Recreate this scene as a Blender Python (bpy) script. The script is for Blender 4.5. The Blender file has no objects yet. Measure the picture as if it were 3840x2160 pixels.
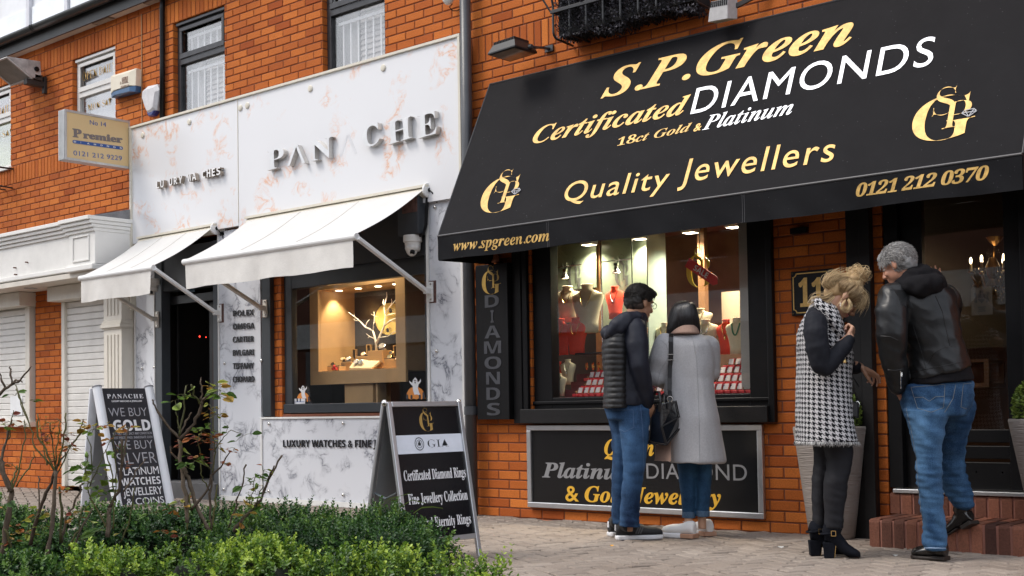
import bpy, bmesh, math, random
import numpy as np
from mathutils import Vector, Matrix, noise
from mathutils.bvhtree import BVHTree
random.seed(7); rng = np.random.default_rng(7)
S = bpy.context.scene
COL = S.collection
R = math.radians
# ------------------------------------------------------------------ camera
F, CX, CY = 4700.0, 1920.0, 1356.0          # in pixels of the 3840 x 2160 photograph
YAW, PITCH, ROLL = R(40.8), R(2.1), R(0.9)
CAM = Vector((7.00747903, -7.66835991, 0.88))
_d0 = Vector((-math.sin(YAW), math.cos(YAW), 0)); _r0 = Vector((math.cos(YAW), math.sin(YAW), 0)); _z = Vector((0, 0, 1))
_d = _d0*math.cos(PITCH) + _z*math.sin(PITCH); _u = -_d0*math.sin(PITCH) + _z*math.cos(PITCH)
_r = _r0*math.cos(ROLL) - _u*math.sin(ROLL); _uu = _r0*math.sin(ROLL) + _u*math.cos(ROLL)
cd = bpy.data.cameras.new('camera'); cam = bpy.data.objects.new('camera', cd); COL.objects.link(cam)
cd.sensor_width = 36; cd.lens = 36*F/3840; cd.shift_y = (CY-1080)/3840; cd.clip_end = 500; cd.clip_start = .05
m = Matrix((_r, _uu, -_d)).transposed().to_4x4(); m.translation = CAM; cam.matrix_world = m
S.camera = cam
# ------------------------------------------------------------------ world, sun, exposure
SUN_EL, SUN_AZ = R(52), R(-38)              # sun in front of the facade, to its left
W_ = bpy.data.worlds.new("World"); S.world = W_; W_.use_nodes = True
nt = W_.node_tree; bg = nt.nodes['Background']; bg.inputs[1].default_value = .15
sky = nt.nodes.new('ShaderNodeTexSky'); sky.sky_type = 'NISHITA'; sky.sun_disc = False
sky.sun_elevation = SUN_EL; sky.sun_rotation = R(180)+SUN_AZ*-1; sky.air_density = 1.0; sky.dust_density = 3.0
tc = nt.nodes.new('ShaderNodeTexCoord'); mp = nt.nodes.new('ShaderNodeMapping'); mp.inputs['Scale'].default_value = (1, 1, 2.2)
ns = nt.nodes.new('ShaderNodeTexNoise'); ns.inputs['Scale'].default_value = 2.6; ns.inputs['Detail'].default_value = 7
rp = nt.nodes.new('ShaderNodeValToRGB'); rp.color_ramp.elements[0].position = .32; rp.color_ramp.elements[1].position = .55
mx = nt.nodes.new('ShaderNodeMixRGB'); mx.inputs[2].default_value = (9.0, 9.3, 9.9, 1)
nt.links.new(tc.outputs['Generated'], mp.inputs[0]); nt.links.new(mp.outputs[0], ns.inputs[0]); nt.links.new(ns.outputs[0], rp.inputs[0])
nt.links.new(rp.outputs[0], mx.inputs[0]); nt.links.new(sky.outputs[0], mx.inputs[1]); nt.links.new(mx.outputs[0], bg.inputs[0])
sl = bpy.data.lights.new('sun', 'SUN'); so = bpy.data.objects.new('sun', sl); COL.objects.link(so)
sl.energy = 1.45; sl.angle = R(20); sl.color = (1, .94, .86)
sd = Vector((math.sin(SUN_AZ)*math.cos(SUN_EL), -math.cos(SUN_AZ)*math.cos(SUN_EL), math.sin(SUN_EL)))   # towards the sun
so.rotation_euler = sd.to_track_quat('Z', 'Y').to_euler()
S.view_settings.view_transform = 'Standard'; S.view_settings.look = 'None'
S.view_settings.exposure = 0.35; S.view_settings.gamma = 1
S.cycles.use_denoising = True; S.cycles.max_bounces = 8; S.cycles.transparent_max_bounces = 24
S.cycles.caustics_reflective = False; S.cycles.caustics_refractive = False; S.cycles.sample_clamp_indirect = 4
# ------------------------------------------------------------------ pixel -> place
def ray(p): return _d + _r*((p[0]-CX)/F) - _uu*((p[1]-CY)/F)
def W(p, Y=0.0):
    v = ray(p); return CAM + v*((Y-CAM.y)/v.y)
def XP(p, X):
    v = ray(p); return CAM + v*((X-CAM.x)/v.x)
def G(p, Z=0.0):
    v = ray(p); return CAM + v*((Z-CAM.z)/v.z)
def PL(p, o, n):
    v = ray(p); o = Vector(o); n = Vector(n); return CAM + v*((o-CAM).dot(n)/v.dot(n))
def crop(ox, oy, s): return lambda x, y: (ox+x/s, oy+y/s)
a1 = crop(0, 0, 2.07); a2 = crop(900, 0, 2.07); a3 = crop(1800, 0, 2.07); a4 = crop(2800, 0, 2.0702)
b1 = crop(0, 700, 1.932); b2 = crop(900, 700, 1.932); b3 = crop(1800, 700, 1.932); b4 = crop(2800, 700, 1.9317)
c1 = crop(0, 1400, 1.907); c2 = crop(900, 1400, 1.907); c3 = crop(1800, 1400, 1.907); c4 = crop(2800, 1400, 1.9067)
V = Vector
# ------------------------------------------------------------------ materials
_M = {}
def nodes(m): return m.node_tree.nodes, m.node_tree.links
def mat(name, col, rough=.6, metal=0, var=.08, vs=6, bump=0, bs=60, spec=.5, coat=0, emit=None, es=0, sheen=0, alpha=None):
    if name in _M: return _M[name]
    m = bpy.data.materials.new(name); m.use_nodes = True; N, L = nodes(m); b = N['Principled BSDF']
    b.inputs['Roughness'].default_value = rough; b.inputs['Metallic'].default_value = metal
    b.inputs['Specular IOR Level'].default_value = spec; b.inputs['Coat Weight'].default_value = coat
    if sheen: b.inputs['Sheen Weight'].default_value = sheen
    c = (*col[:3], 1)
    b.inputs['Base Color'].default_value = c
    t = N.new('ShaderNodeTexCoord')
    if var:
        n = N.new('ShaderNodeTexNoise'); n.inputs['Scale'].default_value = vs; n.inputs['Detail'].default_value = 6; n.inputs['Roughness'].default_value = .65
        L.new(t.outputs['Object'], n.inputs[0])
        r = N.new('ShaderNodeValToRGB'); r.color_ramp.elements[0].position = .3; r.color_ramp.elements[1].position = .7
        r.color_ramp.elements[0].color = (*[x*(1-var) for x in col[:3]], 1); r.color_ramp.elements[1].color = (*[min(1, x*(1+var)) for x in col[:3]], 1)
        L.new(n.outputs[0], r.inputs[0]); L.new(r.outputs[0], b.inputs['Base Color'])
    if bump:
        n2 = N.new('ShaderNodeTexNoise'); n2.inputs['Scale'].default_value = bs; n2.inputs['Detail'].default_value = 4
        L.new(t.outputs['Object'], n2.inputs[0]); bp = N.new('ShaderNodeBump'); bp.inputs['Strength'].default_value = bump; bp.inputs['Distance'].default_value = .01
        L.new(n2.outputs[0], bp.inputs['Height']); L.new(bp.outputs[0], b.inputs['Normal'])
    if emit:
        b.inputs['Emission Color'].default_value = (*emit, 1); b.inputs['Emission Strength'].default_value = es
    _M[name] = m; return m
def tone_mat(name, lo, hi, rough=.85, bump=.5, bs=90, speck=0, attr='tone', spec=.3):
    """base colour runs from lo to hi with the mesh's own per-face tone, plus grain"""
    m = bpy.data.materials.new(name); m.use_nodes = True; N, L = nodes(m); b = N['Principled BSDF']; b.inputs['Roughness'].default_value = rough
    b.inputs['Specular IOR Level'].default_value = spec
    a = N.new('ShaderNodeAttribute'); a.attribute_name = attr
    r = N.new('ShaderNodeValToRGB'); r.color_ramp.elements[0].color = (*lo, 1); r.color_ramp.elements[1].color = (*hi, 1); L.new(a.outputs['Fac'], r.inputs[0])
    t = N.new('ShaderNodeTexCoord'); n = N.new('ShaderNodeTexNoise'); n.inputs['Scale'].default_value = bs; n.inputs['Detail'].default_value = 5; n.inputs['Roughness'].default_value = .7
    L.new(t.outputs['Object'], n.inputs[0])
    r2 = N.new('ShaderNodeValToRGB'); r2.color_ramp.elements[0].position = .3; r2.color_ramp.elements[1].position = .62
    r2.color_ramp.elements[0].color = (1-speck, 1-speck, 1-speck, 1); r2.color_ramp.elements[1].color = (1, 1, 1, 1); L.new(n.outputs[0], r2.inputs[0])
    x = N.new('ShaderNodeMixRGB'); x.blend_type = 'MULTIPLY'; x.inputs[0].default_value = 1; L.new(r.outputs[0], x.inputs[1]); L.new(r2.outputs[0], x.inputs[2])
    n3 = N.new('ShaderNodeTexNoise'); n3.inputs['Scale'].default_value = 1.3; n3.inputs['Detail'].default_value = 5; L.new(t.outputs['Object'], n3.inputs[0])
    r3 = N.new('ShaderNodeValToRGB'); r3.color_ramp.elements[0].position = .35; r3.color_ramp.elements[1].position = .65
    r3.color_ramp.elements[0].color = (.84, .82, .8, 1); r3.color_ramp.elements[1].color = (1, 1, 1, 1); L.new(n3.outputs[0], r3.inputs[0])
    x2 = N.new('ShaderNodeMixRGB'); x2.blend_type = 'MULTIPLY'; x2.inputs[0].default_value = 1; L.new(x.outputs[0], x2.inputs[1]); L.new(r3.outputs[0], x2.inputs[2])
    L.new(x2.outputs[0], b.inputs['Base Color'])
    bp = N.new('ShaderNodeBump'); bp.inputs['Strength'].default_value = bump; bp.inputs['Distance'].default_value = .006; L.new(n.outputs[0], bp.inputs['Height']); L.new(bp.outputs[0], b.inputs['Normal'])
    _M[name] = m; return m
def glass(name, tint=(1, 1, 1), refl=1.0, haze=0):
    if name in _M: return _M[name]
    m = bpy.data.materials.new(name); m.use_nodes = True; N, L = nodes(m); N.remove(N['Principled BSDF'])
    tr = N.new('ShaderNodeBsdfTransparent'); tr.inputs[0].default_value = (*tint, 1)
    gl = N.new('ShaderNodeBsdfGlossy'); gl.inputs['Roughness'].default_value = .01
    lw = N.new('ShaderNodeLayerWeight'); pw = N.new('ShaderNodeMath'); pw.operation = 'POWER'; pw.inputs[1].default_value = 5; L.new(lw.outputs['Facing'], pw.inputs[0])
    fr = N.new('ShaderNodeMath'); fr.operation = 'MULTIPLY_ADD'; fr.inputs[1].default_value = .96; fr.inputs[2].default_value = .04; L.new(pw.outputs[0], fr.inputs[0])
    mu = N.new('ShaderNodeMath'); mu.operation = 'MULTIPLY'; mu.inputs[1].default_value = refl; mu.use_clamp = True
    mi = N.new('ShaderNodeMixShader'); L.new(fr.outputs[0], mu.inputs[0]); L.new(mu.outputs[0], mi.inputs[0])
    L.new(tr.outputs[0], mi.inputs[1]); L.new(gl.outputs[0], mi.inputs[2]); L.new(mi.outputs[0], N['Material Output'].inputs[0])
    _M[name] = m; return m
def emit_mat(name, col, s):
    if name in _M: return _M[name]
    m = bpy.data.materials.new(name); m.use_nodes = True; N, L = nodes(m); b = N['Principled BSDF']
    b.inputs['Base Color'].default_value = (*col, 1); b.inputs['Emission Color'].default_value = (*col, 1); b.inputs['Emission Strength'].default_value = s
    _M[name] = m; return m
def marble(name, base, vein, scale, lo, hi, patch=.5, rough=.12):
    m = bpy.data.materials.new(name); m.use_nodes = True; N, L = nodes(m); b = N['Principled BSDF']; b.inputs['Roughness'].default_value = rough
    t = N.new('ShaderNodeTexCoord'); w = N.new('ShaderNodeTexNoise'); w.inputs['Scale'].default_value = scale; w.inputs['Detail'].default_value = 8; w.inputs['Roughness'].default_value = .6; w.inputs['Distortion'].default_value = .6
    L.new(t.outputs['Object'], w.inputs[0])
    s1 = N.new('ShaderNodeMath'); s1.operation = 'SUBTRACT'; s1.inputs[1].default_value = .5; L.new(w.outputs[0], s1.inputs[0])
    ab = N.new('ShaderNodeMath'); ab.operation = 'ABSOLUTE'; L.new(s1.outputs[0], ab.inputs[0])
    r = N.new('ShaderNodeValToRGB'); r.color_ramp.elements[0].position = 0; r.color_ramp.elements[0].color = (1, 1, 1, 1)
    r.color_ramp.elements[1].position = hi; r.color_ramp.elements[1].color = (0, 0, 0, 1); e = r.color_ramp.elements.new(lo); e.color = (.35, .35, .35, 1)
    L.new(ab.outputs[0], r.inputs[0])
    n2 = N.new('ShaderNodeTexNoise'); n2.inputs['Scale'].default_value = scale*.62; n2.inputs['Detail'].default_value = 3
    mp_ = N.new('ShaderNodeMapping'); mp_.inputs['Location'].default_value = (3, 7, 1); L.new(t.outputs['Object'], mp_.inputs[0]); L.new(mp_.outputs[0], n2.inputs[0])
    r2 = N.new('ShaderNodeValToRGB'); r2.color_ramp.elements[0].position = patch; r2.color_ramp.elements[1].position = patch+.13; L.new(n2.outputs[0], r2.inputs[0])
    mu = N.new('ShaderNodeMath'); mu.operation = 'MULTIPLY'; L.new(r.outputs[0], mu.inputs[0]); L.new(r2.outputs[0], mu.inputs[1])
    x = N.new('ShaderNodeMixRGB'); x.inputs[1].default_value = (*base, 1); x.inputs[2].default_value = (*vein, 1); L.new(mu.outputs[0], x.inputs[0]); L.new(x.outputs[0], b.inputs['Base Color'])
    _M[name] = m; return m
# ------------------------------------------------------------------ meshes
class MB:
    def __init__(s): s.v = []; s.f = []; s.t = []
    def add(s, vs, fs, tone=None):
        k = len(s.v); s.v += [tuple(p) for p in vs]; s.f += [tuple(i+k for i in f) for f in fs]; s.t += [tone if tone is not None else .5]*len(fs); return s
    def box(s, lo, hi, tone=None):
        (x0, y0, z0), (x1, y1, z1) = [(min(a, b)) for a, b in zip(lo, hi)], [max(a, b) for a, b in zip(lo, hi)]
        vs = [(x0, y0, z0), (x1, y0, z0), (x1, y1, z0), (x0, y1, z0), (x0, y0, z1), (x1, y0, z1), (x1, y1, z1), (x0, y1, z1)]
        return s.add(vs, [(0, 3, 2, 1), (4, 5, 6, 7), (0, 1, 5, 4), (1, 2, 6, 5), (2, 3, 7, 6), (3, 0, 4, 7)], tone)
    def obox(s, c, ax, ay, az, tone=None):          # centre and three half-axis vectors
        c, ax, ay, az = V(c), V(ax), V(ay), V(az)
        vs = [c+ax*i+ay*j+az*k for k in (-1, 1) for i, j in ((-1, -1), (1, -1), (1, 1), (-1, 1))]
        return s.add(vs, [(0, 3, 2, 1), (4, 5, 6, 7), (0, 1, 5, 4), (1, 2, 6, 5), (2, 3, 7, 6), (3, 0, 4, 7)], tone)
    def bar(s, a, b, w, h, up=(0, 0, 1), tone=None):  # rectangular bar between two points
        a, b = V(a), V(b); d = (b-a); u = V(up); x = d.cross(u).normalized(); y = x.cross(d).normalized()
        return s.obox((a+b)/2, x*w/2, d/2, y*h/2, tone)
    def prism(s, poly, d, tone=None):               # planar polygon (points) pushed along vector d
        n = len(poly); d = V(d); p = [V(q) for q in poly]
        return s.add(p+[q+d for q in p], [tuple(range(n))[::-1], tuple(range(n, 2*n))]+[(i, (i+1) % n, n+(i+1) % n, n+i) for i in range(n)], tone)
    def tube(s, path, r, n=8, cap=True, tone=None):
        P = [V(p) for p in path]; rs = r if isinstance(r, (list, tuple)) else [r]*len(P); vs = []; fs = []; prev = None
        for i, p in enumerate(P):
            d = (P[min(i+1, len(P)-1)]-P[max(i-1, 0)]).normalized()
            if prev is None: x = d.orthogonal().normalized()
            else:
                x = prev-d*prev.dot(d); x = x.normalized() if x.length > 1e-6 else d.orthogonal().normalized()
            prev = x; y = d.cross(x)
            vs += [p+(x*math.cos(a)+y*math.sin(a))*rs[i] for a in [2*math.pi*k/n for k in range(n)]]
        for i in range(len(P)-1):
            fs += [(i*n+k, i*n+(k+1) % n, (i+1)*n+(k+1) % n, (i+1)*n+k) for k in range(n)]
        if cap: fs += [tuple(range(n))[::-1], tuple(range((len(P)-1)*n, len(P)*n))]
        return s.add(vs, fs, tone)
    def lathe(s, prof, c=(0, 0, 0), n=24, axis=(0, 0, 1), cap=True, tone=None):   # prof: (radius, height)
        a = V(axis).normalized(); x = a.orthogonal().normalized(); y = a.cross(x); c = V(c); vs = []; fs = []
        for r_, h in prof: vs += [c+a*h+(x*math.cos(2*math.pi*k/n)+y*math.sin(2*math.pi*k/n))*r_ for k in range(n)]
        for i in range(len(prof)-1): fs += [(i*n+k, i*n+(k+1) % n, (i+1)*n+(k+1) % n, (i+1)*n+k) for k in range(n)]
        if cap: fs += [tuple(range(n))[::-1], tuple(range((len(prof)-1)*n, len(prof)*n))]
        return s.add(vs, fs, tone)
    def loft(s, rings, cap=True, tone=None):
        n = len(rings[0]); vs = [p for r_ in rings for p in r_]; fs = []
        for i in range(len(rings)-1): fs += [(i*n+k, i*n+(k+1) % n, (i+1)*n+(k+1) % n, (i+1)*n+k) for k in range(n)]
        if cap: fs += [tuple(range(n))[::-1], tuple(range((len(rings)-1)*n, len(rings)*n))]
        return s.add(vs, fs, tone)
    def ell(s, c, rx, ry, rz, ax=None, n=16, m_=10, tone=None):
        c = V(c); A = ax or (V((1, 0, 0)), V((0, 1, 0)), V((0, 0, 1))); rings = []
        for i in range(m_+1):
            t = math.pi*i/m_; sn, cs = max(math.sin(t), .02), -math.cos(t)
            rings.append([c+A[0]*rx*sn*math.cos(2*math.pi*k/n)+A[1]*ry*sn*math.sin(2*math.pi*k/n)+A[2]*rz*cs for k in range(n)])
        return s.loft(rings, tone=tone)
    def build(s, name, m, parent=None, smooth=False, bevel=0, seg=2, tone=False):
        off = wloc(parent); me = bpy.data.meshes.new(name)
        me.from_pydata([(p[0]-off.x, p[1]-off.y, p[2]-off.z) for p in s.v], [], s.f); me.validate(); me.update()
        if m: me.materials.append(m)
        if tone:
            at = me.attributes.new('tone', 'FLOAT', 'FACE'); at.data.foreach_set('value', s.t[:len(me.polygons)])
        if smooth: me.shade_smooth()
        o = bpy.data.objects.new(name, me); COL.objects.link(o); o.parent = parent
        if bevel:
            bv = o.modifiers.new('bevel', 'BEVEL'); bv.width = bevel; bv.segments = seg; bv.limit_method = 'ANGLE'; bv.angle_limit = R(40)
        return o
class LMB(MB):
    """lettering: every line or letter set becomes a mesh of its own"""
    def __init__(s): super().__init__(); s.seg = []
    def mark(s): s.seg.append((len(s.v), len(s.f)))
    def build(s, name, m, parent=None, **k):
        o = None; ends = s.seg+[(len(s.v), len(s.f))]
        if s.seg and s.seg[0][1] > 0: ends = [(0, 0)]+ends
        for (v0, f0), (v1, f1) in zip(ends[:-1], ends[1:]):
            q = MB(); q.v = s.v[v0:v1]; q.f = [tuple(i-v0 for i in f) for f in s.f[f0:f1]]; q.t = s.t[f0:f1]; o = q.build(name, m, parent, **k)
        return o
def wloc(o):
    l = V((0, 0, 0))
    while o: l += o.location; o = o.parent
    return l
def tag(o, label=None, cat=None, group=None, kind=None):
    if label: o['label'] = label
    if cat: o['category'] = cat
    if group: o['group'] = group
    if kind: o['kind'] = kind
    return o
def thing(name, label, cat, loc=(0, 0, 0), group=None):
    o = bpy.data.objects.new(name, None); COL.objects.link(o); o.location = loc; o.empty_display_size = .1
    return tag(o, label, cat, group)
def copy_tree(o, parent=None):
    c = o.copy(); COL.objects.link(c); c.parent = parent
    for ch in o.children: copy_tree(ch, c)
    return c
def raw(name, v, f, m, parent=None, smooth=True, tone=None):     # numpy arrays -> mesh object (all faces quads or all tris)
    off = wloc(parent); v = np.asarray(v, np.float32)-np.array(off, np.float32); f = np.asarray(f, np.int32)
    me = bpy.data.meshes.new(name); k = f.shape[1]
    me.vertices.add(len(v)); me.vertices.foreach_set('co', v.ravel()); me.loops.add(f.size); me.loops.foreach_set('vertex_index', f.ravel())
    me.polygons.add(len(f)); me.polygons.foreach_set('loop_start', np.arange(0, f.size, k, dtype=np.int32)); me.update(calc_edges=True)
    if tone is not None:
        at = me.attributes.new('tone', 'FLOAT', 'FACE'); at.data.foreach_set('value', np.asarray(tone, np.float32))
    if m: me.materials.append(m)
    if smooth: me.shade_smooth()
    o = bpy.data.objects.new(name, me); COL.objects.link(o); o.parent = parent; return o
# ------------------------------------------------------------------ lettering
_ST = {'bold': (0x1d5d4, 0x1d5ee, 0x1d7ec), 'thin': (0x1d5a0, 0x1d5ba, 0x1d7e2), 'serif': (0x1d400, 0x1d41a, 0x1d7ce), 'italic': (0x1d468, 0x1d482, 0x1d7ce)}
def styled(s, st):
    if st not in _ST: return s
    U, L_, D = _ST[st]; out = ''
    for ch in s:
        if 'A' <= ch <= 'Z': out += chr(U+ord(ch)-65)
        elif 'a' <= ch <= 'z': out += chr(L_+ord(ch)-97)
        elif '0' <= ch <= '9': out += chr(D+ord(ch)-48)
        else: out += ch
    return out
def glyphs(s, st='plain', shear=0, offset=0, space=1):
    c = bpy.data.curves.new('t', 'FONT'); c.body = styled(s, st); c.size = 1; c.shear = shear; c.offset = offset; c.extrude = .5; c.space_character = space; c.resolution_u = 5
    o = bpy.data.objects.new('t', c); COL.objects.link(o); dg = bpy.context.evaluated_depsgraph_get(); me = bpy.data.meshes.new_from_object(o.evaluated_get(dg))
    v = np.array([p.co[:] for p in me.vertices]); f = [tuple(p.vertices) for p in me.polygons]
    bpy.data.objects.remove(o); bpy.data.curves.remove(c); bpy.data.meshes.remove(me); return v, f
def letter(mb, s, O, ux, uy, width, height, ext=.002, st='plain', shear=0, offset=0, space=1, lift=0):
    """put text in the plane (ux, uy): first ink at O on the baseline, `width` wide; `height` = ink height above the baseline"""
    v, f = glyphs(s, st, shear, offset, space); x0, x1 = v[:, 0].min(), v[:, 0].max(); h = v[:, 1].max()
    ux, uy = V(ux).normalized(), V(uy).normalized(); n = ux.cross(uy); sx = width/(x1-x0); sy = height/h if height else sx
    if isinstance(mb, LMB): mb.mark()
    P = [V(O)+ux*((p[0]-x0)*sx)+uy*(p[1]*sy)+n*((p[2]+.5)*ext+lift) for p in v]
    return mb.add(P, f)
def letter_px(mb, s, fn, pl, pr, pt, **k):
    """baseline runs from pixel pl to pixel pr on the surface fn; the tops reach the level of pixel pt"""
    a, b = fn(pl), fn(pr); ux = (b-a).normalized(); n = k.pop('n'); n = V(n).normalized(); uy = n.cross(ux).normalized()
    return letter(mb, s, a, ux, uy, (b-a).length, abs((fn(pt)-a).dot(uy)), **k)
def monogram(mb, O, ux, uy, w, h, ext=.002):
    letter(mb, 'G', V(O), ux, uy, w, h*.84, ext, 'serif', 0, -.020)
    letter(mb, 'S', V(O)+V(ux)*w*.30+V(uy)*h*.47, ux, uy, w*.34, h*.53, ext, 'serif', 0, -.027, lift=ext*.3)
    letter(mb, 'P', V(O)+V(ux)*w*.50+V(uy)*h*.20, ux, uy, w*.42, h*.50, ext, 'serif', 0, -.025, lift=ext*.6)
# ------------------------------------------------------------------ shared materials
BRICK = tone_mat('brick', (.42, .088, .015), (.76, .225, .040), .85, .55, 110, .38)
MORTAR = mat('mortar', (.20, .072, .04), .95, var=.15, vs=20, bump=.3, bs=120)
M_BLACK = mat('black_paint', (.006, .006, .007), .4, var=.2, bump=.05, bs=200, spec=.25)
M_BLACKWOOD = mat('black_wood', (.009, .0085, .009), .5, var=.25, bump=.15, bs=80, spec=.3)
M_DKGREY = mat('dark_grey_metal', (.045, .05, .058), .38, var=.15)
M_WHITE = mat('white_paint', (.78, .77, .74), .5, var=.05, vs=3, bump=.05, bs=150)
M_CREAM = mat('cream_trim', (.68, .64, .54), .45, var=.06)
M_ALU = mat('aluminium', (.62, .63, .65), .34, metal=.85, var=.06, vs=15)
M_STEEL = mat('steel', (.7, .69, .66), .22, metal=1, var=.1)
M_GOLD = mat('gold_leaf', (.63, .40, .12), .5, metal=.2, var=.3, vs=22)
M_GOLDFLAT = mat('gold_vinyl', (.78, .47, .09), .5, var=.05)
M_SILVERTXT = mat('silver_leaf', (.66, .69, .74), .4, metal=.2, var=.14, vs=22)
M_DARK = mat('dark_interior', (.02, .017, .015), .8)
GLASS = glass('window_glass', refl=1.25)
GLASS_UP = glass('upper_window_glass', refl=3.2)
# ------------------------------------------------------------------ ground
def big_sheet(name, x0, x1, y0, y1, z, m, kind='structure'):
    o = MB().add([(x0, y0, z), (x1, y0, z), (x1, y1, z), (x0, y1, z)], [(0, 1, 2, 3)]).build(name, m); return tag(o, kind=kind)
big_sheet('ground', -300, 300, -300, 300, -.034, mat('joint_sand', (.022, .019, .015), .95, var=.25, vs=8, bump=.4, bs=90))
PAVER = tone_mat('paver', (.25, .207, .175), (.44, .375, .32), .9, .5, 170, .40)
def pavement():
    mb = MB(); A = R(64); ex = V((math.cos(A), math.sin(A), 0)); ey = V((-math.sin(A), math.cos(A), 0)); w = .1; g = .0075; b = .006
    def pav(u0, v0, du, dv):
        c = ex*(u0+du/2)+ey*(v0+dv/2)+V((1.5, -1.2, 0))
        if not (-10.5 < c.x < 7.2 and -5.6 < c.y < .02): return
        if (c.x > 3.56 and c.y > -.02): return
        t = random.gauss(.5, .11); dz = random.gauss(0, .0012)
        tx, ty = random.gauss(0, .0012), random.gauss(0, .0012)
        ring = []
        for ins, z in ((g, -.03), (g, -b), (g+b, 0)):
            hu, hv = du/2-ins, dv/2-ins
            ring.append([c+ex*i*hu+ey*j*hv+V((0, 0, z+dz+tx*i+ty*j)) for i, j in ((-1, -1), (1, -1), (1, 1), (-1, 1))])
        vs = ring[0]+ring[1]+ring[2]
        mb.add(vs, [(k, (k+1) % 4, 4+(k+1) % 4, 4+k) for k in range(4)]+[(4+k, 4+(k+1) % 4, 8+(k+1) % 4, 8+k) for k in range(4)]+[(8, 9, 10, 11)], max(0, min(1, t)))
    for i in range(-130, 130):
        for j in range(-130, 130):
            k = (i-j) % 4
            if k == 0: pav(i*w, j*w, 2*w, w)
            elif k == 2: pav(i*w, j*w, w, 2*w) if False else None
            if k == 3: pav(i*w, j*w, w, 2*w)
    o = mb.build('pavement', PAVER, tone=True); tag(o, kind='structure')
pavement()
# ------------------------------------------------------------------ brick terrace
house = thing('brick_terrace', 'long orange brick terrace carrying the shopfronts, sash windows above and dark gutter', 'building', (0, .3, 0))
OPEN = [(-8.75, -7.80, 3.97, 5.02), (-6.325, -5.43, 3.97, 5.02), (-4.30, -3.41, 3.97, 5.02), (-1.89, -1.055, 3.97, 5.02),   # upstairs
        (-9.6, -7.20, .74, 2.23), (-6.51, -5.60, -.1, 2.23),                # shuttered shop
        (-4.62, -3.47, -.1, 2.70), (-2.53, -.55, .86, 2.70),               # watch shop door, window
        (.60, 2.735, .76, 2.75), (3.565, 4.60, -.1, 2.75)]                  # jeweller window, door
BANDS = [(3.745, 3.97), (5.02, 5.245)]
def brick(mb, x0, x1, z0, z1, t, y0=0.0, dep=.105):
    g = .005; b = .004; x0 += g; x1 -= g; z0 += g; z1 -= g
    if x1-x0 < .012 or z1-z0 < .012: return
    y0 += random.gauss(0, .0008)
    vs = []
    for ins, y in ((0, y0+dep), (0, y0+b), (b, y0)):
        vs += [(x0+ins, y, z0+ins), (x1-ins, y, z0+ins), (x1-ins, y, z1-ins), (x0+ins, y, z1-ins)]
    mb.add(vs, [(k, (k+1) % 4, 4+(k+1) % 4, 4+k) for k in range(4)]+[(4+k, 4+(k+1) % 4, 8+(k+1) % 4, 8+k) for k in range(4)]+[(8, 9, 10, 11)], t)
def brickwork(x0, x1, z0, z1):
    mb = MB(); rows = []; z = 5.245
    while z < z1-1e-4: rows.append((z, min(z+.075, z1), 0)); z += .075
    for b in BANDS: rows.append((b[0], b[1], 1))
    z = 5.02
    while z > 3.98: rows.append((max(z-.075, 3.97), z, 0)); z -= .075
    z = 3.745
    while z > z0+1e-4: rows.append((z-.075, z, 0)); z -= .075
    for (za, zb, sold) in rows:
        k = round((zb-3.745)/.075); step = .075 if sold else .225; off = 0 if sold or k % 2 else .1125
        cuts = sorted([(o[0], o[1]) for o in OPEN if o[2] < zb-.02 and o[3] > za+.02]); spans = []; x = x0
        for a, b in cuts:
            if a > x: spans.append((x, a))
            x = max(x, b)
        if x < x1: spans.append((x, x1))
        for a, b in spans:
            i = math.floor((a-off)/step)
            while i*step+off < b:
                p, q = max(a, i*step+off), min(b, (i+1)*step+off)
                t = min(1, max(0, random.gauss(.52, .2)+(-.3 if random.random() < .05 else 0)))
                if q-p > .02: brick(mb, p, q, za, zb, t)
                i += 1
    return mb
wall = brickwork(-10.5, 7.0, -.08, 5.32).build('wall', BRICK, house, tone=True)
def mortar():
    mb = MB(); e = .009
    op = [(a-e if True else a, b+e, c-e, d+e) for a, b, c, d in OPEN]
    xs = sorted({-10.5, 7.0, *[o[0] for o in op], *[o[1] for o in op]}); zs = sorted({-.1, 5.32, *[o[2] for o in op if o[2] > -.1], *[o[3] for o in op]})
    for i in range(len(xs)-1):
        for j in range(len(zs)-1):
            cx, cz = (xs[i]+xs[i+1])/2, (zs[j]+zs[j+1])/2
            if any(o[0] < cx < o[1] and o[2] < cz < o[3] for o in op): continue
            mb.box((xs[i], .007, zs[j]), (xs[i+1], .11, zs[j+1]))
    return mb
mortar().build('mortar_bed', MORTAR, house)
# inner leaf behind, so that rooms are dark, with the same openings
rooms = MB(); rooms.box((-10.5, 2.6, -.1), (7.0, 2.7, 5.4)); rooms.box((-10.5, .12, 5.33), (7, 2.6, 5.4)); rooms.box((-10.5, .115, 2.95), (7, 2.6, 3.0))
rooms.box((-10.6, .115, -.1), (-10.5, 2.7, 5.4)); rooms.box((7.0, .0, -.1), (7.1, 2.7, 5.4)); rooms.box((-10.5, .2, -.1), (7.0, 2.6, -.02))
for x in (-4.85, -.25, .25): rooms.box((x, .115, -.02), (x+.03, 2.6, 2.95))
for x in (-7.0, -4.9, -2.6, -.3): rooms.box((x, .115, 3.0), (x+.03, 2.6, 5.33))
rooms.build('inner_walls', mat('inner_wall', (.05, .042, .036), .9), house)
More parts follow.
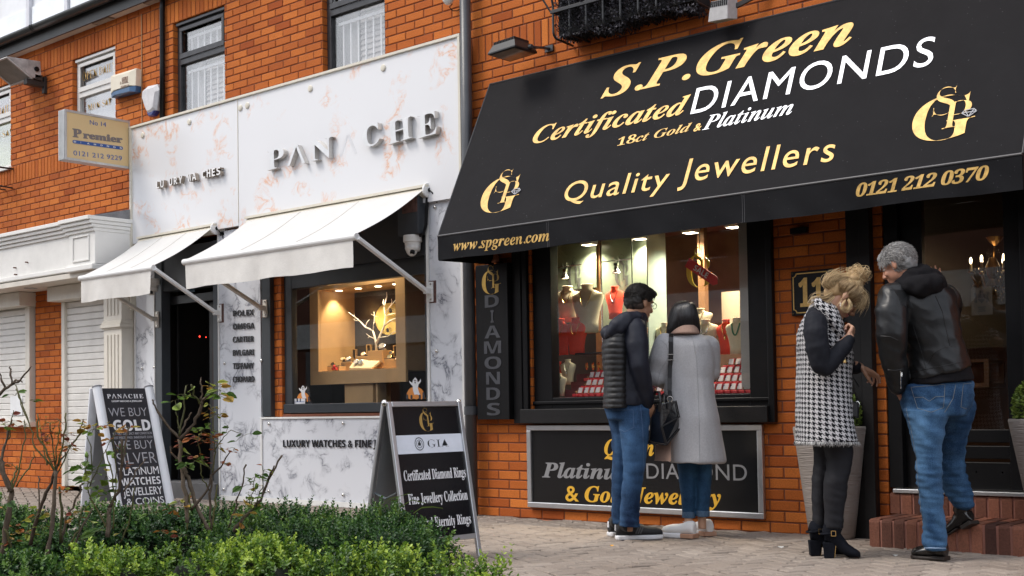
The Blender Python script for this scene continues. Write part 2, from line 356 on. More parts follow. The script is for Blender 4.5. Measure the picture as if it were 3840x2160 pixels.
# eaves
MSOF = mat('soffit_paint', (.62, .56, .47), .6, var=.08)
MB().box((-11, -.105, 5.312), (7.5, .0, 5.33)).build('soffit', MSOF, house)
MBO = mat('black_board', (.03, .03, .031), .45, var=.5, vs=3)
MB().box((-11, -.127, 5.305), (7.5, -.105, 5.50)).build('fascia_board', MBO, house)
g = MB(); prof = []
for k in range(13):
    t = math.pi*k/12; prof.append((-.195-.064*math.cos(t), 5.485-.064*math.sin(t)))
prof += [(-.195+.057, 5.485), (-.195-.057, 5.485)]
g.loft([[V((x, y, z)) for y, z in prof] for x in (-11, 7.5)]); g.build('gutter', mat('black_gutter', (.035, .037, .036), .3, var=.2), house)
gb = MB()
for x in (-8.55, -6.85, -5.2):
    gb.loft([[V((x+d, -.195-.071*math.cos(math.pi*k/12), 5.487-.069*math.sin(math.pi*k/12))) for k in range(13)] for d in (0, .03)], cap=False)
    gb.loft([[V((x+.045+d, -.195-.068*math.cos(math.pi*k/12), 5.487-.066*math.sin(math.pi*k/12))) for k in range(13)] for d in (0, .02)], cap=False)
gb.build('gutter_clip', M_BLACK, house)
MB().add([(-11, -.13, 5.52), (7.5, -.13, 5.52), (7.5, 3, 7.4), (-11, 3, 7.4)], [(0, 1, 2, 3)]).build('roof', mat('roof_tile', (.09, .07, .06), .8), house)
for x in (-5.75, -4.72):     # soffit vents
    v = MB(); v.box((x, -.095, 5.306), (x+.36, -.02, 5.312)); v.build('soffit_vent', mat('vent_brown', (.2, .15, .11), .7), house)
    v = MB()
    for k in range(5): v.box((x+.03, -.088+k*.014, 5.302), (x+.33, -.081+k*.014, 5.306))
    v.build('soffit_vent_slats', mat('vent_pale', (.5, .43, .35), .7), house)
def window(x0, x1, z0, z1, frame_m, kind):
    w = thing('window', None, None, ((x0+x1)/2, .09, z0)); w.parent = house; w.location = V((((x0+x1)/2), -.21, z0))
    fy = .055; fw = .055; mid = z0+(z1-z0)*.60; mb = MB()
    mb.box((x0, fy, z0), (x0+fw, fy+.06, z1)); mb.box((x1-fw, fy, z0), (x1, fy+.06, z1)); mb.box((x0+fw, fy, z1-fw), (x1-fw, fy+.06, z1)); mb.box((x0+fw, fy, z0), (x1-fw, fy+.06, z0+fw))
    mb.box((x0+fw, fy-.004, mid-.03), (x1-fw, fy+.056, mid+.03))
    mb.box((x0+.02, fy-.035, z1-.035), (x1-.02, fy-.002, z1-.005))
    i = fw+.002; sw = .04      # opening casement above
    mb.box((x0+i, fy-.018, mid+.031), (x1-i, fy-.002, mid+.031+sw+.015)); mb.box((x0+i, fy-.018, z1-i-sw), (x1-i, fy-.002, z1-i)); mb.box((x0+i, fy-.018, mid+.087), (x0+i+sw, fy-.002, z1-i-sw)); mb.box((x1-i-sw, fy-.018, mid+.087), (x1-i, fy-.002, z1-i-sw))
    mb.build('frame', frame_m, w, bevel=.003)
    MB().box((x0+fw, fy+.02, mid+.03), (x1-fw, fy+.026, z1-fw)).build('pane', GLASS_UP, w)
    MB().box((x0+fw, fy+.03, z0+fw), (x1-fw, fy+.036, mid-.03)).build('pane', GLASS_UP, w)
    MB().box((x0-.02, -.03, z0-.035), (x1+.02, fy+.02, z0)).build('sill', frame_m, w, bevel=.004)
    if kind == 'barred':
        b = MB()
        for za, zb in ((z0+.06, mid-.05), (mid+.06, z1-.1)):
            for zz in (za+.02, zb-.06): b.box((x0+.08, fy+.075, zz), (x1-.06, fy+.085, zz+.028))
            n = 7
            for k in range(n): b.box((x0+.13+k*(x1-x0-.22)/(n-1)-.007, fy+.086, za), (x0+.13+k*(x1-x0-.22)/(n-1)+.007, fy+.096, zb-.02))
        b.build('security_bars', mat('bar_white', (.85, .86, .88), .5, var=0), w)
        s = MB(); z = z0+.05
        while z < z1-.05: s.box((x0+.30, fy+.15, z), (x1-.06, fy+.172, z+.006)); s.add([(x0+.30, fy+.15, z+.006), (x1-.06, fy+.15, z+.006), (x1-.06, fy+.168, z+.05), (x0+.30, fy+.168, z+.05)], [(0, 1, 2, 3)]); z += .052
        s.build('venetian_blind', mat('blind', (.42, .40, .40), .6, var=0), w)
        MB().box((x0+.06, fy+.14, z0+.05), (x0+.28, fy+.15, z1-.05)).build('curtain', mat('curtain', (.36, .36, .37), .9, var=0), w)
    if kind == 'white':
        MB().box((x0+.06, fy+.14, z0+.05), (x1-.06, fy+.15, z1-.05)).build('window_backing', mat('window_board', (.72, .72, .74), .7), w)
        mb = MB(); letter(mb, 'OPEN DAILY', (x0+.09, fy+.018, mid+.17), (1, 0, 0), (0, 0, 1), (x1-x0)-.19, .1, .001, 'serif', 0, -.035); mb.build('gold_lettering', M_GOLD, w)
        mb = MB(); letter(mb, 'MON-SAT', (x0+.19, fy+.028, mid-.2), (1, 0, 0), (0, 0, 1), (x1-x0)-.40, .085, .001, 'serif', 0, -.035); mb.build('gold_lettering', M_GOLD, w)
    if kind == 'poster':
        MB().box((x0+.06, fy+.14, z0+.05), (x1-.06, fy+.15, z1-.05)).build('window_backing', mat('green_blind', (.45, .52, .2), .8), w)
        MB().box((x0+.06, fy+.138, z1-.32), (x1-.06, fy+.1395, z1-.08)).build('poster_band', mat('mauve', (.4, .2, .25), .8), w)
        mb = MB(); letter(mb, 'OPEN DAILY', (x0+.09, fy+.018, mid+.09), (1, 0, 0), (0, 0, 1), (x1-x0)-.16, .11, .001, 'serif', 0, -.03); mb.build('gold_lettering', M_GOLD, w)
        mb = MB(); letter(mb, 'MON-SAT', (x0+.15, fy+.028, mid-.2), (1, 0, 0), (0, 0, 1), (x1-x0)-.24, .09, .001, 'serif', 0, -.03); mb.build('gold_lettering', M_GOLD, w)
        mb = MB(); letter(mb, 'T', (x1-.3, fy+.136, mid+.12), (1, 0, 0), (0, 0, 1), .18, .22, .001, 'bold'); letter(mb, 'U', (x1-.3, fy+.136, z0+.2), (1, 0, 0), (0, 0, 1), .2, .22, .001, 'bold'); mb.build('blue_lettering', mat('blue_vinyl', (.05, .12, .35), .5), w)
    return w
WF_BLK = mat('weathered_black_frame', (.03, .03, .034), .4, var=.6, vs=14)
WF_WHT = mat('upvc_white', (.7, .69, .66), .4, var=.05)
window(-8.75, -7.80, 3.97, 5.02, WF_WHT, 'poster'); window(-6.325, -5.43, 3.97, 5.02, WF_WHT, 'white')
window(-4.30, -3.41, 3.97, 5.02, WF_BLK, 'barred'); window(-1.89, -1.055, 3.97, 5.02, WF_BLK, 'barred')
# ------------------------------------------------------------------ shuttered white shop
ws = thing('white_shopfront', 'empty white painted shopfront with closed roller shutters and boxed panelled fascia', 'shopfront', (-7.2, -.05, 0))
fx1 = -4.975; fy = -.525; fz0, fz1 = 2.43, 2.985
f = MB(); f.box((-10.4, -.49, fz0+.06), (-5.50, -.02, fz1-.1)); f.build('fascia', mat('fascia_white', (.76, .75, .72), .5, var=.1, vs=2.2), ws)
f = MB(); f.box((-5.50, fy, fz0+.05), (fx1, -.02, fz1-.1)); f.build('fascia_end_block', M_WHITE, ws, bevel=.004)
f = MB()                         # cornice, three steps, returns to the wall
for k, (p, z0, z1) in enumerate(((.022, fz1-.16, fz1-.125), (.045, fz1-.123, fz1-.085), (.07, fz1-.083, fz1-.045), (.095, fz1-.043, fz1))):
    f.box((-10.4, -.49-p, z0), (-5.545-p*.3, -.02, z1)); f.box((-5.54-p*.3, fy-p, z0), (fx1+p*.25, -.02, z1))
f.build('cornice', M_WHITE, ws, bevel=.006)
f = MB(); f.box((-10.4, -.515, fz0), (-5.52, -.02, fz0+.055)); f.box((-5.515, fy-.045, fz0-.015), (fx1+.012, -.02, fz0+.045)); f.build('fascia_bottom_rail', M_WHITE, ws, bevel=.01)
f = MB(); px0, px1, pz0, pz1 = -5.42, -5.08, 2.52, 2.80
for lo, hi in (((px0, pz0), (px1, pz0+.02)), ((px0, pz1-.02), (px1, pz1)), ((px0, pz0+.02), (px0+.02, pz1-.02)), ((px1-.02, pz0+.02), (px1, pz1-.02))): f.box((lo[0], fy-.014, lo[1]), (hi[0], fy, hi[1]))
f.build('panel_moulding', M_WHITE, ws, bevel=.004)
f = MB(); f.add([(-10.4, -.56, fz1+.003), (fx1, -.56, fz1+.003), (fx1, .0, 3.125), (-10.4, .0, 3.125)], [(0, 1, 2, 3)]); f.add([(fx1, -.56, fz1+.002), (fx1, 0, fz1+.002), (fx1, 0, 3.124)], [(0, 1, 2)]); f.build('lead_roof', mat('lead', (.2, .2, .21), .6, var=.3, vs=10, bump=.4, bs=25), ws)
nb = MB(); st_ = MB()
for k in range(14):
    x, z = -7.72+random.gauss(0, .07), 2.565+random.gauss(0, .03); st_.prism([V((x+random.uniform(.02, .06)*math.cos(a), -.4905, z+random.uniform(.008, .022)*math.sin(a))) for a in [j*math.pi/5 for j in range(10)]], (0, -.0004-.0002*k, 0))
st_.build('moss_stain', mat('moss_green', (.42, .40, .27), .9, var=.35, vs=30), ws)
for x, z in ((-7.85, 2.62), (-7.35, 2.60), (-6.72, 2.58), (-6.45, 2.62), (-7.9, 2.52), (-7.38, 2.50), (-6.7, 2.50), (-7.62, 2.73)): nb.lathe([(.008, 0), (.008, .035)], (x, -.49, z), 8, (0, -1, 0))
nb.build('old_fixing', mat('rust', (.12, .05, .03), .8), ws)
MB().box((-10.4, -.515, 2.36), (fx1-.02, -.02, 2.415)).build('fascia_soffit', mat('soffit_cream', (.66, .62, .55), .6), ws)
d = MB()
for x in (-7.9, -6.75): d.lathe([(.075, 0), (.075, .006), (.055, .007), (.05, .002)], (x, -.3, 2.36), 20, (0, 0, -1))
d.build('downlight', mat('downlight_ring', (.4, .39, .38), .4, metal=.5), ws)
def shutter(x0, x1, z0, z1, boxed):
    s = thing('roller_shutter', None, None, ((x0+x1)/2, 0, z0)); s.parent = ws; s.location = V(((x0+x1)/2, 0, z0))-ws.location
    m_ = MB(); z = z0; h = .0765
    while z < z1:
        zt = min(z+h, z1); m_.add([(x0, -.012, z+.006), (x1, -.012, z+.006), (x1, -.016, zt-.012), (x0, -.016, zt-.012), (x1, .002, zt-.002), (x0, .002, zt-.002), (x1, .002, z+.002), (x0, .002, z+.002)], [(0, 1, 2, 3), (3, 2, 4, 5), (7, 6, 1, 0)]); z += h
    m_.box((x0, .004, z0), (x1, .012, z1))
    m_.build('curtain', mat('shutter_white', (.76, .75, .72), .42, var=.09, vs=4), s)
    r = MB(); r.box((x0-.07, -.05, z0), (x0, .03, z1)); r.box((x1, -.05, z0), (x1+.10, .03, z1)); r.build('guide_rail', mat('rail_cream', (.68, .65, .58), .5), s, bevel=.004)
    MB().box((x0-.1, -.21, z1), (x1+.16, .03, z1+.165)).build('shutter_box', mat('rail_cream', (.68, .65, .58), .5), s, bevel=.005)
    if boxed: MB().box((x0-.1, -.09, z0-.06), (x1+.16, .03, z0)).build('sill', mat('rail_cream', (.68, .65, .58), .5), s, bevel=.004)
    return s
shutter(-9.4, -7.345, .80, 2.19, True); shutter(-6.44, -5.52, .05, 2.19, False)
nb = MB(); nb.box(tuple(W(c1(75, 165), -.02)), tuple(W(c1(160, 300), -.02)+V((0, -.003, 0)))); nb.build('paper_notice', mat('paper', (.8, .82, .84), .8), ws)
p = MB(); pxa, pxb, py = -5.35, -4.995, -.2        # pilaster
p.box((pxa, py, .16), (pxb, -.02, 1.80)); p.box((pxa-.03, py-.03, 0.0), (pxb+.02, -.02, .16)); p.box((pxa, py, 1.90), (pxb, -.02, 2.36))
for k, (q, za, zb) in enumerate(((.012, 1.80, 1.815), (.03, 1.816, 1.85), (.02, 1.851, 1.875), (.008, 1.876, 1.899))): p.box((pxa-q, py-q, za), (pxb+q*.6, -.02, zb))
for za, zb in ((.22, 1.74), (1.95, 2.33)):
    for k in range(5):
        if k < 4: p.box((pxa+.055+k*.068, py-.01, za), (pxa+.055+k*.068+.034, py, zb))
p.build('pilaster', mat('pilaster_cream', (.72, .68, .6), .5, var=.05), ws, bevel=.004)
# ------------------------------------------------------------------ marble-clad watch shop
ms = thing('marble_shopfront', 'white marble-effect shopfront with raised silver letters, black doorway and watch window', 'shopfront', (-2.5, -.05, 0))
MARB_P = marble('peach_marble', (.75, .755, .775), (.74, .40, .24), 5.2, .02, .085, .53, .22)
MARB_G = marble('grey_marble', (.69, .71, .755), (.16, .17, .21), 4.6, .018, .085, .455, .1)
pf = -.085
MB().box((-4.955, pf, 2.72), (-3.082, -.01, 3.975)).build('fascia_panel', MARB_P, ms)
MB().box((-3.076, pf, 2.64), (-.075, -.01, 3.985)).build('fascia_panel', MARB_P, ms)
t = MB(); t.box((-4.985, pf-.02, 2.0), (-4.957, -.005, 3.98)); t.box((-4.985, pf-.02, 3.981), (-.045, -.005, 4.005)); t.box((-.072, pf-.02, 2.66), (-.045, 0.0, 3.98)); t.box((-3.0815, pf-.006, 2.75), (-3.0765, pf+.01, 3.98)); t.build('fascia_trim', M_CREAM, ms, bevel=.002)
for q in (a1(1110, 1050), a1(1472, 948), a1(1868, 838), a1(1922, 820), a2(548, 688), a2(1114, 528), a2(1722, 355)):
    c = W(q, pf); MB().lathe([(.03, 0), (.031, .008), (.024, .014), (.006, .016)], c, 20, (0, -1, 0)).build('fixing_cap', M_CREAM, ms, smooth=False)
L_ = LMB(); Lf = LMB(); fpl = lambda p: W(p, pf-.055)
for ch, xl, yl, xr, yr, xt, yt in (('P', 212, 1325, 342, 1290, 212, 1175), ('\u039b', 365, 1290, 505, 1265, 365, 1140), ('N', 552, 1252, 712, 1215, 560, 1095), ('C', 958, 1155, 1085, 1105, 958, 995), ('H', 1152, 1122, 1330, 1070, 1152, 952), ('E', 1382, 1075, 1528, 1035, 1382, 897)):
    letter_px(L_, ch, fpl, a2(xl, yl), a2(xr, yr), a2(xt, yt), n=(0, -1, 0), ext=.05, st='serif', offset=-.004, lift=-.052); letter_px(Lf, ch, fpl, a2(xl, yl), a2(xr, yr), a2(xt, yt), n=(0, -1, 0), ext=.001, st='serif', offset=-.004, lift=-.001)
L_.build('raised_letter', mat('letter_side_steel', (.60, .58, .55), .3, metal=.6, var=.2), ms); Lf.build('letter_face', mat('letter_face_silver', (.70, .71, .72), .3, metal=.25, var=.1), ms); Lf = LMB()
Lg = LMB(); letter_px(Lg, '\u039b', lambda p: W(p, pf-.0008), a2(770, 1218), a2(908, 1190), a2(770, 1060), n=(0, -1, 0), ext=.0006, st='serif', offset=-.004); Lg.build('letter_ghost', mat('letter_ghost_grey', (.66, .665, .69), .3), ms)
L_ = LMB(); z2 = crop(500, 600, 5.6)
for ch, x0, y0, x1, y1, yt in (('L', 478, 600, 540, 588, 455), ('U', 565, 580, 632, 570, 432), ('U', 745, 540, 815, 525, 395), ('R', 848, 515, 918, 500, 365), ('Y', 945, 492, 1020, 485, 340), ('W', 1140, 455, 1215, 440, 308), ('A', 1230, 432, 1315, 415, 278), ('C', 1435, 385, 1510, 370, 235), ('H', 1540, 365, 1615, 350, 200), ('E', 1645, 345, 1712, 330, 180), ('S', 1745, 320, 1825, 300, 160)):
    letter_px(L_, ch, fpl, z2(x0, y0), z2(x1, y1), z2(x0, yt), n=(0, -1, 0), ext=.045, st='bold', lift=-.047); letter_px(Lf, ch, fpl, z2(x0, y0), z2(x1, y1), z2(x0, yt), n=(0, -1, 0), ext=.001, st='bold', lift=-.001)
L_.build('raised_letter', mat('letter_side_tan', (.34, .29, .24), .35, metal=.4, var=.2), ms); Lf.build('letter_face', mat('letter_face_white', (.86, .86, .86), .4), ms)
MB().box((-4.955, -.045, .02), (-4.60, -.005, 2.74)).build('marble_panel', MARB_G, ms)
MB().box((-3.455, -.045, .05), (-2.80, -.005, 2.70)).build('marble_panel', MARB_G, ms)
MB().box((-.485, -.045, .02), (-.10, -.005, 2.64)).build('marble_panel', MARB_G, ms)
MB().box((-2.775, -.045, .05), (-.515, -.005, .805)).build('marble_panel', MARB_G, ms)
t = MB(); t.box((-4.975, -.06, .0), (-4.957, -.002, 2.0)); t.box((-.098, -.075, .0), (-.072, -.002, 2.655)); t.box((-.515, -.06, .826), (-.49, -.004, 2.64))
t.box((-2.798, -.06, .806), (-.517, -.003, .824)); t.box((-2.798, -.06, .05), (-2.778, -.003, .805)); t.box((-3.47, -.058, .0), (-.10, -.003, .048)); t.box((-3.47, -.06, .05), (-3.457, -.003, 2.7))
t.box((-4.60, -.06, .02), (-4.59, -.003, 2.7)); t.build('panel_trim', mat('trim_white', (.78, .78, .76), .4), ms, bevel=.002)
fx = MB()
for q in (c2(212, 360), c2(742, 356), c2(210, 842), c2(742, 868), b1(1632, 1280), b1(1898, 1260), b1(1035, 1318), b1(1122, 1310), b2(1417, 150), b2(1428, 1190), b2(1636, 1178), c1(1605, 830)):
    fx.lathe([(.0, .018), (.012, .017), (.015, .01), (.015, .0)], W(q, -.045), 12, (0, -1, 0), cap=False)
fx.build('fixing_studs', M_STEEL, ms, smooth=True)
M_LETBLK = mat('letter_black', (.02, .02, .024), .25, var=.1)
L_ = LMB(); npl = lambda p: W(p, -.055)
for s_, yb, xl, xr in (('ROLEX', 940, 1688, 1838), ('OMEGA', 1035, 1687, 1842), ('CARTIER', 1130, 1687, 1838), ('BVLGARI', 1226, 1687, 1840), ('TIFFANY', 1322, 1687, 1838), ('CHOPARD', 1418, 1687, 1842)):
    letter_px(L_, s_, npl, b1(xl, yb), b1(xr, yb-8+int((yb-940)*.012)), b1(xl, yb-43), n=(0, -1, 0), ext=.006, st='bold', lift=-.004)
letter_px(L_, 'LUXURY WATCHES & FINE JEWELLERY', npl, c2(308, 527), c2(1262, 531), c2(308, 476), n=(0, -1, 0), ext=.006, st='bold', lift=-.004)
L_.build('raised_letters', M_LETBLK, ms)
# doorway
dr = MB(); dr.box((-4.588, -.05, .16), (-4.47, .06, 2.62)); dr.box((-3.56, -.05, .16), (-3.472, .06, 2.62)); dr.box((-4.47, -.03, 2.17), (-3.56, .12, 2.62)); dr.build('door_frame', mat('door_frame_grey', (.06, .068, .078), .3, var=.12), ms, bevel=.004)
dr = MB(); dr.box((-4.455, .05, 2.03), (-3.57, .10, 2.12)); dr.box((-3.92, .16, .17), (-3.62, .2, 2.1)); dr.box((-4.47, .5, .17), (-3.5, .54, 2.2)); dr.box((-4.47, .13, .17), (-4.44, .5, 2.2)); dr.build('door', mat('door_black', (.007, .007, .008), .35), ms, bevel=.004)
MB().box((-3.86, .15, .3), (-3.66, .158, 1.55)).build('door_panel', mat('door_brown', (.035, .02, .016), .5), ms)
q = crop(560, 820, 3.02); c = W(q(487, 797), .045); MB().box((c.x-.045, .04, c.z-.03), (c.x+.045, .049, c.z+.03)).build('door_sticker', mat('sticker_blue', (.04, .1, .16), .4), ms)
MB().box((-4.60, -.1, -.02), (-3.475, .5, .165)).build('door_step', mat('step_grey', (.09, .09, .095), .8, var=.2, vs=5, bump=.3), ms, bevel=.008)
for q_, r_ in ((q(570, 1335), .011), (q(642, 1342), .006)): MB().ell(W(q_, .145), r_, .006, r_).build('door_led', emit_mat('red_led', (1, .05, .03), 2.5), ms)
# watch window
wf = thing('display_window', None, None, (-1.5, 0, .86)); wf.parent = ms; wf.location = V((-1.5, 0, .86))-ms.location
t = MB(); t.box((-2.775, -.05, .83), (-2.645, .05, 2.66)); t.box((-.55, -.045, .83), (-.49, .09, 2.66)); t.box((-2.53, .03, .86), (-2.42, .1, 2.66)); t.box((-2.53, .01, .86), (-.55, .12, .945)); t.box((-2.42, .03, 2.05), (-.55, .1, 2.66)); t.build('frame', mat('window_frame_dark', (.035, .04, .046), .35, var=.12), wf, bevel=.005)
MB().box((-2.42, .06, .945), (-.55, .066, 2.05)).build('pane', GLASS, wf)
MB().box((-2.645, -.02, 2.60), (-.55, .03, 2.66)).build('lintel', M_DKGREY, wf)
MB().box((-2.8, -.04, 2.2), (-.55, .0, 2.62)).build('awning_header', mat('header_black', (.02, .021, .024), .5), wf)
# ------------------------------------------------------------------ black jeweller's shopfront
js = thing('black_shopfront', 'black framed jeweller shopfront with lit display window and glazed door on brick steps', 'shopfront', (2.2, -.05, 0))
jw = thing('display_window', None, None, (1.67, 0, .76)); jw.parent = js; jw.location = V((1.67, .05, .76))
t = MB(); t.box((.445, -.055, .752), (.535, -.01, 2.8)); t.box((.538, -.045, .752), (.588, -.01, 2.8)); t.box((.60, .02, .77), (.785, .12, 2.75)); t.box((2.555, .02, .77), (2.735, .12, 2.75)); t.box((.785, .02, .77), (2.555, .12, .952)); t.box((.785, .02, 2.3), (2.555, .12, 2.75)); t.box((2.738, -.055, .752), (2.785, -.01, 2.8))
t.box((.60, .0, .90), (2.735, .019, .925)); t.build('frame', M_BLACK, jw, bevel=.005)
t = MB(); t.box((.535, -.085, .752), (2.745, -.01, .865)); t.build('sill', M_BLACKWOOD, jw, bevel=.006)
MB().box((.785, .06, .952), (2.555, .066, 2.3)).build('pane', GLASS, jw)
t = MB(); t.box((3.335, -.06, 0.0), (3.425, -.01, 2.75)); t.box((3.43, -.075, 0.0), (3.505, -.01, 2.75)); t.build('timber_post', M_BLACKWOOD, js, bevel=.004)
jd = thing('door', None, None, (4.1, 0, .31)); jd.parent = js; jd.location = V((4.1, .05, .31))
t = MB(); t.box((3.568, .0, .33), (3.66, .12, 2.75)); t.box((3.66, .05, .33), (3.80, .11, 2.75)); t.box((4.32, .03, .33), (4.42, .12, 2.75)); t.box((4.423, .0, .33), (4.60, .12, 2.75)); t.box((3.80, .04, 2.45), (4.32, .11, 2.75)); t.box((3.80, .04, .33), (4.32, .11, .50)); t.box((3.80, .045, .52), (4.32, .10, .60)); t.box((3.80, .05, .62), (4.32, .10, .70))
t.build('frame', M_BLACK, jd, bevel=.004)
MB().box((3.80, .07, .70), (4.32, .076, 2.45)).build('pane', glass('door_glass', refl=1.0), jd)
t = MB(); t.box((3.60, -.03, .30), (4.55, .11, .325)); t.build('threshold', M_ALU, jd, bevel=.003)
bs = MB()
for k in range(3): bs.lathe([(.006, 0), (.006, .004)], (3.95+k*.16, .044, .44), 8, (0, -1, 0))
bs.build('bolt', M_STEEL, jd)
def brick_steps():
    s = thing('brick_steps', None, None, (4.1, -.2, 0)); s.parent = js; s.location = V((4.1, -.15, .0))
    RED = tone_mat('step_brick', (.085, .036, .027), (.36, .14, .085), .8, .6, 80, .4)
    c0 = G(c4(865, 1245)); x0 = 3.60
    def row(y, z0, z1, xa, xb, dep):
        mb = MB(); mo = MB(); x = xa; w = .078
        while x < xb-.03:
            w_ = min(w, xb-x); t = random.random()**1.3; a, b = x+.0085, x+w_-.0085; r_ = .014
            prof = [(y+dep, z0), (y, z0), (y, z1-r_*1.6), (y+r_*.4, z1-r_*.5), (y+r_*1.4, z1), (y+dep, z1)]
            mb.loft([[V((xx, yy, zz)) for yy, zz in prof] for xx in (a, b)], tone=t); x += w
        mo.box((xa+.004, y+.008, z0), (xb-.004, y+dep, z1-.008))
        return mb, mo
    mb, mo = row(-.44, -.02, .168, x0+.02, 4.72, .225); m2, o2 = row(-.215, .10, .168, x0+.02, 4.72, .2)
    mb.add(m2.v, m2.f); mb.t[-len(m2.f):] = m2.t; m3, o3 = row(-.02-.0, .168, .30, x0-.03, 4.72, .2); mb.add(m3.v, m3.f); mb.t[-len(m3.f):] = m3.t
    mb.build('step_bricks', RED, s, tone=True)
    for o_ in (mo, o2, o3): pass
    mo.add(o2.v, o2.f); mo.add(o3.v, o3.f); mo.build('mortar_bed', mat('step_mortar', (.34, .15, .11), .9, var=.2, bump=.3), s)
brick_steps()
# ------------------------------------------------------------------ far white tower top left
tw = thing('white_tower', 'pale panelled high-rise showing beyond the gutter at the corner', 'building', (-26, 14, 0))
t = MB(); t.box((-40, 14, 0), (-25.6, 22, 30)); t.build('wall', mat('tower_panel', (.75, .76, .78), .5, var=.1, vs=.6), tw)
t = MB()
for k in range(8):
    z = 2.2+k*3.6
    for j in range(6):
        if k > 2 and j < 5: MB().box((-28.2-j*2.5, 13.93, z), (-25.9-j*2.5, 13.99, z+1.9)).build('window', mat('tower_window', (.8, .83, .86), .08, spec=.8, var=.15, vs=.5), tw)
t = MB()
for j in range(7): t.box((-25.95-j*2.5, 13.85, 0), (-25.75-j*2.5, 13.99, 30))
t.build('mullion', mat('tower_mullion', (.6, .6, .64), .5), tw)
# ------------------------------------------------------------------ black wedge awning
AWN = mat('black_canvas', (.0125, .012, .0135), .8, var=.12, vs=5, bump=.12, bs=260, spec=.14)
AWNV = mat('black_valance', (.009, .0092, .011), .8, var=.15, vs=5, bump=.12, bs=260, spec=.14)
ax0, ax1, aY, aZt, aZf, aZv = .22, 4.68, -.663, 3.535, 2.229, 2.032
def dusty(m):
    N, L = nodes(m); b = N['Principled BSDF']; src = b.inputs['Base Color'].links[0].from_socket; t = N.new('ShaderNodeTexCoord'); v = N.new('ShaderNodeTexVoronoi'); v.inputs['Scale'].default_value = 26; v.inputs['Randomness'].default_value = 1; L.new(t.outputs['Object'], v.inputs['Vector'])
    n = N.new('ShaderNodeTexNoise'); n.inputs['Scale'].default_value = 7; L.new(t.outputs['Object'], n.inputs[0]); m1 = N.new('ShaderNodeMath'); m1.operation = 'MULTIPLY'; m1.inputs[1].default_value = .11; L.new(n.outputs[0], m1.inputs[0]); m2 = N.new('ShaderNodeMath'); m2.operation = 'LESS_THAN'; L.new(v.outputs['Distance'], m2.inputs[0]); L.new(m1.outputs[0], m2.inputs[1])
    m3 = N.new('ShaderNodeMath'); m3.operation = 'MULTIPLY'; m3.inputs[1].default_value = .6; L.new(m2.outputs[0], m3.inputs[0]); x = N.new('ShaderNodeMixRGB'); x.inputs[2].default_value = (.13, .13, .135, 1); L.new(m3.outputs[0], x.inputs[0]); L.new(src, x.inputs[1]); L.new(x.outputs[0], b.inputs['Base Color'])
dusty(AWN); dusty(AWNV)
aw = thing('shop_awning', 'large black wedge awning with gold and silver lettering over the jeweller shopfront', 'awning', (2.4, -.02, 3.5))
def sheet(fn, nu, nv, th=0):
    vs = [fn(i/nu, j/nv) for j in range(nv+1) for i in range(nu+1)]
    return vs, [(j*(nu+1)+i, j*(nu+1)+i+1, (j+1)*(nu+1)+i+1, (j+1)*(nu+1)+i) for j in range(nv) for i in range(nu)]
def slope(u, v):
    b = -.010*math.sin(math.pi*u)*math.sin(math.pi*v)*0
    w = .0035*math.sin(u*61+v*3)*(1-v)**3+.004*noise.noise((u*16, v*5, 1))
    return (ax0+(ax1-ax0)*u, aY+(-.03-aY)*v-w, aZf+(aZt-aZf)*v-w)
MB().add(*sheet(slope, 120, 24)).build('canopy', AWN, aw, smooth=True)
def val(u, v):
    x = ax0+(ax1-ax0)*u; k = (1-v)
    return (x, aY-.004+(.010*math.sin(x*7.3+.8*math.sin(x*3))+.005*math.sin(x*19+v*4))*k-.004, aZv+(aZf-.012-aZv)*v+.004*math.sin(x*5.1)*k)
MB().add(*sheet(val, 160, 6)).build('valance', AWNV, aw, smooth=True)
for x in (ax0+.001, ax1-.001):
    sd_ = MB(); sd_.add([(x, -.03, aZt-.004), (x, aY+.003, aZf-.004), (x, aY+.003, aZv), (x, -.012, aZv+.02)], [(0, 1, 2, 3)]); sd_.build('side_panel', AWNV, aw)
p_ = MB(); p_.tube([(ax0, aY-.006, aZf-.004), (ax1, aY-.006, aZf-.004)], .008, 8); p_.build('front_piping', mat('piping_grey', (.075, .075, .08), .5), aw)
p_ = MB(); p_.tube([(ax0, -.028, aZt+.003), (ax1, -.028, aZt+.003)], .008, 6); p_.tube([(ax0, -.03, aZt), (ax0, aY, aZf)], .006, 6); p_.tube([(ax1, -.03, aZt), (ax1, aY, aZf)], .006, 6); p_.build('edge_piping', mat('piping_dark', (.035, .035, .038), .5), aw)
for xa in (1.32, 2.93):
    sm = MB()
    for x in (xa, xa+.015): [sm.bar(val((x-ax0)/(ax1-ax0), j/8), val((x-ax0)/(ax1-ax0), (j+1)/8), .003, .003, (1, 0, 0)) for j in range(8)]
    sm.build('valance_seam', mat('seam_grey', (.05, .05, .055), .7), aw)
fr = MB(); fr.box((ax0+.05, aY+.02, aZv+.03), (ax1-.05, aY+.05, aZv+.06))
for x in (.45, 1.5, 2.99, 4.5): fr.bar((x, -.02, 2.35), (x, aY+.035, aZv+.06), .03, .03)
fr.box((2.93, -.05, 2.02), (3.05, -.012, 2.06)); fr.bar((2.99, -.03, 2.2), (2.99, -.03, 2.02), .03, .03); fr.build('awning_frame', M_BLACK, aw)
aN = V((0, -(aZt-aZf), (-.03-aY))).normalized(); aO = V((ax0, aY, aZf)); apl = lambda p: PL(p, aO+aN*.0038, aN)
tq = crop(2200, 60, 1.84); qq = crop(1650, 560, .91); q5 = crop(3200, 560, 2.275)
L_ = LMB()
letter_px(L_, 'S.P.Green', apl, tq(97, 565), tq(1822, 186), tq(565, 272), n=aN, st='italic', offset=.010, ext=.0006, shear=.03)
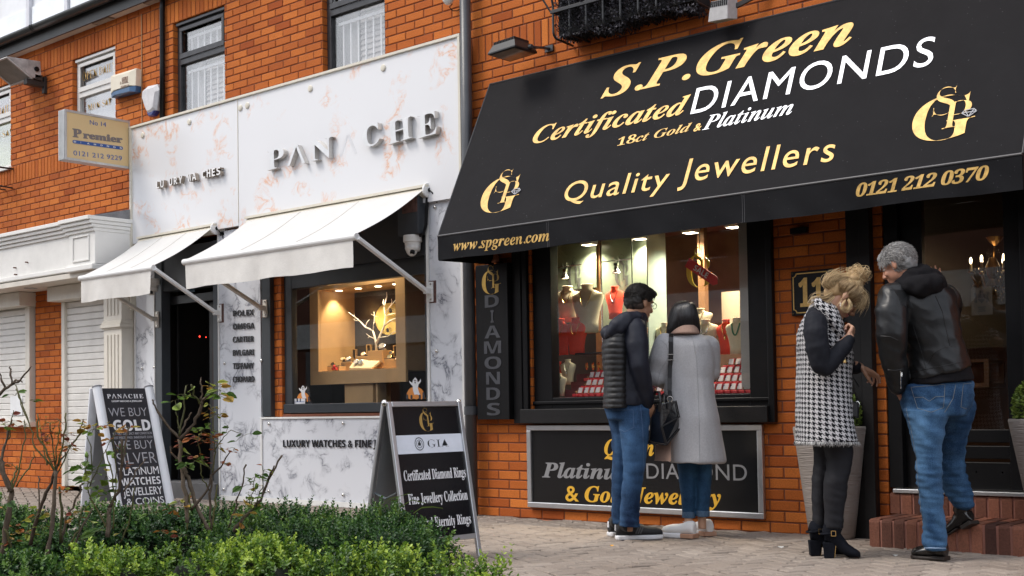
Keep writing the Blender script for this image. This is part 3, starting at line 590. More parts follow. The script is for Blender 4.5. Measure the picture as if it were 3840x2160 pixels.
letter_px(L_, 'Certificated', apl, a3(398, 1118), a3(1600, 878), a3(1585, 742), n=aN, st='italic', offset=.006, ext=.0006, shear=.03)
letter_px(L_, '18ct Gold', apl, a3(1062, 1133), a3(1632, 1016), a3(1630, 952), n=aN, st='italic', ext=.0006, shear=.05)
letter_px(L_, '&', apl, a3(1655, 1022), a3(1716, 1006), a3(1690, 960), n=aN, st='plain', offset=.02, ext=.0006, shear=.2)
letter_px(L_, 'Quality', apl, qq(416, 181), qq(772, 131), qq(655, 79), n=aN, st='plain', offset=.003, ext=.0006, space=1.1)
letter_px(L_, 'Jewellers', apl, qq(815, 115), qq(1340, 39), a4(190, 1133), n=aN, st='plain', offset=.003, ext=.0006, space=1.14)
L_.build('gold_lettering', M_GOLD, aw)
L_ = LMB()
letter_px(L_, 'DIAMONDS', apl, a3(1632, 887), a4(1438, 502), a3(1735, 672), n=aN, st='plain', ext=.0006, space=1.1)
letter_px(L_, 'Platinum', apl, a3(1724, 1010), a4(348, 884), a3(1905, 868), n=aN, st='italic', ext=.0006, shear=.05)
L_.build('silver_lettering', M_SILVERTXT, aw)
vpl = lambda p: W(p, aY-.0105)
L_ = LMB()
letter_px(L_, 'www.spgreen.com', vpl, qq(46, 347), qq(371, 311), qq(60, 321), n=(0, -1, 0), st='italic', offset=.004, ext=.0006)
v_x = q5(20, 404); letter_px(L_, '0121 212 0370', vpl, v_x, q5(1158, 252), q5(60, 286), n=(0, -1, 0), st='serif', shear=.28, offset=.012, ext=.0006, space=.9)
L_.v = [(x, val((x-ax0)/(ax1-ax0), (z-aZv)/(aZf-.012-aZv))[1]+(y-(aY-.0105))-.0015, z) for x, y, z in L_.v]
L_.build('valance_lettering', M_GOLD, aw)
def mono_px(name, fn, n, bl, br, top, m_, par, gem=None):
    O = fn(bl); ux = (fn(br)-O).normalized() if True else None; ux = V((1, 0, 0)) if abs(V(n).x) < .5 else V((0, 1, 0)) if V(n).x > 0 else ux
    uy = V(n).normalized().cross(ux); w = (fn(br)-O).dot(ux); h = (fn(top)-O).dot(uy); mb = MB(); monogram(mb, O, ux, uy, w, h, .0006); mb.build(name, m_, par)
    if gem:
        g_ = MB(); c = O+ux*w*.90+uy*h*.42+V(n).normalized()*.003; a = w*.115; b = h*.065; nn = V(n).normalized()
        pts = [c+ux*x*a+uy*y*b for x, y in ((-1, .25), (-.6, 1), (.6, 1), (1, .25), (0, -1))]
        for i, j in ((0, 1), (1, 2), (2, 3), (3, 4), (4, 0), (0, 3), (1, 4), (2, 4)): g_.bar(pts[i], pts[j], w*.012, w*.012, nn)
        g_.build('diamond_motif', mat('gem_grey', (.40, .41, .44), .5), par)
mono_px('monogram', apl, aN, qq(122, 226), qq(252, 208), qq(214, 72), M_GOLD, aw, M_SILVERTXT)
mono_px('monogram', apl, aN, a4(1255, 1128), a4(1752, 1030), a4(1550, 675), M_GOLD, aw, M_SILVERTXT)
# ------------------------------------------------------------------ cream drop-arm awnings
CREAMC = mat('cream_canvas', (.60, .595, .58), .8, var=.035, vs=4, bump=.08, bs=200)
CREAMV = mat('cream_valance_canvas', (.70, .68, .645), .8, var=.07, vs=5, bump=.15, bs=60)
M_WMET = mat('white_metal', (.78, .78, .77), .3, var=.04)
M_BRKT = mat('bracket_cream', (.62, .58, .52), .45, var=.12); M_RUSTP = mat('bracket_rusty', (.12, .06, .05), .7, var=.5, vs=25)
def drop_awning(label, rx0, rx1, bx0, bx1, bY, bZ, arms, ztop=2.76):
    t = thing('drop_arm_awning', label, 'awning', ((rx0+rx1)/2, -.05, ztop))
    def cv(u, v):
        xa, xb = bx0+(rx0+.03-bx0)*v, bx1+(rx1-.06-bx1)*v; s_ = -.03*math.sin(math.pi*v)
        return (xa+(xb-xa)*u, bY+(-.10-bY)*v, bZ+.02+(ztop-.01-bZ-.02)*v+s_)
    MB().add(*sheet(cv, 30, 16)).build('canopy', CREAMC, t, smooth=True)
    w_ = bx1-bx0
    for k in range(1, 3): 
        sm = MB(); u = k/3; sm.tube([V(cv(u, v/10))+V((0, 0, .0015)) for v in range(11)], .0018, 5)
        sm.build('canopy_seam', mat('seam_tan', (.5, .46, .4), .8), t)
    b = MB(); b.tube([(bx0-.02, bY, bZ), (bx1+.02, bY, bZ)], .029, 14); b.build('front_bar', M_WMET, t, smooth=False)
    def vl(u, v):
        x = bx0+.01+(bx1-bx0-.03)*u; k = 1-v
        return (x, bY-.008+(.012*math.sin(x*9+1.7*math.sin(x*4))+.003*math.sin(x*23+3*v)+.0015*math.sin(x*41-2*v))*k, bZ-.025-.225*k+.005*math.sin(x*7)*k+.03*max(0, .06-u)/.06*k*0)
    MB().add(*sheet(vl, 70, 8)).build('valance', CREAMV, t, smooth=True)
    c = MB(); c.tube([(rx0, -.085, ztop-.04), (rx1-.05, -.085, ztop-.04)], .042, 14); c.box((rx0-.01, -.13, ztop), (rx1-.02, -.04, ztop+.022)); c.build('roller_cassette', M_CREAM, t)
    e = MB(); e.lathe([(.062, 0), (.064, .02), (.05, .024), (.016, .026)], (rx1-.045, -.085, ztop-.025), 20, (1, 0, 0)); e.box((rx1-.03, -.045, ztop-.1), (rx1+.05, -.002+pf*0-.088*0-.005, ztop+.06)); e.build('roller_end_plate', M_WMET, t, bevel=.003)
    d = MB(); d.lathe([(.018, 0), (.018, .006)], (rx1-.018, -.085, ztop-.025), 12, (1, 0, 0)); d.tube([(rx1-.015, -.085, ztop-.025), (rx1+.02, -.09, ztop-.05), (rx1+.035, -.06, ztop-.09), (rx1+.03, -.03, ztop-.16)], .006, 6); d.build('motor_cable', M_BLACK, t)
    for xa, rusty in arms:
        a = thing('arm', None, None); a.parent = t; a.location = V((xa, -.06, 1.87))-t.location
        q = MB(); A_, B_ = V((xa, -.11, 1.88)), V((bx1+.012 if xa > (bx0+bx1)/2 else bx0+.10, bY+.015, bZ-.012)); q.bar(A_, B_, .032, .045, (1, 0, 0))
        q.build('arm_tube', M_WMET if not rusty else M_BRKT, a, bevel=.006)
        q = MB(); q.box((xa-.018, -.13, 1.855), (xa+.018, -.065, 1.905)); q.box((xa-.03, -.066, 1.79), (xa+.03, -.05, 1.96)); q.build('bracket', M_WMET if not rusty else M_BRKT, a, bevel=.004)
        q = MB(); q.box((xa-.075, -.049, 1.78), (xa+.055, -.045+.0, 1.97)); q.build('back_plate', M_RUSTP, a)
        q = MB()
        for dz in (-.065, .065): q.lathe([(.01, 0), (.008, .008)], (xa+.012, -.066, 1.875+dz), 6, (0, -1, 0))
        q.build('bolt', M_STEEL, a)
    return t
drop_awning('smaller cream drop-arm awning pulled down over the black doorway', -4.80, -3.42, -4.83, -3.53, -.77, 2.288, ((-3.44, 0), (-4.54, 1)), 2.755)
drop_awning('wider cream drop-arm awning pulled down over the watch display window', -2.92, -.42, -2.86, -.52, -.86, 2.278, ((-.465, 0), (-2.71, 1)), 2.765)
# ------------------------------------------------------------------ signs
s = thing('hanging_sign', 'tall narrow black sign spelling DIAMONDS downwards under a gold monogram', 'sign', (.27, -.03, 1.4))
MB().box((.092, -.10, .786), (.437, -.012, 2.045)).build('board', M_BLACK, s, bevel=.003)
L_ = LMB(); zd = crop(1800, 700, 1.932)
tops = [812, 920, 1030, 1140, 1250, 1358]
lz = [1.765, 1.665, 1.545, 1.415, 1.285, 1.155, 1.025, .895]
for ch, z, w_ in zip('DIAMONDS', (1.70, 1.575, 1.45, 1.325, 1.20, 1.075, .95, .825), (.155, .035, .17, .185, .18, .15, .15, .14)):
    letter(L_, ch, (.272-w_/2, -.1015, z-.005), (1, 0, 0), (0, 0, 1), w_, .10, .002, 'bold')
L_.build('grey_lettering', mat("grey_vinyl", (.05, .053, .063), .45, var=.25, vs=14), s)
mb = MB(); monogram(mb, V((.165, -.1015, 1.80)), V((1, 0, 0)), V((0, 0, 1)), .205, .235, .002); mb.build('monogram', mat('gold_dull', (.42, .27, .06), .5, var=.25, vs=20), s)
s = thing('framed_sign', 'wide black sign in a silver frame fixed low on the brick below the jewellery window', 'sign', (1.6, -.02, .4))
MB().box((.575, -.02, .10), (2.66, -.008, .725)).build('panel', mat('sign_black', (.008, .008, .009), .25, var=.1), s)
f = MB(); x0, x1, z0, z1, w_ = .56, 2.675, .088, .738, .042
f.box((x0, -.04, z0), (x1, -.006, z0+w_)); f.box((x0, -.04, z1-w_), (x1, -.006, z1)); f.box((x0, -.04, z0+w_), (x0+w_, -.006, z1-w_)); f.box((x1-w_, -.04, z0+w_), (x1, -.006, z1-w_)); f.build('frame', M_ALU, s, bevel=.005)
spl = lambda p: W(p, -.0215); L_ = LMB()
letter_px(L_, 'Platinum', spl, c3(445, 742), c3(1128, 762), c3(475, 633), n=(0, -1, 0), st='italic', offset=.012, ext=.0015)
letter_px(L_, 'DIAMOND', spl, c3(1192, 752), c4(4, 768), c3(1210, 643), n=(0, -1, 0), st='plain', ext=.0015, space=1.05)
L_.build('grey_lettering', mat('grey_vinyl_light', (.26, .26, .27), .4, var=.06), s)
L_ = LMB()
letter_px(L_, 'Queen', spl, c3(890, 583), c3(1245, 588), c3(890, 470), n=(0, -1, 0), st='italic', offset=.012, ext=.0015)
letter_px(L_, '& Gold Jewellery', spl, c3(612, 912), c3(1726, 945), c3(640, 800), n=(0, -1, 0), st='italic', offset=.012, ext=.0015)
L_.build('yellow_lettering', mat('yellow_vinyl', (.80, .45, .04), .45, var=.05), s)
zc = crop(2950, 960, 2.416)
s = thing('number_plate', 'black and gold plate with the house number eleven on brick', 'plate', (3.06, -.01, 1.6))
MB().box((2.917, -.03, 1.468), (3.22, -.006, 1.768)).build('plate', M_BLACK, s, bevel=.004)
f = MB(); x0, x1, z0, z1, t_ = 2.932, 3.205, 1.483, 1.753, .007
for lo, hi in (((x0+.03, z0), (x1-.03, z0+t_)), ((x0+.03, z1-t_), (x1-.03, z1)), ((x0, z0+.03), (x0+t_, z1-.03)), ((x1-t_, z0+.03), (x1, z1-.03))): f.box((lo[0], -.033, lo[1]), (hi[0], -.0302, hi[1]))
for cx, cz, a0 in ((x0, z0, 0), (x1, z0, 90), (x1, z1, 180), (x0, z1, 270)):
    f.tube([(cx+.0265*math.cos(R(a0+k*15)), -.0316, cz+.0265*math.sin(R(a0+k*15))) for k in range(7)], .0035, 6)
letter(f, '1', (2.975, -.0305, 1.53), (1, 0, 0), (0, 0, 1), .085, .19, .002, 'serif', 0, .02); letter(f, '1', (3.072, -.0305, 1.525), (1, 0, 0), (0, 0, 1), .085, .19, .002, 'serif', 0, .02)
f.build('gold_numerals', M_GOLD, s)
f = MB()
for cx, cz in ((2.93, 1.481), (3.207, 1.481), (2.93, 1.755), (3.207, 1.755)): f.lathe([(.007, 0), (.005, .006), (.001, .007)], (cx, -.03, cz), 10, (0, -1, 0))
f.build('screw', mat('brass_dark', (.1, .07, .03), .4, metal=.8), s)
# projecting sign
s = thing('projecting_sign', 'beige box sign for number fourteen projecting from the wall on two brackets', 'sign', (-5.06, -.05, 3.8))
MB().box((-5.12, -.84, 3.555), (-5.0, -.095, 4.06)).build('sign_box', mat('sign_beige', (.68, .50, .26), .4, var=.04, vs=2), s, bevel=.002)
f = MB(); X0, X1 = -5.128, -4.994
f.box((X0, -.855, 3.545), (X1, -.832, 4.075)); f.box((X0, -.10, 3.545), (X1, -.085, 4.075)); f.box((X0, -.832, 4.05), (X1, -.10, 4.075)); f.box((X0, -.832, 3.545), (X1, -.10, 3.57))
for k in range(5): f.box((X0+.012+k*.024, -.862, 3.547), (X0+.026+k*.024, -.855, 4.073))
f.build('frame', mat('sign_alu', (.55, .55, .54), .4, metal=.6, var=.1), s, bevel=.002)
f = MB()
for z in (3.97, 3.68): f.bar((-5.06, -.09, z), (-5.06, -.004, z), .05, .05); f.box((-5.10, -.02, z-.05), (-5.02, -.0, z+.05))
f.build('bracket', mat('galvanised', (.25, .24, .23), .5, metal=.5), s)
zp = crop(100, 400, 3.2205); ppl = lambda p: XP(p, -4.9985); M_BLUE = mat('blue_vinyl', (.045, .07, .2), .5, var=.05)
L_ = LMB(); letter_px(L_, 'No 14', ppl, zp(763, 214), zp(960, 243), zp(763, 160), n=(1, 0, 0), st='plain', ext=.001); letter_px(L_, '0121 212 9229', ppl, zp(566, 585), zp(1152, 652), zp(566, 528), n=(1, 0, 0), st='plain', ext=.001); L_.build('blue_lettering', M_BLUE, s)
L_ = LMB(); letter_px(L_, 'P', ppl, zp(556, 362), zp(668, 375), zp(556, 262), n=(1, 0, 0), st='serif', offset=.035, ext=.001); letter_px(L_, 'remier', ppl, zp(682, 378), zp(1160, 437), zp(1000, 337), n=(1, 0, 0), st='serif', offset=.04, ext=.001); L_.build('grey_lettering', mat('sign_grey', (.19, .16, .155), .5), s)
bl, br, tl = ppl(zp(572, 442)), ppl(zp(1145, 520)), ppl(zp(572, 402)); h_ = (tl-bl).z; f = MB(); n_ = 16
pts = [V((-4.9985, bl.y-.0, bl.z+h_/2))+V((0, -h_/2*math.sin(math.pi*k/8), h_/2*math.cos(math.pi*k/8))) for k in range(9)]
pts += [V((-4.9985, br.y, br.z+h_/2))+V((0, h_/2*math.sin(math.pi*k/8), -h_/2*math.cos(math.pi*k/8))) for k in range(9)]
f.prism(pts[::-1], (.0012, 0, 0)); f.build('blue_band', mat('band_blue', (.03, .09, .3), .45), s)
L_ = LMB(); yL, yR = bl.y+.01, br.y-.01
for k, ch in enumerate('DIAMONDS'): y = yL+(yR-yL)*k/7; letter(L_, ch, (-4.997, y-.013, bl.z+(br.z-bl.z)*k/7+h_*.26), (0, 1, 0), (0, 0, 1), .026 if ch != 'I' else .005, h_*.5, .001, 'bold')
L_.build('white_lettering', M_WHITE, s)
# ------------------------------------------------------------------ A-boards
def stretch_text(mb, s, P, ux, uy, x0, x1, zb, zt, st, **k): letter(mb, s, P+ux*x0+uy*zb, ux, uy, x1-x0, zt-zb, st=st, **k)
def a_board(name, label, tl, tr, br, bl, back_t, back_b, frame_m, panel_m, fw, lip):
    """corners of the visible face (top/bottom, left/right) and where the back leaf starts and ends"""
    t = thing(name, label, 'sign board', (bl+br)/2); tl, tr, br, bl = map(V, (tl, tr, br, bl))
    ux = (br-bl).normalized(); up = ((tl-bl)+(tr-br))/2; H = up.length; uy = up.normalized(); n = ux.cross(uy).normalized(); w = (br-bl).length
    P0 = bl
    def at(x, z, d=0): return P0+ux*x+uy*z+n*d
    z0 = lip
    fp = MB(); fp.obox(at(w/2, (z0+H)/2, -.006), ux*(w/2-.006), uy*((H-z0)/2-.005), n*.004); fp.build('front_panel', panel_m, t)
    f = MB()
    for x in (fw/2, w-fw/2): f.bar(at(x, 0, 0), at(x, H, 0), fw, .022, n)
    if fw < .05: f.bar(at(fw, H-fw/2, 0.001), at(w-fw, H-fw/2, .001), fw, .022, n)
    if fw < .05: f.bar(at(fw, z0+fw/2, .001), at(w-fw, z0+fw/2, .001), fw, .022, n)
    f.build('front_frame', frame_m, t, bevel=.004)
    sh = V(back_t)-tl; b0, b1 = V(back_b), V(back_t); upb = (b1-b0); uyb = upb.normalized(); nb_ = uyb.cross(ux).normalized(); Hb = upb.length
    b = MB(); b.obox(b0+ux*w/2+uyb*(Hb+z0)/2, ux*(w/2-.008), uyb*((Hb-z0)/2-.01), nb_*.004); b.build('back_panel', mat('board_back', (.33, .34, .35), .45, metal=.3, var=.08), t)
    b = MB()
    for x in (fw/2, w-fw/2): b.bar(b0+ux*x, b1+ux*x, fw, .022, nb_)
    if fw < .05: b.bar(b1+ux*fw-uyb*fw/2, b1+ux*(w-fw)-uyb*fw/2, fw, .02, nb_)
    b.build('back_frame', frame_m, t, bevel=.004)
    return t, at, ux, uy, n, w, H
# watch shop board (narrow tall)
tr, br = V((-3.775, -.62, 1.135)), V((-3.415, -.62, 0.0)); tl, bl = V((-3.80, -1.25, 1.128)), V((-3.45, -1.25, 0))
M_BRDW = mat('board_white', (.74, .76, .80), .35, var=.03)
t, at, ux, uy, n, w, H = a_board('pavement_sign', 'tall black and white gold-buying board standing behind the rose bushes', tl, tr, br, bl, tl+V((-.06, 0, -.004)), V((-4.03, -1.25, 0)), M_BRDW, mat('board_charcoal', (.028, .028, .034), .35, var=.06), .085, 0.02)
for x in (.0425, w-.0425):
    MB().tube([at(x, 0, .0), at(x, H, 0)], .044, 14).build('side_pole', M_BRDW, t, smooth=False); MB().lathe([(.047, 0), (.047, .012), (.03, .02)], at(x, H, 0), 14, uy).build('pole_cap', mat('cap_grey', (.2, .2, .22), .4), t)
L_ = LMB(); L2 = LMB()
k = dict(ext=.0012, lift=.0)
P = at(0, 0, 0.0005)
def tx(mb, s, x0, x1, zb, zt, st, **kw): letter(mb, s, at(x0, zb, -.0015), ux, uy, x1-x0, zt-zb, .0015, st, **kw)
xa, xb = .12, w-.10
tx(L_, 'P\u039bN\u039bCHE', xa+.01, xb-.02, H-.108, H-.063, 'serif', space=1.3)
tx(L_, 'LUXURY WATCHES & JEWELLERY', xa+.05, xb-.04, H-.145, H-.128, 'bold')
tx(L2, 'WE BUY', xa, xb-.01, H-.29, H-.205, 'plain', offset=-.012); tx(L_, 'GOLD', xa+.02, xb, H-.435, H-.325, 'bold', offset=.015)
tx(L2, '9CT 18CT 22CT 24CT ANY CONDITION', xa, xb, H-.475, H-.452, 'thin'); tx(L2, 'BEST PRICES PAID. IMMEDIATE CASH', xa, xb, H-.515, H-.492, 'thin')
tx(L2, 'WE BUY', xa, xb-.01, H-.62, H-.535, 'plain', offset=-.012); tx(L2, 'SILVER', xa, xb, H-.765, H-.655, 'plain', offset=-.01)
tx(L_, 'PLATINUM', xa, xb, H-.875, H-.80, 'plain'); tx(L_, 'WATCHES', xa, xb, H-.975, H-.90, 'bold'); tx(L_, 'JEWELLERY', xa, xb, H-1.075, H-1.0, 'plain', offset=.008); tx(L_, '& COINS', xa+.02, xb, H-1.165, H-1.10, 'plain')
L_.build('white_lettering', mat('white_vinyl', (.8, .8, .82), .5), t); L2.build('pale_grey_lettering', mat('pale_vinyl', (.42, .42, .45), .5), t)
# jeweller board
tr, br = V((1.845, -2.17, .927)), V((2.0, -2.17, 0.0)); tl, bl = V((1.81, -2.745, .918)), V((1.965, -2.745, 0))
t, at, ux, uy, n, w, H = a_board('pavement_sign', 'black poster board in an aluminium A-frame beside the end of the hedge', tl, tr, br, bl, tl+V((-.035, 0, -.008)), V((1.575, -2.74, 0)), M_ALU, mat('poster_black', (.006, .006, .008), .22, var=.1), .03, .115)
MB().obox(at(w/2, H-.248, -.0015), ux*(w/2-.028), uy*.054, n*.0008).build('white_band', mat('band_white', (.72, .76, .84), .35), t)
L_ = MB(); monogram(L_, at(w*.40, H-.175, -.0012), ux, uy, .11, .138, .001); L_.build('monogram', mat('gold_print', (.42, .26, .07), .4), t)
L_ = MB(); tx(L_, 'GIA', w*.47, w*.76, H-.270, H-.224, 'serif', offset=-.03); L_.build('initials', mat('print_black', (.02, .025, .03), .4), t); L_ = MB()
c = at(w*.36, H-.247, 0)
for k_ in range(40):
    a_ = 2*math.pi*k_/40; p_ = c+ux*math.cos(a_)*.033+uy*math.sin(a_)*.036; L_.obox(p_, ux*.0022, uy*.0022, n*.0009)
ring = [c+ux*math.cos(2*math.pi*k_/28)*.021+uy*math.sin(2*math.pi*k_/28)*.023 for k_ in range(29)]; L_.tube(ring, .0016, 5); L_.obox(c-uy*.002, ux*.010, uy*.008, n*.0009); L_.obox(c+uy*.011, ux*.005, uy*.004, n*.0009)
L_.build('round_seal', mat('print_black', (.02, .025, .03), .4), t)
L_ = LMB(); tx(L_, 'Certificated Diamond Rings', .06, w-.035, H-.455, H-.395, 'serif'); tx(L_, 'Fine Jewellery Collection', .07, w-.045, H-.590, H-.530, 'serif'); tx(L_, 'and Eternity Rings', .16, w-.045, H-.730, H-.672, 'serif')
tx(L_, 'Wedding', .035, .15, H-.730, H-.672, 'serif'); L_.build('white_lettering', mat('white_vinyl', (.8, .8, .82), .5), t)
f = MB()
for x in (0, w): f.lathe([(.001, -.012), (.018, -.008), (.02, .008), (.012, .014)], at(x, H-.003, -.018), 14, ux)
f.build('corner_cap', M_STEEL, t, smooth=True)
f = MB(); f.bar(at(.02, .42, -.03), at(.02, .40, -.14), .003, .02, ux); f.bar(at(.02, .40, -.13), at(.02, .45, -.24), .003, .02, ux); f.build('hinge_strap', mat('strap_steel', (.4, .48, .52), .35, metal=.7), t)
# ------------------------------------------------------------------ pipes, lamps, alarms, cameras
t = thing('downpipe', 'grey painted rainwater downpipe running down the brick between the two jewellers', 'pipe', (.012, -.09, 0))
MB().tube([(.012, -.09, -.03), (.012, -.09, 5.4)], .047, 20).build('pipe', mat('pipe_grey', (.055, .058, .066), .36, var=.15, vs=8, bump=.05), t, smooth=True)
for z in (.86, 2.7):
    f = MB(); f.lathe([(.056, -.035), (.056, .035)], (.012, -.09, z), 20); f.box((-.07, -.03, z-.02), (.095, -.008, z+.02)); f.build('pipe_collar', mat('pipe_grey', (.055, .058, .066), .36), t)
t = MB(); t.tube([(-4.46, -.035, 3.99), (-4.452, -.035, 4.6), (-4.45, -.035, 5.2), (-4.43, -.04, 5.31)], .028, 12)
tag(t.build('waste_pipe', M_BLACK, smooth=True), 'thin black vertical pipe on the brick left of the black sash window', 'pipe')
t = MB(); t.tube([(-4.885, -.006, 3.98), (-4.885, -.006, 5.25)], .006, 6); tag(t.build('cable', mat('cable_tan', (.42, .24, .12), .7)), 'thin tan cable running straight up the brick beside the alarm box', 'cable')
def tube_thing(name, path, r, m_, label, cat): return tag(MB().tube(path, r, 8).build(name, m_, smooth=True), label, cat)
# big square floodlight, far left
fl = thing('floodlight', 'large weathered grey floodlight on a black arm under the gutter', 'floodlight', (-6.98, -.05, 4.85))
side = [(-.515, 5.07), (-.10, 5.095), (-.085, 4.905), (-.20, 4.875)]
MB().prism([V((-7.38, y, z)) for y, z in side], (.5, 0, 0)).build('lamp_body', mat('lamp_grey', (.42, .40, .39), .6, var=.35, vs=9), fl, bevel=.006)
d = (V((0, -.515, 5.07))-V((0, -.20, 4.875))).normalized(); nn = V((0, d.z, -d.y)); nn = nn if nn.z < 0 else -nn
f = MB(); c = V((-7.13, -.3575, 4.9725))+nn*.004; f.obox(c, V((.225, 0, 0)), d*.165, nn*.003); f.build('lamp_glass', mat('lamp_glass_dusty', (.20, .19, .16), .3, var=.25, vs=7), fl)
f = MB(); f.obox(c+nn*.004+V((.238, 0, 0)), V((.012, 0, 0)), d*.185, nn*.006); f.obox(c+nn*.004-V((.238, 0, 0)), V((.012, 0, 0)), d*.185, nn*.006); f.obox(c+nn*.004+d*.176, V((.225, 0, 0)), d*.01, nn*.006); f.obox(c+nn*.004-d*.176, V((.225, 0, 0)), d*.01, nn*.006); f.build('glass_rim', mat('lamp_rim', (.5, .49, .47), .5, var=.2), fl)
f = MB(); f.lathe([(.03, 0), (.03, .012), (.015, .016)], (-6.88, -.15, 4.99), 16, (1, 0, 0)); f.build('pivot_knob', M_BLACK, fl)
f = MB(); f.box((-6.96, -.04, 4.73), (-6.90, -.004, 4.93)); f.box((-6.98, -.26, 4.80), (-6.90, -.041, 4.865)); f.box((-6.92, -.17, 4.866), (-6.88, -.07, 4.93)); f.build('mounting_arm', mat('arm_black', (.03, .026, .024), .6, var=.4, vs=20), fl, bevel=.004)
# small black floodlight
fl = thing('floodlight', 'small black floodlight on a bracket above the corner of the black awning', 'floodlight', (.78, -.02, 3.7))
zb_ = 3.645; o = V((.53, -.13, zb_)); ex, ey = V((.285, 0, .012)), V((0, -.27, .0)); ez = V((0, 0, 1))
P4 = [o, o+ex, o+ex+ey, o+ey]; cen = o+(ex+ey)/2
f = MB(); top = [cen+(p-cen)*.78+ez*.075 for p in P4]; f.loft([P4, [p+ez*.012 for p in P4], top]); f.build('lamp_body', mat('lamp_black', (.014, .014, .016), .45, var=.15), fl, bevel=.003)
f = MB(); f.add([cen+(p-cen)*.86-ez*.003 for p in P4], [(0, 1, 2, 3)]); f.build('lamp_glass', mat('lamp_lens', (.30, .22, .16), .08, spec=.8, var=.2, vs=10), fl)
f = MB()
for k in range(14):
    q = top[3]+(top[2]-top[3])*(k+.5)/14; f.obox(q+V((0, .09, .01)), V((.003, 0, 0)), V((0, .09, 0)), V((0, 0, .012)))
f.build('cooling_fin', mat('lamp_black', (.03, .03, .034), .45), fl)
f = MB(); f.bar(o+ex+V((.012, -.10, .03)), V((.84, -.005, 3.715)), .03, .012); f.lathe([(.018, 0), (.018, .03)], o+ex+V((0, -.10, .03)), 10, (1, 0, 0)); f.box((.80, -.02, 3.69), (.88, -.004, 3.74)); f.build('bracket', M_DKGREY, fl)
# grey uplighter over the awning
z9 = crop(2000, 0, 3.22); fl = thing('floodlight', 'pale grey slotted lamp housing on a stub arm right of the window box', 'floodlight', (2.65, -.02, 3.72))
Yg = -.22; A_, B_, C_, D_ = W(z9(2108, 268), Yg), W(z9(2345, 225), Yg), W(z9(2345, -20), Yg), W(z9(2140, 20), Yg)
f = MB(); f.loft([[A_, B_, C_, D_], [p+V((.0, .13, .02)) if k_ in (0, 3) else p+V((.02, .10, .015)) for k_, p in enumerate((A_, B_, C_, D_))]]); f.build('lamp_body', mat('lamp_palegrey', (.44, .43, .43), .6, var=.12, vs=20), fl, bevel=.004)
f = MB()
for k in range(9):
    a_ = D_+(C_-D_)*(k+.5)/9; b_ = A_+(B_-A_)*(k+.5)/9; p, q = a_+(b_-a_)*.02, a_+(b_-a_)*.3; f.bar(p+V((0, -.001, 0)), q+V((0, -.001, 0)), .010, .004, (0, 1, 0))
f.build('slot', M_BLACK, fl)
f = MB(); f.bar(B_+V((-.0, .09, .10)), V((2.83, -.004, 3.75)), .03, .03); f.build('bracket', mat('arm_black', (.03, .026, .024), .6), fl)
# alarm boxes
t = thing('alarm_box', 'cream rectangular alarm box with a blue base on the brick by the white window', 'alarm', (-5.15, -.02, 4.5))
P0 = [(-5.395, 4.45), (-4.90, 4.45), (-4.885, 4.637), (-5.395, 4.645)]
f = MB(); f.loft([[V((x, -.004, z)) for x, z in P0], [V((x, -.075, z)) for x, z in P0], [V((-5.30 if x < -5 else -4.99, -.10, z+(.012 if z < 4.5 else -.03))) for x, z in P0]]); f.build('box', mat('alarm_cream', (.74, .68, .55), .45, var=.05), t, bevel=.004)
f = MB(); P1 = [(-5.385, 4.40), (-4.91, 4.385), (-4.9, 4.449), (-5.395, 4.449)]; f.loft([[V((x, -.004, z)) for x, z in P1], [V((x, -.07, z)) for x, z in P1], [V((-5.3 if x < -5 else -4.99, -.095, z+(.012 if z < 4.42 else 0))) for x, z in P1]]); f.build('blue_lens', mat('alarm_blue', (.03, .10, .22), .3, var=.1), t)
L_ = LMB(); apn = lambda p: W(p, -.103); 
for s_, l, r, tp in (('UDIBLE', (945, 628), (993, 615), (945, 603)), ('& ISUAL', (932, 656), (996, 640), (932, 632)), ('SECURITY LTD', (937, 682), (1000, 668), (937, 668))): letter_px(L_, s_, apn, a1(*l), a1(*r), a1(*tp), n=(0, -1, 0), ext=.001, st='bold')
L_.build('brown_lettering', mat('brown_vinyl', (.22, .12, .08), .6), t)
t = thing('alarm_box', 'white pentagonal alarm siren with dark blue tip beside the black pipe', 'alarm', (-4.62, -.02, 4.22))
pent = [(-4.80, 4.375), (-4.70, 4.41), (-4.52, 4.40), (-4.48, 4.33), (-4.535, 4.12), (-4.60, 4.085), (-4.68, 4.085), (-4.74, 4.16), (-4.81, 4.30)]
cen = V((-4.64, 0, 4.26)); f = MB(); f.loft([[V((x, -.004, z)) for x, z in pent], [V((x, -.05, z)) for x, z in pent], [cen+(V((x, 0, z))-cen)*.72+V((0, -.085, 0)) for x, z in pent]]); f.build('siren_cover', mat('siren_white', (.62, .61, .63), .5, var=.15, vs=12), t, bevel=.004)
pb = [(-4.715, 4.125), (-4.538, 4.118), (-4.60, 4.075), (-4.685, 4.078)]; f = MB(); f.loft([[V((x, -.006, z)) for x, z in pb], [V((x, -.056, z)) for x, z in pb], [V((-4.63+(x+4.63)*.75, -.07, 4.12+(z-4.12)*.8)) for x, z in pb]]); f.build('blue_strobe', mat('siren_blue', (.02, .03, .18), .3), t)
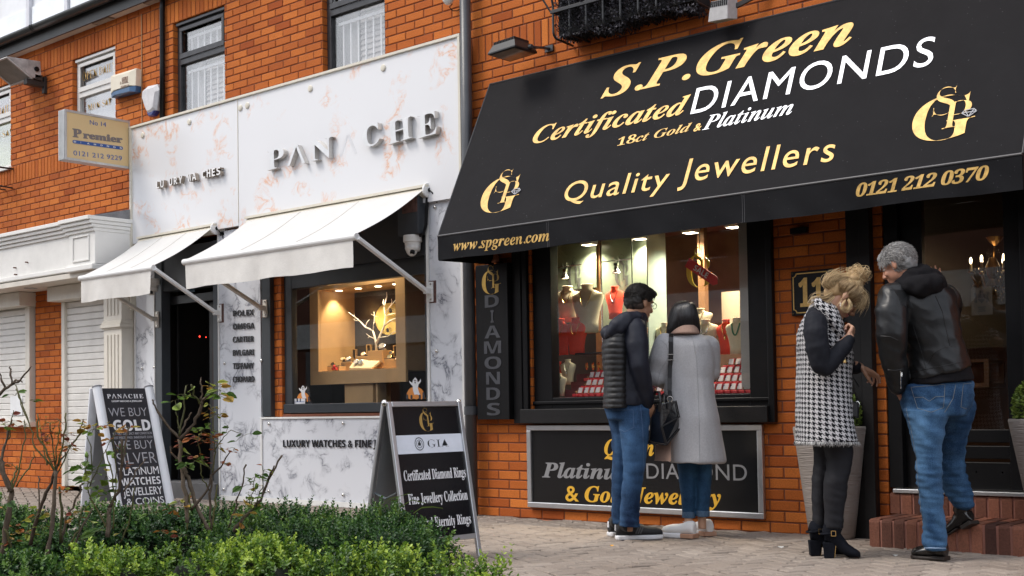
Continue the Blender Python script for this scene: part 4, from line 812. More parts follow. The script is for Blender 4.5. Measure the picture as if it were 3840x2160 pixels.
# domes
def dome(label, c, r, cable=None):
    t = thing('security_camera', label, 'camera', c); c = V(c); mw = mat('camera_white', (.74, .72, .69), .35, var=.03)
    MB().lathe([(r*.98, .0), (r, -.012), (r, -.055), (r*.86, -.062), (r*.84, -.085)], c, 28).build('base', mw, t, smooth=False)
    f = MB(); f.lathe([(r*.83, -.086), (r*.82, -.115), (r*.72, -.135)], c, 28); f.ell(c+V((0, -.012, -.13)), r*.6, r*.6, r*.62); f.build('ball', mw, t, smooth=True)
    f = MB(); f.tube([c+V((.3*r, -.35*r, -.13)), c+V((.42*r, -.5*r, -.158))], r*.26, 16); f.build('lens', M_BLACK, t)
    return t
ca = dome('white dome camera hanging from the dark bracket box by the watch window', (-.63, -.10, 2.37), .082)
dome('cream dome camera half hidden behind the smaller cream awning', (-4.50, -.14, 2.30), .075)
t = thing('camera_bracket', 'dark steel bracket box above the white dome camera with a rusty plate', 'bracket', (-.65, -.05, 2.5))
f = MB(); f.box((-.76, -.15, 2.373), (-.515, -.047, 2.70)); f.build('box', M_DKGREY, t, bevel=.004); f = MB(); f.box((-.70, -.154, 2.56), (-.52, -.1505, 2.69)); f.build('rusty_plate', M_RUSTP, t)
f = MB(); f.tube([(-.54, -.10, 2.36), (-.50, -.10, 2.37), (-.475, -.09, 2.45), (-.47, -.08, 2.68)], .014, 8); f.build('conduit', M_BLACK, t)
t = thing('wall_camera', 'white camera tip with a looped black cable at the top edge left of the downpipe', 'camera', (-.62, -.1, 4.45))
zz = crop(1450, 0, 3.45); c = W(zz(795, 20), -.1); MB().ell(c+V((0, 0, .03)), .05, .05, .06).build('camera_body', mat('camera_white', (.74, .72, .69), .35), t, smooth=True)
MB().tube([c+V((0, .05, -.01)), W(zz(812, 90), -.05), W(zz(850, 138), -.04), W(zz(910, 140), -.02), W(zz(990, 98), -.006)], .005, 6).build('cable', M_BLACK, t)
# window box with artificial foliage
def hayrack(label, x0, x1, y, zb, zt, nbar):
    t = thing('window_box', label, 'window box', ((x0+x1)/2, -.02, zb)); mi = mat('wrought_iron', (.018, .018, .02), .4, var=.3, vs=12)
    f = MB()
    for k in range(nbar):
        x = x0+(x1-x0)*k/(nbar-1); pth = [(x, y-.02, zt+.12), (x, y+.0, zt+.05), (x, y, zt), (x, y, zb+.05)]
        for j in range(7): a_ = math.pi/2*j/6; pth.append((x, y+.05-.05*math.cos(a_), zb+.05-.05*math.sin(a_)))
        pth.append((x, -.01, zb-.01)); f.tube(pth, .0095, 8)
    f.build('bars', mi, t); f = MB(); f.box((x0-.02, y-.014, zt-.012), (x1+.02, y+.004, zt+.014)); f.bar((x0, y, zt), (x0, 0, zt), .01, .022); f.bar((x1, y, zt), (x1, 0, zt), .01, .022); f.bar((x0-.02, y, zt), (x0-.06, y-.05, zt+.10), .012, .012)
    f.build('top_rail', mi, t, bevel=.002); return t
wb = hayrack('black iron window box packed with dark artificial foliage above the awning', 1.075, 2.34, -.25, 3.70, 3.90, 9)
def leaf_cloud(name, n, sampler, m_, parent, l=(.012, .02), tone=lambda: random.random()):
    vs = []; fs = []; ts = []
    for _ in range(n):
        c, nrm = sampler(); a_ = V((random.gauss(0, 1), random.gauss(0, 1), random.gauss(0, 1))); d = (V(nrm)*1.2+a_*.8).normalized(); s_ = d.orthogonal().normalized(); s_ = (s_*math.cos(random.random()*6.3)+d.cross(s_)*math.sin(random.random()*6.3))
        L = random.uniform(*l); w_ = L*.3; k = len(vs); c = V(c); vs += [c, c+d*L*.5+s_*w_, c+d*L, c+d*L*.5-s_*w_]; fs.append((k, k+1, k+2, k+3)); ts.append(tone())
    return raw(name, np.array([tuple(v) for v in vs]), np.array(fs), m_, parent, smooth=False, tone=ts)
FAKE = tone_mat('fake_foliage', (.008, .009, .011), (.09, .085, .105), .6, 0, 40)
def wbs():
    x = random.uniform(1.10, 2.33); a_ = random.random()
    yy = -.235+.05*math.sin(x*23)**2*.5; 
    if a_ < .62: return (x, yy-.02*random.random(), random.uniform(3.73, 4.10)), (0, -1, .2)
    return (x, random.uniform(-.24, -.02), 3.70+.02*random.random()-(.05*max(0, math.sin(x*9)))*random.random()), (0, -.3, -1)
MB().box((1.10, -.215, 3.72), (2.32, -.01, 4.1)).build('liner', mat('liner_black', (.006, .006, .007), .9), wb)
leaf_cloud('foliage', 9000, wbs, FAKE, wb, (.013, .026))
t = hayrack('empty black iron window guard at the left edge under the poster window', -8.8, -7.72, -.22, 3.70, 3.93, 7)
# copper bell and intercom
t = thing('wall_lamp', 'small rust-coloured bell lamp under the left end of the black awning', 'lamp', (.285, -.05, 2.05)); 
MB().lathe([(.012, .22), (.012, .10), (.02, .08), (.03, .03), (.042, .0)], (.285, -.055, 2.06), 16).build('bell', mat('copper_rust', (.22, .075, .035), .6, var=.3), t, smooth=True)
t = thing('intercom', 'grey intercom panel on the brick behind the blonde woman', 'intercom', (3.28, -.02, 1.45)); zc_ = crop(2950, 960, 2.416)
c = W(zc_(560, 570), -.03); f = MB(); f.box((c.x-.09, -.045, c.z-.02), (c.x+.03, -.006, c.z+.13)); f.build('housing', M_BLACK, t, bevel=.004); f = MB(); f.box((c.x-.08, -.048, c.z+.02), (c.x+.022, -.0455, c.z+.12)); f.build('screen', mat('intercom_face', (.42, .43, .42), .3), t)
# planters with clipped balls
PLM = mat('planter_taupe', (.30, .265, .24), .7, var=.08)
def ribbed(m_):
    N, L = nodes(m_); b = N['Principled BSDF']; t_ = N.new('ShaderNodeTexCoord'); mp_ = N.new('ShaderNodeMapping'); mp_.inputs['Scale'].default_value = (3, 3, 60); nz = N.new('ShaderNodeTexNoise'); nz.inputs['Scale'].default_value = 2.2; nz.inputs['Detail'].default_value = 3
    L.new(t_.outputs['Object'], mp_.inputs[0]); L.new(mp_.outputs[0], nz.inputs[0]); bp = N.new('ShaderNodeBump'); bp.inputs['Strength'].default_value = .9; bp.inputs['Distance'].default_value = .012; L.new(nz.outputs[0], bp.inputs['Height']); L.new(bp.outputs[0], b.inputs['Normal'])
ribbed(PLM)
BALL = tone_mat('box_ball_leaf', (.05, .10, .012), (.22, .30, .055), .5, 0, 40)
def planter(label, c, h, r0, r1):
    t = thing('planter', label, 'planter', c); c = V(c)
    MB().lathe([(r0, 0), (r0+.01, .01), (r0+(r1-r0)*.4, h*.35), (r1-.02, h*.8), (r1, h-.012), (r1-.004, h), (r1-.018, h), (r1-.03, h-.04), (.01, h-.045)], c, 40).build('pot', PLM, t, smooth=True)
    def sm():
        a_ = V((random.gauss(0, 1), random.gauss(0, 1), random.gauss(0, 1))).normalized(); rr_ = .2*random.uniform(.92, 1.03); return c+V((0, 0, h+.06))+a_*rr_, a_
    MB().ell(c+V((0, 0, h+.06)), .18, .18, .18).build('ball_core', mat('ball_dark', (.012, .022, .006), .9), t)
    leaf_cloud('ball_foliage', 5200, sm, BALL, t, (.016, .024)); return t
cp = G(c4(612, 1178)); planter('tall taupe planter with a clipped box ball behind the blonde woman', (cp.x, cp.y, 0), .725, .135, .235)
planter('tall taupe planter with a clipped box ball standing on the step at the right edge', (4.655, -.232, .17), .60, .12, .235)
# leaf litter on the paving
def leaf_scrap(p, r, col, label):
    c = G(p); mb = MB(); mb.add([c+V((r*math.cos(a_)*(1+.3*math.sin(3*a_)), r*.7*math.sin(a_), .004+.004*math.sin(2*a_))) for a_ in [k*math.pi/4 for k in range(8)]]+[c+V((0, 0, .008))], [(k, (k+1) % 8, 8) for k in range(8)])
    tag(mb.build('fallen_leaf', mat('leaf_'+label.split()[0], col, .7)), label, 'leaf')
leaf_scrap(c4(240, 1246), .022, (.55, .55, .53), 'pale flattened scrap on the paving left of the black boots')
leaf_scrap(c4(1060, 1306), .016, (.55, .54, .5), 'pale spot of litter on the paving between the heeled boots and the step')
leaf_scrap((2294, 2048), .013, (.75, .36, .03), 'orange scrap of leaf on the paving in front of the trainers')
# ------------------------------------------------------------------ lamps that are lit in the windows, and an added fill light
def lamp(kind, loc, e, col=(1, .86, .66), size=.05, aim=None, spot=80, blend=.6):
    l = bpy.data.lights.new('lamp_light', kind); l.energy = e; l.color = col
    if kind == 'SPOT': l.spot_size = R(spot); l.spot_blend = blend
    if kind == 'AREA': l.size = size; l.shape = 'DISK'
    else: l.shadow_soft_size = size
    o = bpy.data.objects.new('lamp_light', l); COL.objects.link(o); o.location = loc
    d = V(aim or (0, 0, -1)); o.rotation_euler = (-d).to_track_quat('Z', 'Y').to_euler(); return o
def lit(o, parent):
    o.location = o.location-wloc(parent); o.parent = parent
WARM = emit_mat('lamp_lit', (1, .85, .6), 9)
# ------------------------------------------------------------------ watch window
zi = crop(1150, 950, 2.376); FY = .34
OAK = mat('pale_oak', (.62, .40, .19), .45, var=.12, vs=3, bump=.04, bs=60)
tl, br = W(zi(45, 232), FY), W(zi(905, 1140), FY); il, ir = W(zi(120, 330), FY), W(zi(818, 1022), FY)
x0, x1, z1, z0 = tl.x, br.x, tl.z, W(zi(45, 1175), FY).z; u0, u1, w1, w0 = il.x, ir.x, il.z, W(zi(120, 1055), FY).z
dep = min(1.3, XP(zi(430, 700), u0).y)
dc = thing('display_case', 'pale oak framed display case lit warmly inside the watch window', 'display case', ((x0+x1)/2, FY, z0))
f = MB(); f.box((x0, FY-.03, z0), (x1, FY, w0)); f.box((x0, FY-.03, w1), (x1, FY, z1)); f.box((x0, FY-.03, w0), (u0, FY, w1)); f.box((u1, FY-.03, w0), (x1, FY, w1)); f.build('frame', OAK, dc, bevel=.002)
f = MB(); f.box((u0-.02, FY+.001, w0-.02), (u0, dep, w1+.02)); f.box((u1, FY+.001, w0-.02), (u1+.02, dep, w1+.02)); f.box((u0, FY+.001, w1), (u1, dep, w1+.02)); f.box((u0, FY+.001, w0-.02), (u1, dep, w0)); f.build('box_lining', OAK, dc)
MB().box((u0, dep, w0), (u1, dep+.01, w1)).build('back_panel', mat('case_back', (.035, .038, .045), .25, var=.2), dc)
MB().box((u0+.01, FY+.006, w0+.0005), (u1-.01, FY+.02, w0+.004)).build('front_strip', M_BLACK, dc)
for q in ((288, 336), (460, 316), (637, 297), (795, 278)):
    c = G(zi(*q), w1-.004); c.y = min(max(c.y, FY+.08), dep-.1); l_ = MB(); l_.lathe([(.032, 0), (.032, .003)], c+V((0, 0, 0)), 20); l_.build('downlight', WARM, dc)
    lit(lamp('SPOT', c+V((0, 0, -.012)), 14, (1, .78, .5), .025, (-.12, 0.1, -1), 95, .7), dc)
f = MB(); a_, b_ = W(zi(360, 1180), FY+.05), W(zi(612, 1340), FY+.05); f.box((a_.x, FY+.02, .90), (b_.x, FY+.25, z0-.004)); f.box((W(zi(645, 1200), FY+.05).x-.012, FY+.02, .90), (W(zi(645, 1200), FY+.05).x+.012, FY+.05, z0-.004)); f.build('pedestal', OAK, dc)
MB().box((-2.55, .12, .87), (-.5, 1.6, .90)).build('window_floor', mat('window_floor_dark', (.05, .045, .042), .5), dc)
MB().box((-2.55, 1.62, .9), (-.5, 1.66, 2.6)).build('window_back', mat('window_back_brown', (.14, .085, .055), .6, var=.3, vs=2), dc)
lit(lamp('AREA', (-1.5, .16, 2.45), 9, (1, .8, .55), .25, (0, .3, -1)), dc)  # unseen warm fill light added to brighten the oak case, no fitting
# white twig tree
ty = FY+.24; tr_ = thing('twig_tree', 'bare white branching twig tree on a block inside the oak case', 'ornament', W(zi(622, 865), ty))
T = lambda x, y, d=0: W(zi(x, y), ty+d)
tb = MB(); M_TW = mat('twig_white', (.84, .81, .75), .6)
segs = [([(622, 865), (618, 800), (605, 740), (590, 690)], .016, .011, 0), ([(590, 690), (520, 655), (470, 600), (420, 560), (375, 525)], .011, .004, -.04), ([(590, 690), (600, 620), (605, 560), (600, 520)], .009, .003, .02), ([(618, 810), (650, 740), (690, 650), (700, 560), (690, 470), (715, 385), (712, 345)], .014, .004, .03),
        ([(690, 650), (740, 600), (800, 575), (818, 580)], .008, .003, .08), ([(700, 560), (760, 540), (812, 530)], .007, .003, .06), ([(690, 470), (680, 440), (685, 410)], .005, .003, 0), ([(700, 540), (745, 470), (790, 420), (815, 375)], .007, .003, -.05), ([(650, 750), (720, 740), (780, 700), (815, 680)], .007, .003, -.06),
        ([(605, 760), (560, 740), (530, 715)], .006, .003, -.05), ([(560, 740), (545, 755)], .004, .002, 0), ([(520, 655), (540, 610), (560, 590)], .006, .003, .03), ([(470, 600), (440, 600), (415, 585)], .004, .002, 0), ([(605, 560), (640, 560), (640, 600)], .004, .002, .04), ([(605, 560), (575, 540)], .004, .002, 0), ([(420, 560), (425, 540)], .003, .002, 0), ([(745, 470), (760, 430), (755, 405)], .004, .002, 0), ([(790, 440), (818, 450)], .004, .002, 0), ([(740, 600), (770, 610)], .003, .002, 0)]
for pts, ra, rb, dd in segs: n_ = len(pts); tb.tube([T(x, y, dd*k/(n_-1)) for k, (x, y) in enumerate(pts)], [(ra+(rb-ra)*k/(n_-1))*.8 for k in range(n_)], 6)
tb.build('branches', M_TW, tr_, smooth=True)
f = MB(); a_, b_ = W(zi(585, 870), ty), W(zi(715, 945), ty); f.box((a_.x, ty-.06, b_.z-.03), (b_.x, ty+.06, a_.z)); f.build('block', OAK, tr_, bevel=.002)
c = W(zi(742, 585), ty+.12); mo = thing('moon_disc', 'yellow moon disc with a black spider behind the twig tree', 'ornament', c); MB().lathe([(.155, 0), (.155, .012)], c, 32, V((.35, -1, 0))).build('disc', mat('moon_yellow', (.72, .54, .16), .6, var=.15), mo)
def spider(p, s_, label):
    t = thing('toy_spider', label, 'toy spider', p); f = MB(); f.ell(p, s_*.25, s_*.2, s_*.25); f.ell(p+V((0, -.005, s_*.3)), s_*.15, s_*.15, s_*.15)
    for k in range(8): a2_ = -.6+k%4*.42; sg = 1 if k < 4 else -1; f.tube([p, p+V((sg*s_*.55, -.01, s_*(.35-.28*(k % 4)+.15))), p+V((sg*s_*.95, -.005, s_*(.2-.32*(k % 4))))], s_*.03, 5)
    f.build('body', mat('spider_black', (.01, .01, .012), .4), t)
spider(W(zi(748, 515), ty+.07), .07, 'black toy spider on the yellow moon disc'); spider(W(zi(608, 640), ty-.04), .045, 'small dark toy spider on the middle of the twig tree'); spider(W(zi(722, 690), ty-.05), .06, 'dark toy spider low on the right of the twig tree')
# watches on trays
M_TRAY = mat('tray_leather', (.06, .06, .075), .5); M_CUFF = mat('cuff_black', (.02, .02, .022), .6)
def watch(px, py, y, r, label, case=M_STEEL, face=(.5, .5, .48), strap=None):
    c = W(zi(px, py), y); t = thing('wrist_watch', label, 'watch', c, 'watches laid out in the oak display case'); n_ = V((.25, -.8, .6)).normalized(); u = n_.orthogonal().normalized(); v_ = n_.cross(u)
    b = MB(); b.lathe([(r, 0), (r*1.02, r*.3), (r*.85, r*.36)], c, 18, n_); b.build('case', case, t); b = MB(); b.lathe([(r*.8, r*.365), (r*.8, r*.37)], c, 18, n_); b.build('dial', mat('dial_%d' % px, face, .3), t)
    b = MB(); ring = [c-n_*r*1.1+(n_*math.cos(a_)+v_*math.sin(a_))*r*1.35 for a_ in [2*math.pi*k/20 for k in range(21)]]; b.loft([[p+u*s_*r*.5 for s_ in (-1, 1)]+[p*1+(p-(c-n_*r*1.1)).normalized()*-.004+u*s_*r*.5 for s_ in (1, -1)] for p in ring], cap=False); b.build('strap', strap or case, t)
def tray(x0_, x1_, zt_, y, h, label, m_=OAK):
    a_, b_ = W(zi(x0_, zt_), y), W(zi(x1_, zt_), y); t = thing('watch_tray', label, 'tray', ((a_.x+b_.x)/2, y, a_.z-h)); MB().box((a_.x, y, w0+.003), (b_.x, y+.13, a_.z)).build('base', m_, t, bevel=.003); MB().box((a_.x+.006, y+.005, a_.z), (b_.x-.006, y+.12, a_.z+.006)).build('pad', M_TRAY, t)
tray(170, 290, 1010, FY+.08, .04, 'low wooden watch tray at the left front of the oak case'); tray(305, 400, 970, FY+.16, .06, 'wooden watch tray behind the red berries in the oak case'); tray(430, 585, 920, FY+.22, .09, 'long raised watch tray in the middle of the oak case'); tray(662, 815, 945, FY+.2, .08, 'wooden watch tray at the right of the oak case')
t = thing('watch_box', 'cream presentation box tilted at the front of the oak case', 'box', W(zi(500, 1030), FY+.07)); f = MB(); A_, B_, C_, D_ = W(zi(378, 1018), FY+.06), W(zi(575, 1020), FY+.06), W(zi(665, 945), FY+.2), W(zi(430, 945), FY+.2); f.loft([[p-V((0, 0, .03)) for p in (A_, B_, C_, D_)], [A_, B_, C_, D_]]); f.build('box', mat('cream_box', (.72, .62, .42), .5), t, bevel=.004)
for x, y, ya, wd, ht, lb in ((428, 900, .3, .05, .1, 'small oak framed black stand left of the twig tree'), (557, 858, .36, .06, .1, 'oak framed black stand beside the tree trunk'), (800, 870, .3, .07, .11, 'oak framed black stand at the right edge of the case')):
    c = W(zi(x, y), FY+ya); t = thing('display_stand', lb, 'display stand', c-V((0, 0, ht/2))); f = MB()
    for lo, hi in (((-wd/2, -ht/2), (wd/2, -ht/2+.007)), ((-wd/2, ht/2-.007), (wd/2, ht/2)), ((-wd/2, -ht/2+.007), (-wd/2+.007, ht/2-.007)), ((wd/2-.007, -ht/2+.007), (wd/2, ht/2-.007))): f.box((c.x+lo[0], c.y-.012, c.z+lo[1]), (c.x+hi[0], c.y+.012, c.z+hi[1]))
    f.build('frame', OAK, t); MB().box((c.x-wd/2+.007, c.y, c.z-ht/2+.007), (c.x+wd/2-.007, c.y+.008, c.z+ht/2-.007)).build('panel', M_CUFF, t)
M_GLD = mat('watch_gold', (.75, .5, .2), .25, metal=1, var=.05)
for a_ in ((235, 990, FY+.1, .026, 'black strapped gold watch at the left front of the case', M_GLD, (.02, .02, .02), M_CUFF), (320, 942, FY+.2, .024, 'gold watch with pale dial on the left tray', M_GLD, (.7, .6, .4), M_CUFF), (370, 942, FY+.2, .026, 'steel watch with pale dial on the left tray', M_STEEL, (.6, .6, .6), None), (505, 900, FY+.25, .026, 'gold watch alone on the middle raised tray', M_GLD, (.65, .5, .4), M_CUFF), (440, 968, FY+.1, .026, 'left steel watch leaning on the cream box', M_STEEL, (.5, .5, .52), None), (482, 966, FY+.1, .026, 'right steel watch leaning on the cream box', M_STEEL, (.25, .3, .35), None), (735, 925, FY+.24, .028, 'gold watch on the right tray of the case', M_GLD, (.3, .28, .2), M_CUFF), (752, 890, FY+.28, .024, 'gold watch highest on the right tray', M_GLD, (.1, .1, .1), M_CUFF), (808, 940, FY+.2, .024, 'rose gold watch at the right edge of the case', M_GLD, (.7, .5, .4), None), (672, 830, FY+.22, .034, 'chunky steel watch on the wooden cuff beside the tree trunk', M_STEEL, (.3, .3, .3), None)): watch(*a_)
t = thing('berries', 'three glossy red berries lying in front of the left tray', 'ornament', W(zi(250, 1030), FY+.07)); f = MB()
for x, y in ((245, 1008), (262, 1030), (235, 1028)): f.ell(W(zi(x, y), FY+.06), .016, .016, .016)
f.build('fruit', mat('berry_red', (.5, .03, .03), .25), t, smooth=True)
t = thing('autumn_leaf', 'orange artificial leaf sprig right of the cream box', 'ornament', W(zi(620, 1022), FY+.06)); f = MB()
for k in range(9): p = W(zi(585+k*9, 1024-(k % 3)*3), FY+.05); f.add([p, p+V((.02, .01, .006)), p+V((.035, 0, .002)), p+V((.018, -.012, .004))], [(0, 1, 2, 3)])
f.build('leaves', mat('leaf_orange', (.6, .16, .04), .6), t)
# window stickers
def ghost(p, s_, label):
    t = thing('window_sticker', label, 'sticker', p); n_ = V((0, -.0008, 0))
    f = MB(); pts = [(-1.1, -.55), (-1.0, -.1), (-.8, .2), (-.5, .38), (-.1, .45), (.3, .42), (.7, .25), (1.0, -.1), (1.15, -.55), (.9, -.48), (.7, -.6), (.4, -.5), (.1, -.6), (-.2, -.5), (-.5, -.6), (-.8, -.5)]
    f.prism([p+V((x*s_, 0, z*s_)) for x, z in pts], n_); f.build('orange_hill', mat('sticker_orange', (.75, .27, .05), .5), t)
    f = MB(); g_ = [(-.1, -.2), (-.25, .1), (-.3, .5), (-.62, .75), (-.68, .95), (-.55, .85), (-.32, .78), (-.25, 1.0), (0, 1.2), (.22, 1.02), (.28, .8), (.5, .9), (.62, 1.08), (.66, .85), (.36, .6), (.3, .3), (.4, 0), (.62, -.3), (.2, -.18)]
    f.prism([p+V((x*s_, -.0015, z*s_)) for x, z in g_], n_); f.build('white_ghost', mat('sticker_white', (.8, .8, .82), .5), t)
    f = MB()
    for x, z, r_ in ((-.08, .95, .05), (.08, .95, .05), (0, .78, .06)): f.prism([p+V(((x+r_*math.cos(a_))*s_, -.003, (z+r_*1.3*math.sin(a_))*s_)) for a_ in [k*math.pi/4 for k in range(8)]], n_)
    for x, w_, h_ in ((-.95, .12, .35), (.95, .13, .5), (-.45, .1, .3), (.5, .1, .3)): f.prism([p+V(((x-w_)*s_, -.003, -.55*s_)), p+V(((x+w_)*s_, -.003, -.55*s_)), p+V(((x+w_)*s_, -.003, (-.55+h_)*s_)), p+V((x*s_, -.003, (-.5+h_)*s_)), p+V(((x-w_)*s_, -.003, (-.55+h_)*s_))], n_)
    f.build('dark_print', mat('sticker_dark', (.04, .04, .05), .5), t)
ghost(W(c2(452, 165), .058), .088, 'white ghost on an orange hill sticker at the bottom left of the watch window'); ghost(W(c2(1255, 135), .058), .108, 'larger white ghost on an orange hill sticker at the bottom right of the watch window')
a_, b_ = W(c2(368, 182), .057), W(c2(466, 217), .057); t = thing('notice_sticker', 'small white printed notice stuck low on the left of the watch window', 'sticker', (a_+b_)/2); MB().box((a_.x, .055, b_.z), (b_.x, .057, a_.z)).build('paper', mat('sticker_white', (.8, .8, .82), .5), t); f = MB()
for k in range(3): f.box((a_.x+.004+.012*k, .0542, b_.z+.004), (a_.x+.011+.012*k, .0549, b_.z+.012)); f.box((a_.x+.004+.012*k, .0542, b_.z+.015), (a_.x+.011+.012*k, .0549, b_.z+.022))
f.box((a_.x+.05, .0542, b_.z+.016), (b_.x-.01, .0549, b_.z+.021)); f.build('print', M_BLUE, t)
# ------------------------------------------------------------------ jeweller window
zs = crop(1950, 900, 2.3367)
BY = .56
ji = thing('window_interior', 'jeweller window bay with pale green glass back panels and wooden posts', 'window bay', (1.67, .3, .96))
GRN = mat('pale_green_glass', (.20, .25, .18), .3, var=.06, vs=2)
def bp_(x0_, y0_, x1_, y1_, y): a_, b_ = W(zs(x0_, y0_), y), W(zs(x1_, y1_), y); return a_.x, b_.x, max(a_.z, b_.z), min(a_.z, b_.z)
a_ = W(zs(280, 450), BY); b_ = W(zs(668, 300), BY); f = MB(); f.box((a_.x-.2, BY, a_.z), (b_.x, BY+.01, 2.6)); f.build('back_panel', GRN, ji)
a2_ = W(zs(712, 420), BY); b2_ = W(zs(1150, 300), BY); f = MB(); f.box((a2_.x, BY+.015, 1.50), (b2_.x, BY+.025, 2.6)); f.build('back_panel', GRN, ji)
WOOD = mat('brown_wood', (.22, .11, .045), .5, var=.3, vs=6)
f = MB()
for x in (695, 1600): c = W(zs(x, 300), BY+.06); f.box((c.x-.03, BY+.04, .95), (c.x+.03, BY+.09, 2.6))
f.build('wooden_post', WOOD, ji)
f = MB(); f.box((.6, .125, .90), (2.74, 1.3, .955)); f.build('window_floor', mat('window_base', (.25, .02, .02), .6), ji)
f = MB(); f.box((.55, 1.32, .9), (2.8, 1.36, 2.9)); f.build('rear_wall', mat('rear_brown', (.16, .105, .07), .7, var=.35, vs=2), ji)
f = MB(); f.box((.55, .125, 2.32), (2.8, 1.3, 2.36)); f.build('ceiling', mat('bay_ceiling', (.2, .16, .12), .8), ji)
f = MB(); f.box((2.42, .14, .955), (2.56, .16, 2.3)); f.build('side_panel', mat('side_panel_grey', (.32, .31, .28), .5), ji)
f = MB(); f.box((1.9, .75, 1.3), (2.4, .77, 1.75)); f.build('beige_panel', mat('bay_beige', (.42, .33, .22), .6), ji)
f = MB(); xg = W(zs(1152, 500), .3).x; f.box((xg-.004, .25, .955), (xg+.004, .5, 2.3)); f.build('glass_divider', mat('glass_edge', (.35, .45, .38), .15), ji)
f = MB()
for x, y0_ in ((712, 60), (985, 20)): c = W(zs(x, 400), .42); f.tube([(c.x, .42, .96), (c.x, .42, 2.31)], .006, 6)
for xa, ya, xb, yb in ((280, 248, 540, 215), (705, 195, 995, 163)): f.tube([W(zs(xa, ya), .42), W(zs(xb, yb), .42)], .005, 6)
f.build('chrome_rail', M_STEEL, ji)
f = MB(); a_, b_ = W(zs(290, 1005), .36), W(zs(560, 1005), .36); f.box((.80, .30, a_.z-.012), (1.22, .52, a_.z)); 
a3_ = W(zs(560, 815), .42); f.box((1.02, .34, a3_.z-.01), (1.30, .56, a3_.z)); f.build('shelf', mat('shelf_dark', (.03, .025, .025), .3), ji)
for O_, m_ in ((W(zs(420, 440), BY-.004), 0), (W(zs(832, 420), BY+.011), 0)):
    mb = MB(); monogram(mb, O_, V((1, 0, 0)), V((0, 0, 1)), .15, .27, .001); mb.build('etched_monogram', mat('etched_grey', (.08, .09, .085), .4), ji)
def strip_light(p, Z, label):
    c = G(p, Z); c.y = min(max(c.y, .16), 1.0); t = thing('ceiling_lamp', label, 'lamp', c+V((0, 0, .05)), 'square lamps lit in the jeweller window'); f = MB(); f.box((c.x-.055, c.y-.05, c.z), (c.x+.055, c.y+.05, c.z+.07)); f.build('housing', mat('lamp_housing', (.6, .58, .54), .5), t); MB().box((c.x-.045, c.y-.04, c.z-.003), (c.x+.045, c.y+.04, c.z-.0005)).build('diffuser', WARM, t)
    lit(lamp('SPOT', c+V((0, 0, -.02)), 58, (1, .86, .66), .04, (0, -.05, -1), 135, .8), t)
for q, lb in ((b3(790, 422), 'leftmost square lamp in the jeweller window below the awning edge'), (b3(1165, 380), 'square lamp in the jeweller window above the second green panel'), (b3(1525, 335), 'square lamp in the jeweller window left of the SALE monogram cord'), (b3(1840, 295), 'square lamp at the right end of the jeweller window'), (b3(625, 487), 'square lamp over the first pair of cream busts')): strip_light(q, 2.2, lb)
def pendant(p, label):
    c = W(p, .42); t = thing('spot_lamp', label, 'lamp', c, 'chrome spotlights in the jeweller window'); f = MB(); f.lathe([(.012, .06), (.018, .055), (.022, .03), (.04, 0)], c, 18, cap=False); f.box((c.x-.02, c.y-.01, c.z+.06), (c.x+.02, c.y+.01, c.z+.08)); f.tube([c+V((-.02, 0, .07)), c+V((-.02, 0, .13))], .003, 5); f.tube([c+V((.02, 0, .07)), c+V((.02, 0, .13))], .003, 5); f.build('shade', M_STEEL, t, smooth=False); MB().lathe([(.034, .006), (.001, .004)], c, 16, cap=False).build('bulb', WARM, t); lit(lamp('SPOT', c+V((0, 0, -.012)), 2.5, (1, .9, .72), .02, (0, -.1, -1), 90), t)
pendant(zs(395, 338), 'left chrome spotlight by the first etched monogram'); pendant(zs(845, 290), 'right chrome spotlight by the second etched monogram')
